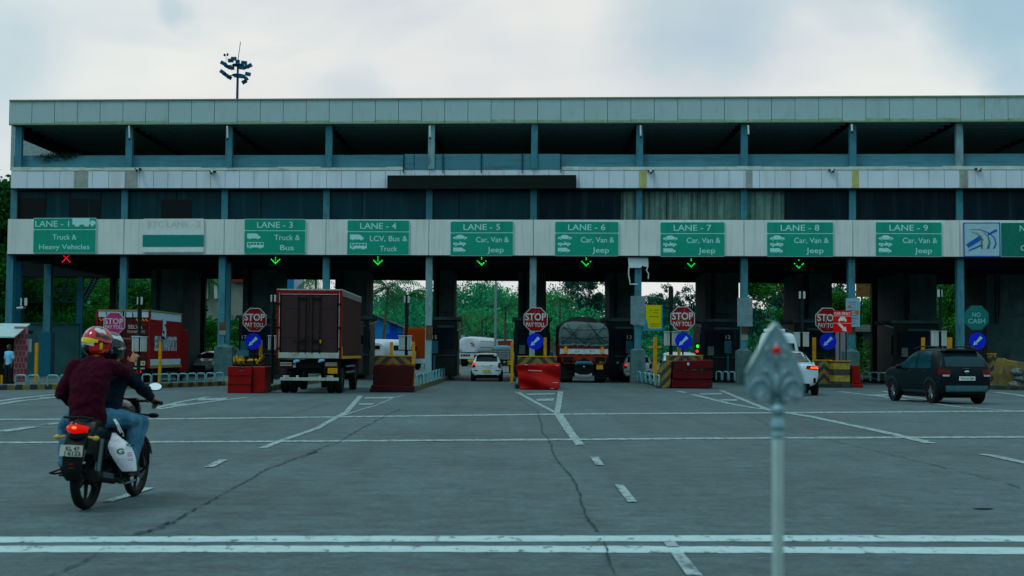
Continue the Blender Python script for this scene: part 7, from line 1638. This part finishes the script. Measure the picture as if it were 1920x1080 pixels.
b = MB(); b.tube([(0, .55, .72), (0, .50, .42), (0, .62, .30)], .03, 8); b.tube([(0, 1.0, .92), (0, .75, .62), (0, .72, .35)], .03, 8); b.tube([(0, .6, .74), (0, -.1, .74)], .025, 8)
for s_ in (-1, 1): b.tube([(s_ * .06, .5, .35), (s_ * .075, 0, .305)], .022, 8)
b.build('frame', M_bkm, bk, smooth=40)
b = MB(); b.box((0, .62, .38), (.20, .30, .22)); b.lathe([(.10, -.13), (.11, .13)], (0, .55, .33), 16, 'X'); b.tube([(0, .66, .45), (0, .74, .64)], .075, 10); melt(b, 'engine', M_bkm, bk, .014, 2)
b = MB(); b.box((0, .20, .60), (.20, .52, .30)); b.box((0, -.08, .62), (.17, .26, .20)); b.tube([(0, .38, .50), (0, .62, .55)], .09, 10); melt(b, 'centre_body', M_bkm, bk, .016, 3)
b = MB()
for s_ in (-1, 1): b.box((s_ * .105, .30, .58), (.02, .30, .18), rx=R(8))
b.build('side_covers', M_bk, bk, bevel=.008)
for s_ in (-1, 1):
    b = MB(); b.tube([(s_ * .11, -.02, .34), (s_ * .11, .05, .66)], .030, 10); b.build('shock_absorber', M_alum, bk, smooth=40)
    b = MB(); b.tube([(s_ * .07, 1.27, .305), (s_ * .075, 1.02, .98)], .022, 10); b.build('fork', M_bkm, bk, smooth=40)
    b = MB(); b.tube([(s_ * .11, -.26, .70), (s_ * .17, -.27, .69)], .012, 6); b.ell((s_ * .185, -.27, .69), (.035, .022, .024)); b.build('indicator', mat('indicator_lens', (.45, .34, .12), .3), bk)
    b = MB(); b.tube([(s_ * .07, .98, .86), (s_ * .22, 1.0, .85)], .012, 6); b.ell((s_ * .26, 1.0, .85), (.06, .03, .025)); b.build('front_indicator', M_bkm, bk)
    b = MB(); b.tube([(s_ * .05, .80, .66), (s_ * .26, .80, .64), (s_ * .30, .80, .56), (s_ * .30, .80, .38), (s_ * .24, .78, .30), (s_ * .06, .72, .28)], .014, 8); b.build('leg_guard', M_bkm, bk, smooth=True)
    b = MB(); b.tube([(s_ * .09, .26, .30), (s_ * .23, .26, .31)], .016, 6); b.tube([(s_ * .09, .62, .28), (s_ * .24, .62, .30)], .018, 6); b.build('footrest', M_bkm, bk)
    b = MB(); b.tube([(s_ * .24, .94, 1.03), (s_ * .27, .90, 1.10)], .008, 6); M3 = Matrix.Rotation(R(20 * s_), 3, 'Z') @ Matrix.Rotation(R(-8), 3, 'X')
    b.ell((s_ * .315, .87, 1.145), (.072, .016, .044), 20, 12, M3); mi_ = b.build('mirror', M_bkm, bk, smooth=True)
    b = MB(); nrm = M3 @ Vector((0, -1, 0)); c_ = Vector((s_ * .315, .87, 1.145)) + nrm * .0165; xx = M3 @ Vector((1, 0, 0)); zz = M3 @ Vector((0, 0, 1))
    b.add([c_ + xx * .062 * math.cos(a) + zz * .036 * math.sin(a) for a in np.linspace(0, 6.28318, 25)[:-1]], [tuple(range(24))]); b.build('mirror_glass', mat('mirror_silver', (.9, .95, 1.0), .03, 1.0, 0), mi_)
b = MB(); b.tube([(-.34, .90, .985), (-.24, .96, 1.0), (-.1, 1.0, .99), (.1, 1.0, .99), (.24, .96, 1.0), (.34, .90, .985)], .014, 8); b.build('handlebar', M_bkm, bk, smooth=True)
for s_ in (-1, 1):
    b = MB(); b.tube([(s_ * .25, .955, .998), (s_ * .385, .88, .98)], .020, 10); b.build('grip', M_bkm, bk)
    b = MB(); b.tube([(s_ * .25, 1.0, .99), (s_ * .36, .965, .985)], .007, 5); b.build('lever', M_alum, bk)
b = MB(); b.ell((0, 1.08, .90), (.10, .09, .11)); b.box((0, 1.02, .99), (.18, .08, .07)); melt(b, 'headlamp_cowl', M_bk, bk, .014)
b = MB(); b.tube([(.10, .74, .30), (.14, .50, .22), (.15, .25, .27)], .020, 10); b.tube([(.15, .28, .265), (.165, -.25, .345)], [.045, .052], 14); b.build('exhaust', M_bkm, bk, smooth=40); b = MB(); b.box((.21, .0, .33), (.006, .26, .05), rx=R(-8)); b.build('heat_shield', M_alum, bk)
b = MB(); b.box((-.11, .25, .36), (.03, .62, .10)); b.build('chain_case', M_bkm, bk, bevel=.02)
b = MB(); b.tube([(-.12, -.30, .40), (-.22, -.32, .36), (-.24, -.18, .34), (-.12, -.05, .36)], .010, 6); b.build('saree_guard', M_bkm, bk)
b = MB(); b.tube([(.09, .66, .26), (.20, .58, .22)], .012, 6); b.tube([(.11, .35, .30), (.20, .45, .21), (.24, .62, .23)], .012, 6); b.build('brake_pedal', M_alum, bk)

def helmet(parent, c, yaw, base, pats, visor=True, rr_=(.128, .158, .150), pitch=0.0):
    M3 = Matrix.Rotation(yaw, 3, 'Z') @ Matrix.Rotation(pitch, 3, 'X'); c = Vector(c)
    b = MB(); b.ell(c, rr_, 28, 18, M3); b.ell(c + M3 @ Vector((0, .055, -.085)), (.098, .105, .06), 20, 10, M3); b.ell(c + M3 @ Vector((0, -.02, -.05)), (.120, .138, .10), 20, 10, M3)
    h_ = melt(b, 'helmet', base, parent, .009, 3)
    bv = BVHTree.FromPolygons([v.co for v in h_.data.vertices], [tuple(p.vertices) for p in h_.data.polygons])
    for (nm, m, pts, off) in pats:     # pts: grid rows of (azimuth deg from the back, elevation deg)
        b = MB(); pv = []
        rows = []
        for (e0, e1, az0, az1, sk) in [pts]:
            for j in range(7):
                f = j / 6; e = e0 + (e1 - e0) * f
                rows.append([(az0 + (az1 - az0) * i / 12 , e + sk * (i / 12) + 5 * math.sin(i * .9 + az0) * (f - .5)) for i in range(13)])
        for row in rows:
            for az, el in row:
                d = M3 @ Vector((math.sin(R(az)) * math.cos(R(el)), -math.cos(R(az)) * math.cos(R(el)), math.sin(R(el)))); h = bv.ray_cast(c + d * .5, -d)
                pv.append((h[0] + h[1] * off) if h[0] is not None else c + d * .16)
        b.add(pv, [(j * 13 + i, j * 13 + i + 1, (j + 1) * 13 + i + 1, (j + 1) * 13 + i) for j in range(6) for i in range(12)]); b.build(nm, m, h_, smooth=True)
    return h_
M_hred = mat('helmet_red', (.45, .010, .012), .15, 0, .35, 9, coat=.9); M_hyel = mat('helmet_yellow', (.75, .55, .01), .25, coat=.6); M_hblk = mat('helmet_black', (.006, .007, .008), .2, coat=.6)
M_hpur = mat('helmet_mauve', (.30, .22, .34), .2, 0, .5, 14, coat=.8); M_hwh = mat('helmet_silver', (.5, .55, .58), .2, coat=.5); M_hgry = mat('helmet_grey', (.015, .022, .025), .3, coat=.3)
# pillion: maroon sweater
bk.rotation_euler = (0, R(1.3), RZB)
pi = empty('person', LOCB, RZB, 'person riding pillion in maroon sweater, jeans and red helmet, right arm raised forward', 'person')
b = MB(); rings(b, [(0, .12, .84, .13, .11), (0, .10, 1.0, .12, .10), (0, .13, 1.25, .14, .10), (0, .18, 1.38, .10, .08)]); limb(b, [(0, .19, 1.38), (0, .26, 1.50)], [.055, .055]); b.ell((0, .29, 1.57), (.085, .10, .12))
wr_ = Vector((.195, .66, 1.372)); limb(b, [(.17, .2, 1.35), (.225, .44, 1.285), wr_], [.045, .038, .027]); hand(b, wr_, (.10, .30, .55), (0, -1, .4), .9, True, 1.05)
wl = Vector((-.22, .46, .93)); limb(b, [(-.19, .15, 1.34), (-.285, .13, 1.08), wl], [.045, .038, .027]); hand(b, wl, (.2, .9, -.2), (0, 0, 1), .35)
for s_, kn, an in ((1, (.285, .54, .795), (.285, .40, .40)), (-1, (-.36, .42, .76), (-.33, .34, .40))): limb(b, [(s_ * .1, .15, .86), kn, an, (an[0], an[1] + .02, .34)], [.07, .05, .036, .035])
melt(b, 'body', M_skin, pi, .0075, 1)
b = MB(); rings(b, [(-.005, .09, .80, .178, .145), (-.005, .085, .86, .182, .15), (-.01, .07, 1.0, .172, .135), (-.005, .09, 1.14, .185, .135), (0, .13, 1.27, .20, .135), (0, .16, 1.345, .185, .115), (0, .185, 1.40, .12, .085), (0, .20, 1.445, .07, .068)])
limb(b, [(.155, .18, 1.345), (.225, .44, 1.275), (.20, .62, 1.355)], [.078, .062, .042]); limb(b, [(-.17, .14, 1.335), (-.285, .12, 1.08), (-.235, .42, .94)], [.078, .062, .042])
melt(b, 'sweater', M_swe, pi, .010, 4, folds=.040)
b = MB(); b.ell((0, .10, .85), (.17, .16, .10))
limb(b, [(.10, .16, .85), (.20, .36, .84), (.285, .54, .795)], [.10, .092, .076]); limb(b, [(.285, .54, .795), (.288, .47, .60), (.29, .40, .39)], [.076, .064, .058])
limb(b, [(-.10, .16, .85), (-.25, .30, .82), (-.37, .42, .76)], [.10, .092, .074]); limb(b, [(-.37, .42, .76), (-.35, .38, .6), (-.33, .34, .40)], [.074, .066, .060])
b.ell((.29, .47, .56), (.07, .075, .02)); b.ell((.287, .44, .47), (.064, .07, .018)); melt(b, 'jeans', M_jean, pi, .010, 3, folds=.034)
for s_, x, y in ((1, .295, .40), (-1, -.33, .34)):
    b = MB(); b.ell((x, y + .07, .325), (.047, .135, .042)); b.ell((x, y - .01, .36), (.045, .055, .055)); b.box((x, y + .06, .29), (.085, .25, .02)); melt(b, 'shoe', M_shoe, pi, .009, 3)
helmet(pi, (.0, .27, 1.578), R(-32), M_hblk, [
  ('red_panel', M_hred, (10, 62, -20, 125, -14), .0035), ('yellow_band', M_hyel, (4, 20, -75, 55, -10), .006), ('white_edge', M_hwh, (-6, 2, -85, 40, -8), .005), ('mauve_panel', M_hpur, (38, 78, -110, 10, -6), .0055), ('red_cheek', M_hred, (-52, -12, 22, 118, 4), .0035),
  ('yellow_spark', M_hyel, (-30, -4, 62, 74, 0), .0065), ('white_spark', M_hwh, (45, 66, 35, 95, -14), .0065), ('black_swirl', M_hblk, (22, 34, 45, 120, -16), .008), ('orange_spark', mat('helmet_orange', (.7, .18, .03), .2, coat=.6), (-46, -38, 60, 110, 8), .0065)])
# driver
dr = empty('person', LOCB, RZB, 'person driving the motorcycle in dark navy jacket and dark helmet, hands on the handlebar', 'person')
b = MB(); rings(b, [(0, .46, .86, .13, .10), (0, .50, 1.0, .12, .10), (0, .58, 1.2, .14, .10), (0, .63, 1.33, .10, .08)]); limb(b, [(0, .64, 1.33), (0, .70, 1.44)], [.055, .055]); b.ell((0, .73, 1.52), (.085, .10, .12))
for s_ in (1, -1):
    wq = Vector((s_ * .325, .875, 1.02)); limb(b, [(s_ * .18, .60, 1.28), (s_ * .335, .70, 1.08), wq], [.042, .036, .026]); hand(b, wq, (s_ * .05, .55, -.25), (0, .25, 1), .95, False, 1.0)
    limb(b, [(s_ * .1, .46, .84), (s_ * .24, .84, .78), (s_ * .20, .66, .36)], [.07, .05, .036])
melt(b, 'body', M_skin, dr, .0075, 1)
b = MB(); rings(b, [(0, .43, .84, .175, .14), (0, .46, .95, .172, .135), (0, .52, 1.1, .185, .135), (0, .58, 1.22, .20, .135), (0, .61, 1.29, .185, .115), (0, .635, 1.345, .11, .08), (0, .65, 1.39, .07, .068)])
for s_ in (1, -1): limb(b, [(s_ * .165, .59, 1.275), (s_ * .335, .70, 1.08), (s_ * .325, .85, 1.03)], [.080, .062, .042])
melt(b, 'jacket', M_navy, dr, .010, 4, folds=.040)
b = MB(); b.ell((0, .46, .85), (.16, .14, .09))
for s_ in (1, -1): limb(b, [(s_ * .1, .46, .84), (s_ * .24, .84, .78)], [.10, .074]); limb(b, [(s_ * .24, .84, .78), (s_ * .20, .66, .37)], [.074, .058])
melt(b, 'jeans', M_jean, dr, .011, 3, folds=.03)
for s_ in (1, -1): b = MB(); b.ell((s_ * .20, .72, .325), (.047, .13, .042)); b.ell((s_ * .20, .64, .36), (.045, .055, .05)); melt(b, 'shoe', M_shoe, dr, .009, 3)
helmet(dr, (-.03, .68, 1.53), R(-8), M_hgry, [('black_rear', M_hblk, (-40, 30, -60, 60, 0), .004), ('white_band', M_hwh, (42, 62, -40, 100, -16), .0055), ('silver_stripe', M_hwh, (-12, -4, 60, 120, 6), .006)])
# carrier bag
bg_ = empty('plastic_bag', LOCB, RZB, 'white plastic carrier bag with green and pink print hanging beside the pillion leg', 'bag')
b = MB(); n, m_ = 14, 12; pv = []; rr = random.Random(8)
for sgn in (1, -1):
    for j in range(m_ + 1):
        v = j / m_; wv = .03 + .115 * math.sin(math.pi * min(1, v * .62 + .28)) ** 1.2 if v > .03 else .10
        for i in range(n + 1):
            u = -1 + 2 * i / n; z = .355 + .36 * v; wq = (.068 + .045 * math.sin(math.pi * v)) * (1 - .75 * max(0, v - .7) / .3)
            bulge = .062 * (1 - u * u) * math.sin(math.pi * min(1, .15 + v * .9)) * sgn
            pv.append((.345 + bulge * .8 + .055 * (v - .5) * -1, .17 + u * wq * 1.0 - .14 * (v - .4), z + rr.uniform(-.004, .004)))
K_ = (n + 1) * (m_ + 1)
for q in (0, K_): b.add([] if 0 else [], []) 
b.add(pv, [(q + j * (n + 1) + i, q + j * (n + 1) + i + 1, q + (j + 1) * (n + 1) + i + 1, q + (j + 1) * (n + 1) + i) for q in (0, K_) for j in range(m_) for i in range(n)])
b.v = [((Matrix.Rotation(R(-52), 3, 'Z') @ (Vector(v) - Vector((.345, .17, 0)))) + Vector((.33, .13, 0)))[:] for v in b.v]
M_bag = mat('bag_white', (.72, .72, .80), .35, 0, .12, 14, bump=.8, bscale=18); o = b.build('bag_body', M_bag, bg_, smooth=True)
bv = BVHTree.FromPolygons([v.co for v in o.data.vertices], [tuple(p.vertices) for p in o.data.polygons])
def bagprint(cy, cz, geo, m, nm):
    b = MB(); vs, fs = geo; pv = []
    for (a_, c_) in vs:
        O_ = Vector((.33, .13, 0)) + Matrix.Rotation(R(-52), 3, 'Z') @ Vector((.6, cy + a_ - .17, cz + c_)); D_ = Matrix.Rotation(R(-52), 3, 'Z') @ Vector((-1, 0, 0)); h = bv.ray_cast(O_, D_); pv.append((h[0] - D_ * .004) if h[0] is not None else O_ + D_ * .5)
    b.add(pv, fs); b.build(nm, m, bg_)
def tg(s_, w_, h_): vs, fs, x0, x1, y0, y1 = txt_geo(s_, .03); return [((a - (x0 + x1) / 2) * w_ / (x1 - x0), (c - .345) * h_ / .69) for a, c in vs], fs
bagprint(.13, .545, tg("G", .07, .05), mat('print_green', (.01, .14, .08), .5), 'printed_letter'); bagprint(.22, .60, tg("RJ", .05, .022), mat('print_green', (.01, .14, .08)), 'printed_letter')
for zz_ in (.53, .515, .50, .475, .46): bagprint(.215 + random.uniform(-.01, .01), zz_, ([(-.03, -.003), (.028, -.005), (.03, .002), (-.02, .004)], [(0, 1, 2, 3)]), mat('print_pink', (.55, .12, .35), .5), 'pink_print')
b = MB(); b.tube([(.33, .10, .72), (.30, .07, .80), (.26, .09, .845)], .006, 6); b.tube([(.33, .05, .72), (.30, .03, .80), (.26, .06, .845)], .006, 6); b.build('handles', M_bag, bg_)

# standing people
def stander(loc, rz, shirt, pants, label, h_=1.68):
    t = empty('person', loc, rz, label, 'person'); k = h_ / 1.7; t.scale = (k, k, k)
    b = MB(); rings(b, [(0, 0, .9, .13, .09), (0, 0, 1.1, .12, .085), (0, 0, 1.35, .15, .09), (0, 0, 1.44, .08, .06)]); limb(b, [(0, 0, 1.42), (0, .01, 1.52)], [.05, .05]); b.ell((0, .02, 1.60), (.075, .095, .115)); b.ell((0, .115, 1.59), (.014, .018, .02))
    for s_ in (-1, 1): b.ell((s_ * .076, .01, 1.595), (.012, .02, .03)); limb(b, [(s_ * .18, 0, 1.38), (s_ * .23, -.02, 1.12), (s_ * .22, .05, .88)], [.042, .035, .024]); hand(b, (s_ * .22, .05, .88), (0, .1, -1), (s_, 0, 0), .3); limb(b, [(s_ * .09, 0, .9), (s_ * .10, .01, .48), (s_ * .11, -.01, .09)], [.07, .05, .036])
    melt(b, 'body', mat('skin_dark', (.10, .055, .035), .6), t, .011, 1)
    b = MB(); rings(b, [(0, 0, .88, .155, .11), (0, 0, 1.1, .15, .11), (0, 0, 1.3, .175, .115), (0, 0, 1.40, .14, .09), (0, 0, 1.45, .07, .06)]); 
    for s_ in (-1, 1): limb(b, [(s_ * .17, 0, 1.375), (s_ * .225, -.015, 1.16)], [.068, .06])
    melt(b, 'shirt', shirt, t, .014, 3)
    b = MB()
    for s_ in (-1, 1): limb(b, [(s_ * .085, 0, .88), (s_ * .10, .01, .48), (s_ * .11, -.01, .10)], [.095, .07, .058])
    melt(b, 'trousers', pants, t, .014, 3)
    b = MB(); b.ell((0, -.01, 1.635), (.083, .10, .095)); melt(b, 'hair', M_under, t, .014, 1)
    for s_ in (-1, 1): b = MB(); b.ell((s_ * .11, .05, .04), (.045, .13, .045)); b.build('shoe', M_shoe, t, smooth=True)
M_shb = mat('shirt_blue', (.20, .50, .75), .8, 0, .1); M_trd = mat('trousers_dark', (.008, .012, .018), .8)
c = dp(19.5, 560, 57.4); stander((c.x, 57.4, .0), R(150), M_shb, M_trd, 'person in light blue shirt and dark trousers standing by the tiled kiosk')
c = dp(1030.5, 560, 92.0); stander((c.x, 92, .2), R(20), M_shb, M_trd, 'person in blue shirt between the yellow post and the tarpaulin lorry', 1.7)
c = dp(966, 560, 112); stander((c.x, 112, 0), R(0), mat('shirt_pink', (.35, .2, .16), .8), M_trd, 'person in dull pink shirt far down the lane beside the pickup', 1.7)

# ------------------------------------------------------------ spear ornament close to the camera
Y = 3.0; q = Y / FPX; c = dp(1458, 700, Y); t = empty('spear_post', (c.x, Y, 0), R(-4), 'silver spear-shaped ornament with red dot on a slim post in the foreground', 'ornamental post')
M_sil = mat('silver_blue', (.24, .38, .43), .4, .45, .15, 20); M_sil2 = mat('silver_bright', (.30, .42, .46), .45, .9, .1, 20); M_silp = mat('post_silver', (.55, .68, .68), .4, .5, .1, 12)
def S(px, py): p_ = dp(px, py, Y); return (p_.x - c.x, p_.z)
R_ = [(1453, 604), (1466, 622), (1480, 650), (1494, 680), (1504, 706), (1507, 725), (1507, 742), (1496, 754), (1480, 750), (1472, 760), (1458, 764)]; L_ = [(1445, 760), (1438, 750), (1422, 755), (1407, 748), (1401, 738), (1398, 715), (1398, 700), (1410, 678), (1426, 648), (1440, 622)]
poly = [S(*p_) for p_ in R_ + L_]; b = MB(); b.prism(poly[::-1], -.003, .003, 'Y'); b.build('blade', M_sil, t, bevel=.001)
b = MB(); ed = [S(*p_) for p_ in [(1399, 700), (1412, 676), (1427, 648), (1441, 622), (1452, 606)]]; b.tube([(x, -.004, z) for x, z in ed], .0040, 8); b.build('bright_edge', M_silp, t, smooth=True)
b = MB(); ed = [S(*p_) for p_ in [(1507, 735), (1504, 706), (1494, 680), (1480, 650), (1466, 622), (1455, 606)]]; b.tube([(x, -.003, z) for x, z in ed], .0022, 8); b.build('edge', M_sil, t, smooth=True)
for s_ in (-1, 1):
    b = MB(); X = lambda dx, py: ((S(1455, py)[0] + s_ * dx * q), -.006, S(1455, py)[1])
    b.tube([X(6, 755), X(10, 730), X(22, 712), X(38, 712), X(48, 728), X(44, 744), X(30, 744), X(26, 734)], .0024, 8); b.tube([X(4, 745), X(6, 715), X(14, 696), X(26, 694)], .0022, 8); b.tube([X(12, 752), X(24, 748), X(40, 754)], .0022, 8); b.tube([X(8, 668), X(18, 672), X(20, 658), X(14, 648)], .002, 8); b.build('scroll', M_sil2, t, smooth=True)
b = MB(); x, z = S(1455, 672); b.tube([(x, -.006, S(1455, 690)[1]), (x, -.006, z), (x, -.006, S(1455, 640)[1])], .003, 8); b.ell((x, -.006, S(1455, 720)[1]), (.006, .004, .022)); b.build('raised_rib', M_sil, t, smooth=True)
b = MB(); x, z = S(1455.5, 657); b.ell((x, -.006, z), (.0088, .005, .0088), 16, 10); b.build('red_dot', mat('gem_red', (.62, .004, .02), .4), t, smooth=True)
x0 = S(1458, 780)[0]; zz = lambda py: S(1458, py)[1]
b = MB(); b.lathe([(.004, zz(757)), (.010, zz(759)), (.0145, zz(764)), (.0155, zz(769)), (.0135, zz(776)), (.0105, zz(780)), (.0115, zz(784)), (.0125, zz(790)), (.0150, zz(797)), (.0150, zz(804)), (.0115, zz(809)), (.0130, zz(813)), (.0135, zz(818)), (.0115, zz(824))], (x0, 0, 0), 24); b.build('turned_neck', M_sil, t, smooth=50)
b = MB(); b.lathe([(.0118, zz(823)), (.0122, zz(1080)), (.0125, .02), (.03, .01), (.03, 0)], (x0, 0, 0), 24); b.build('post', M_silp, t, smooth=50)
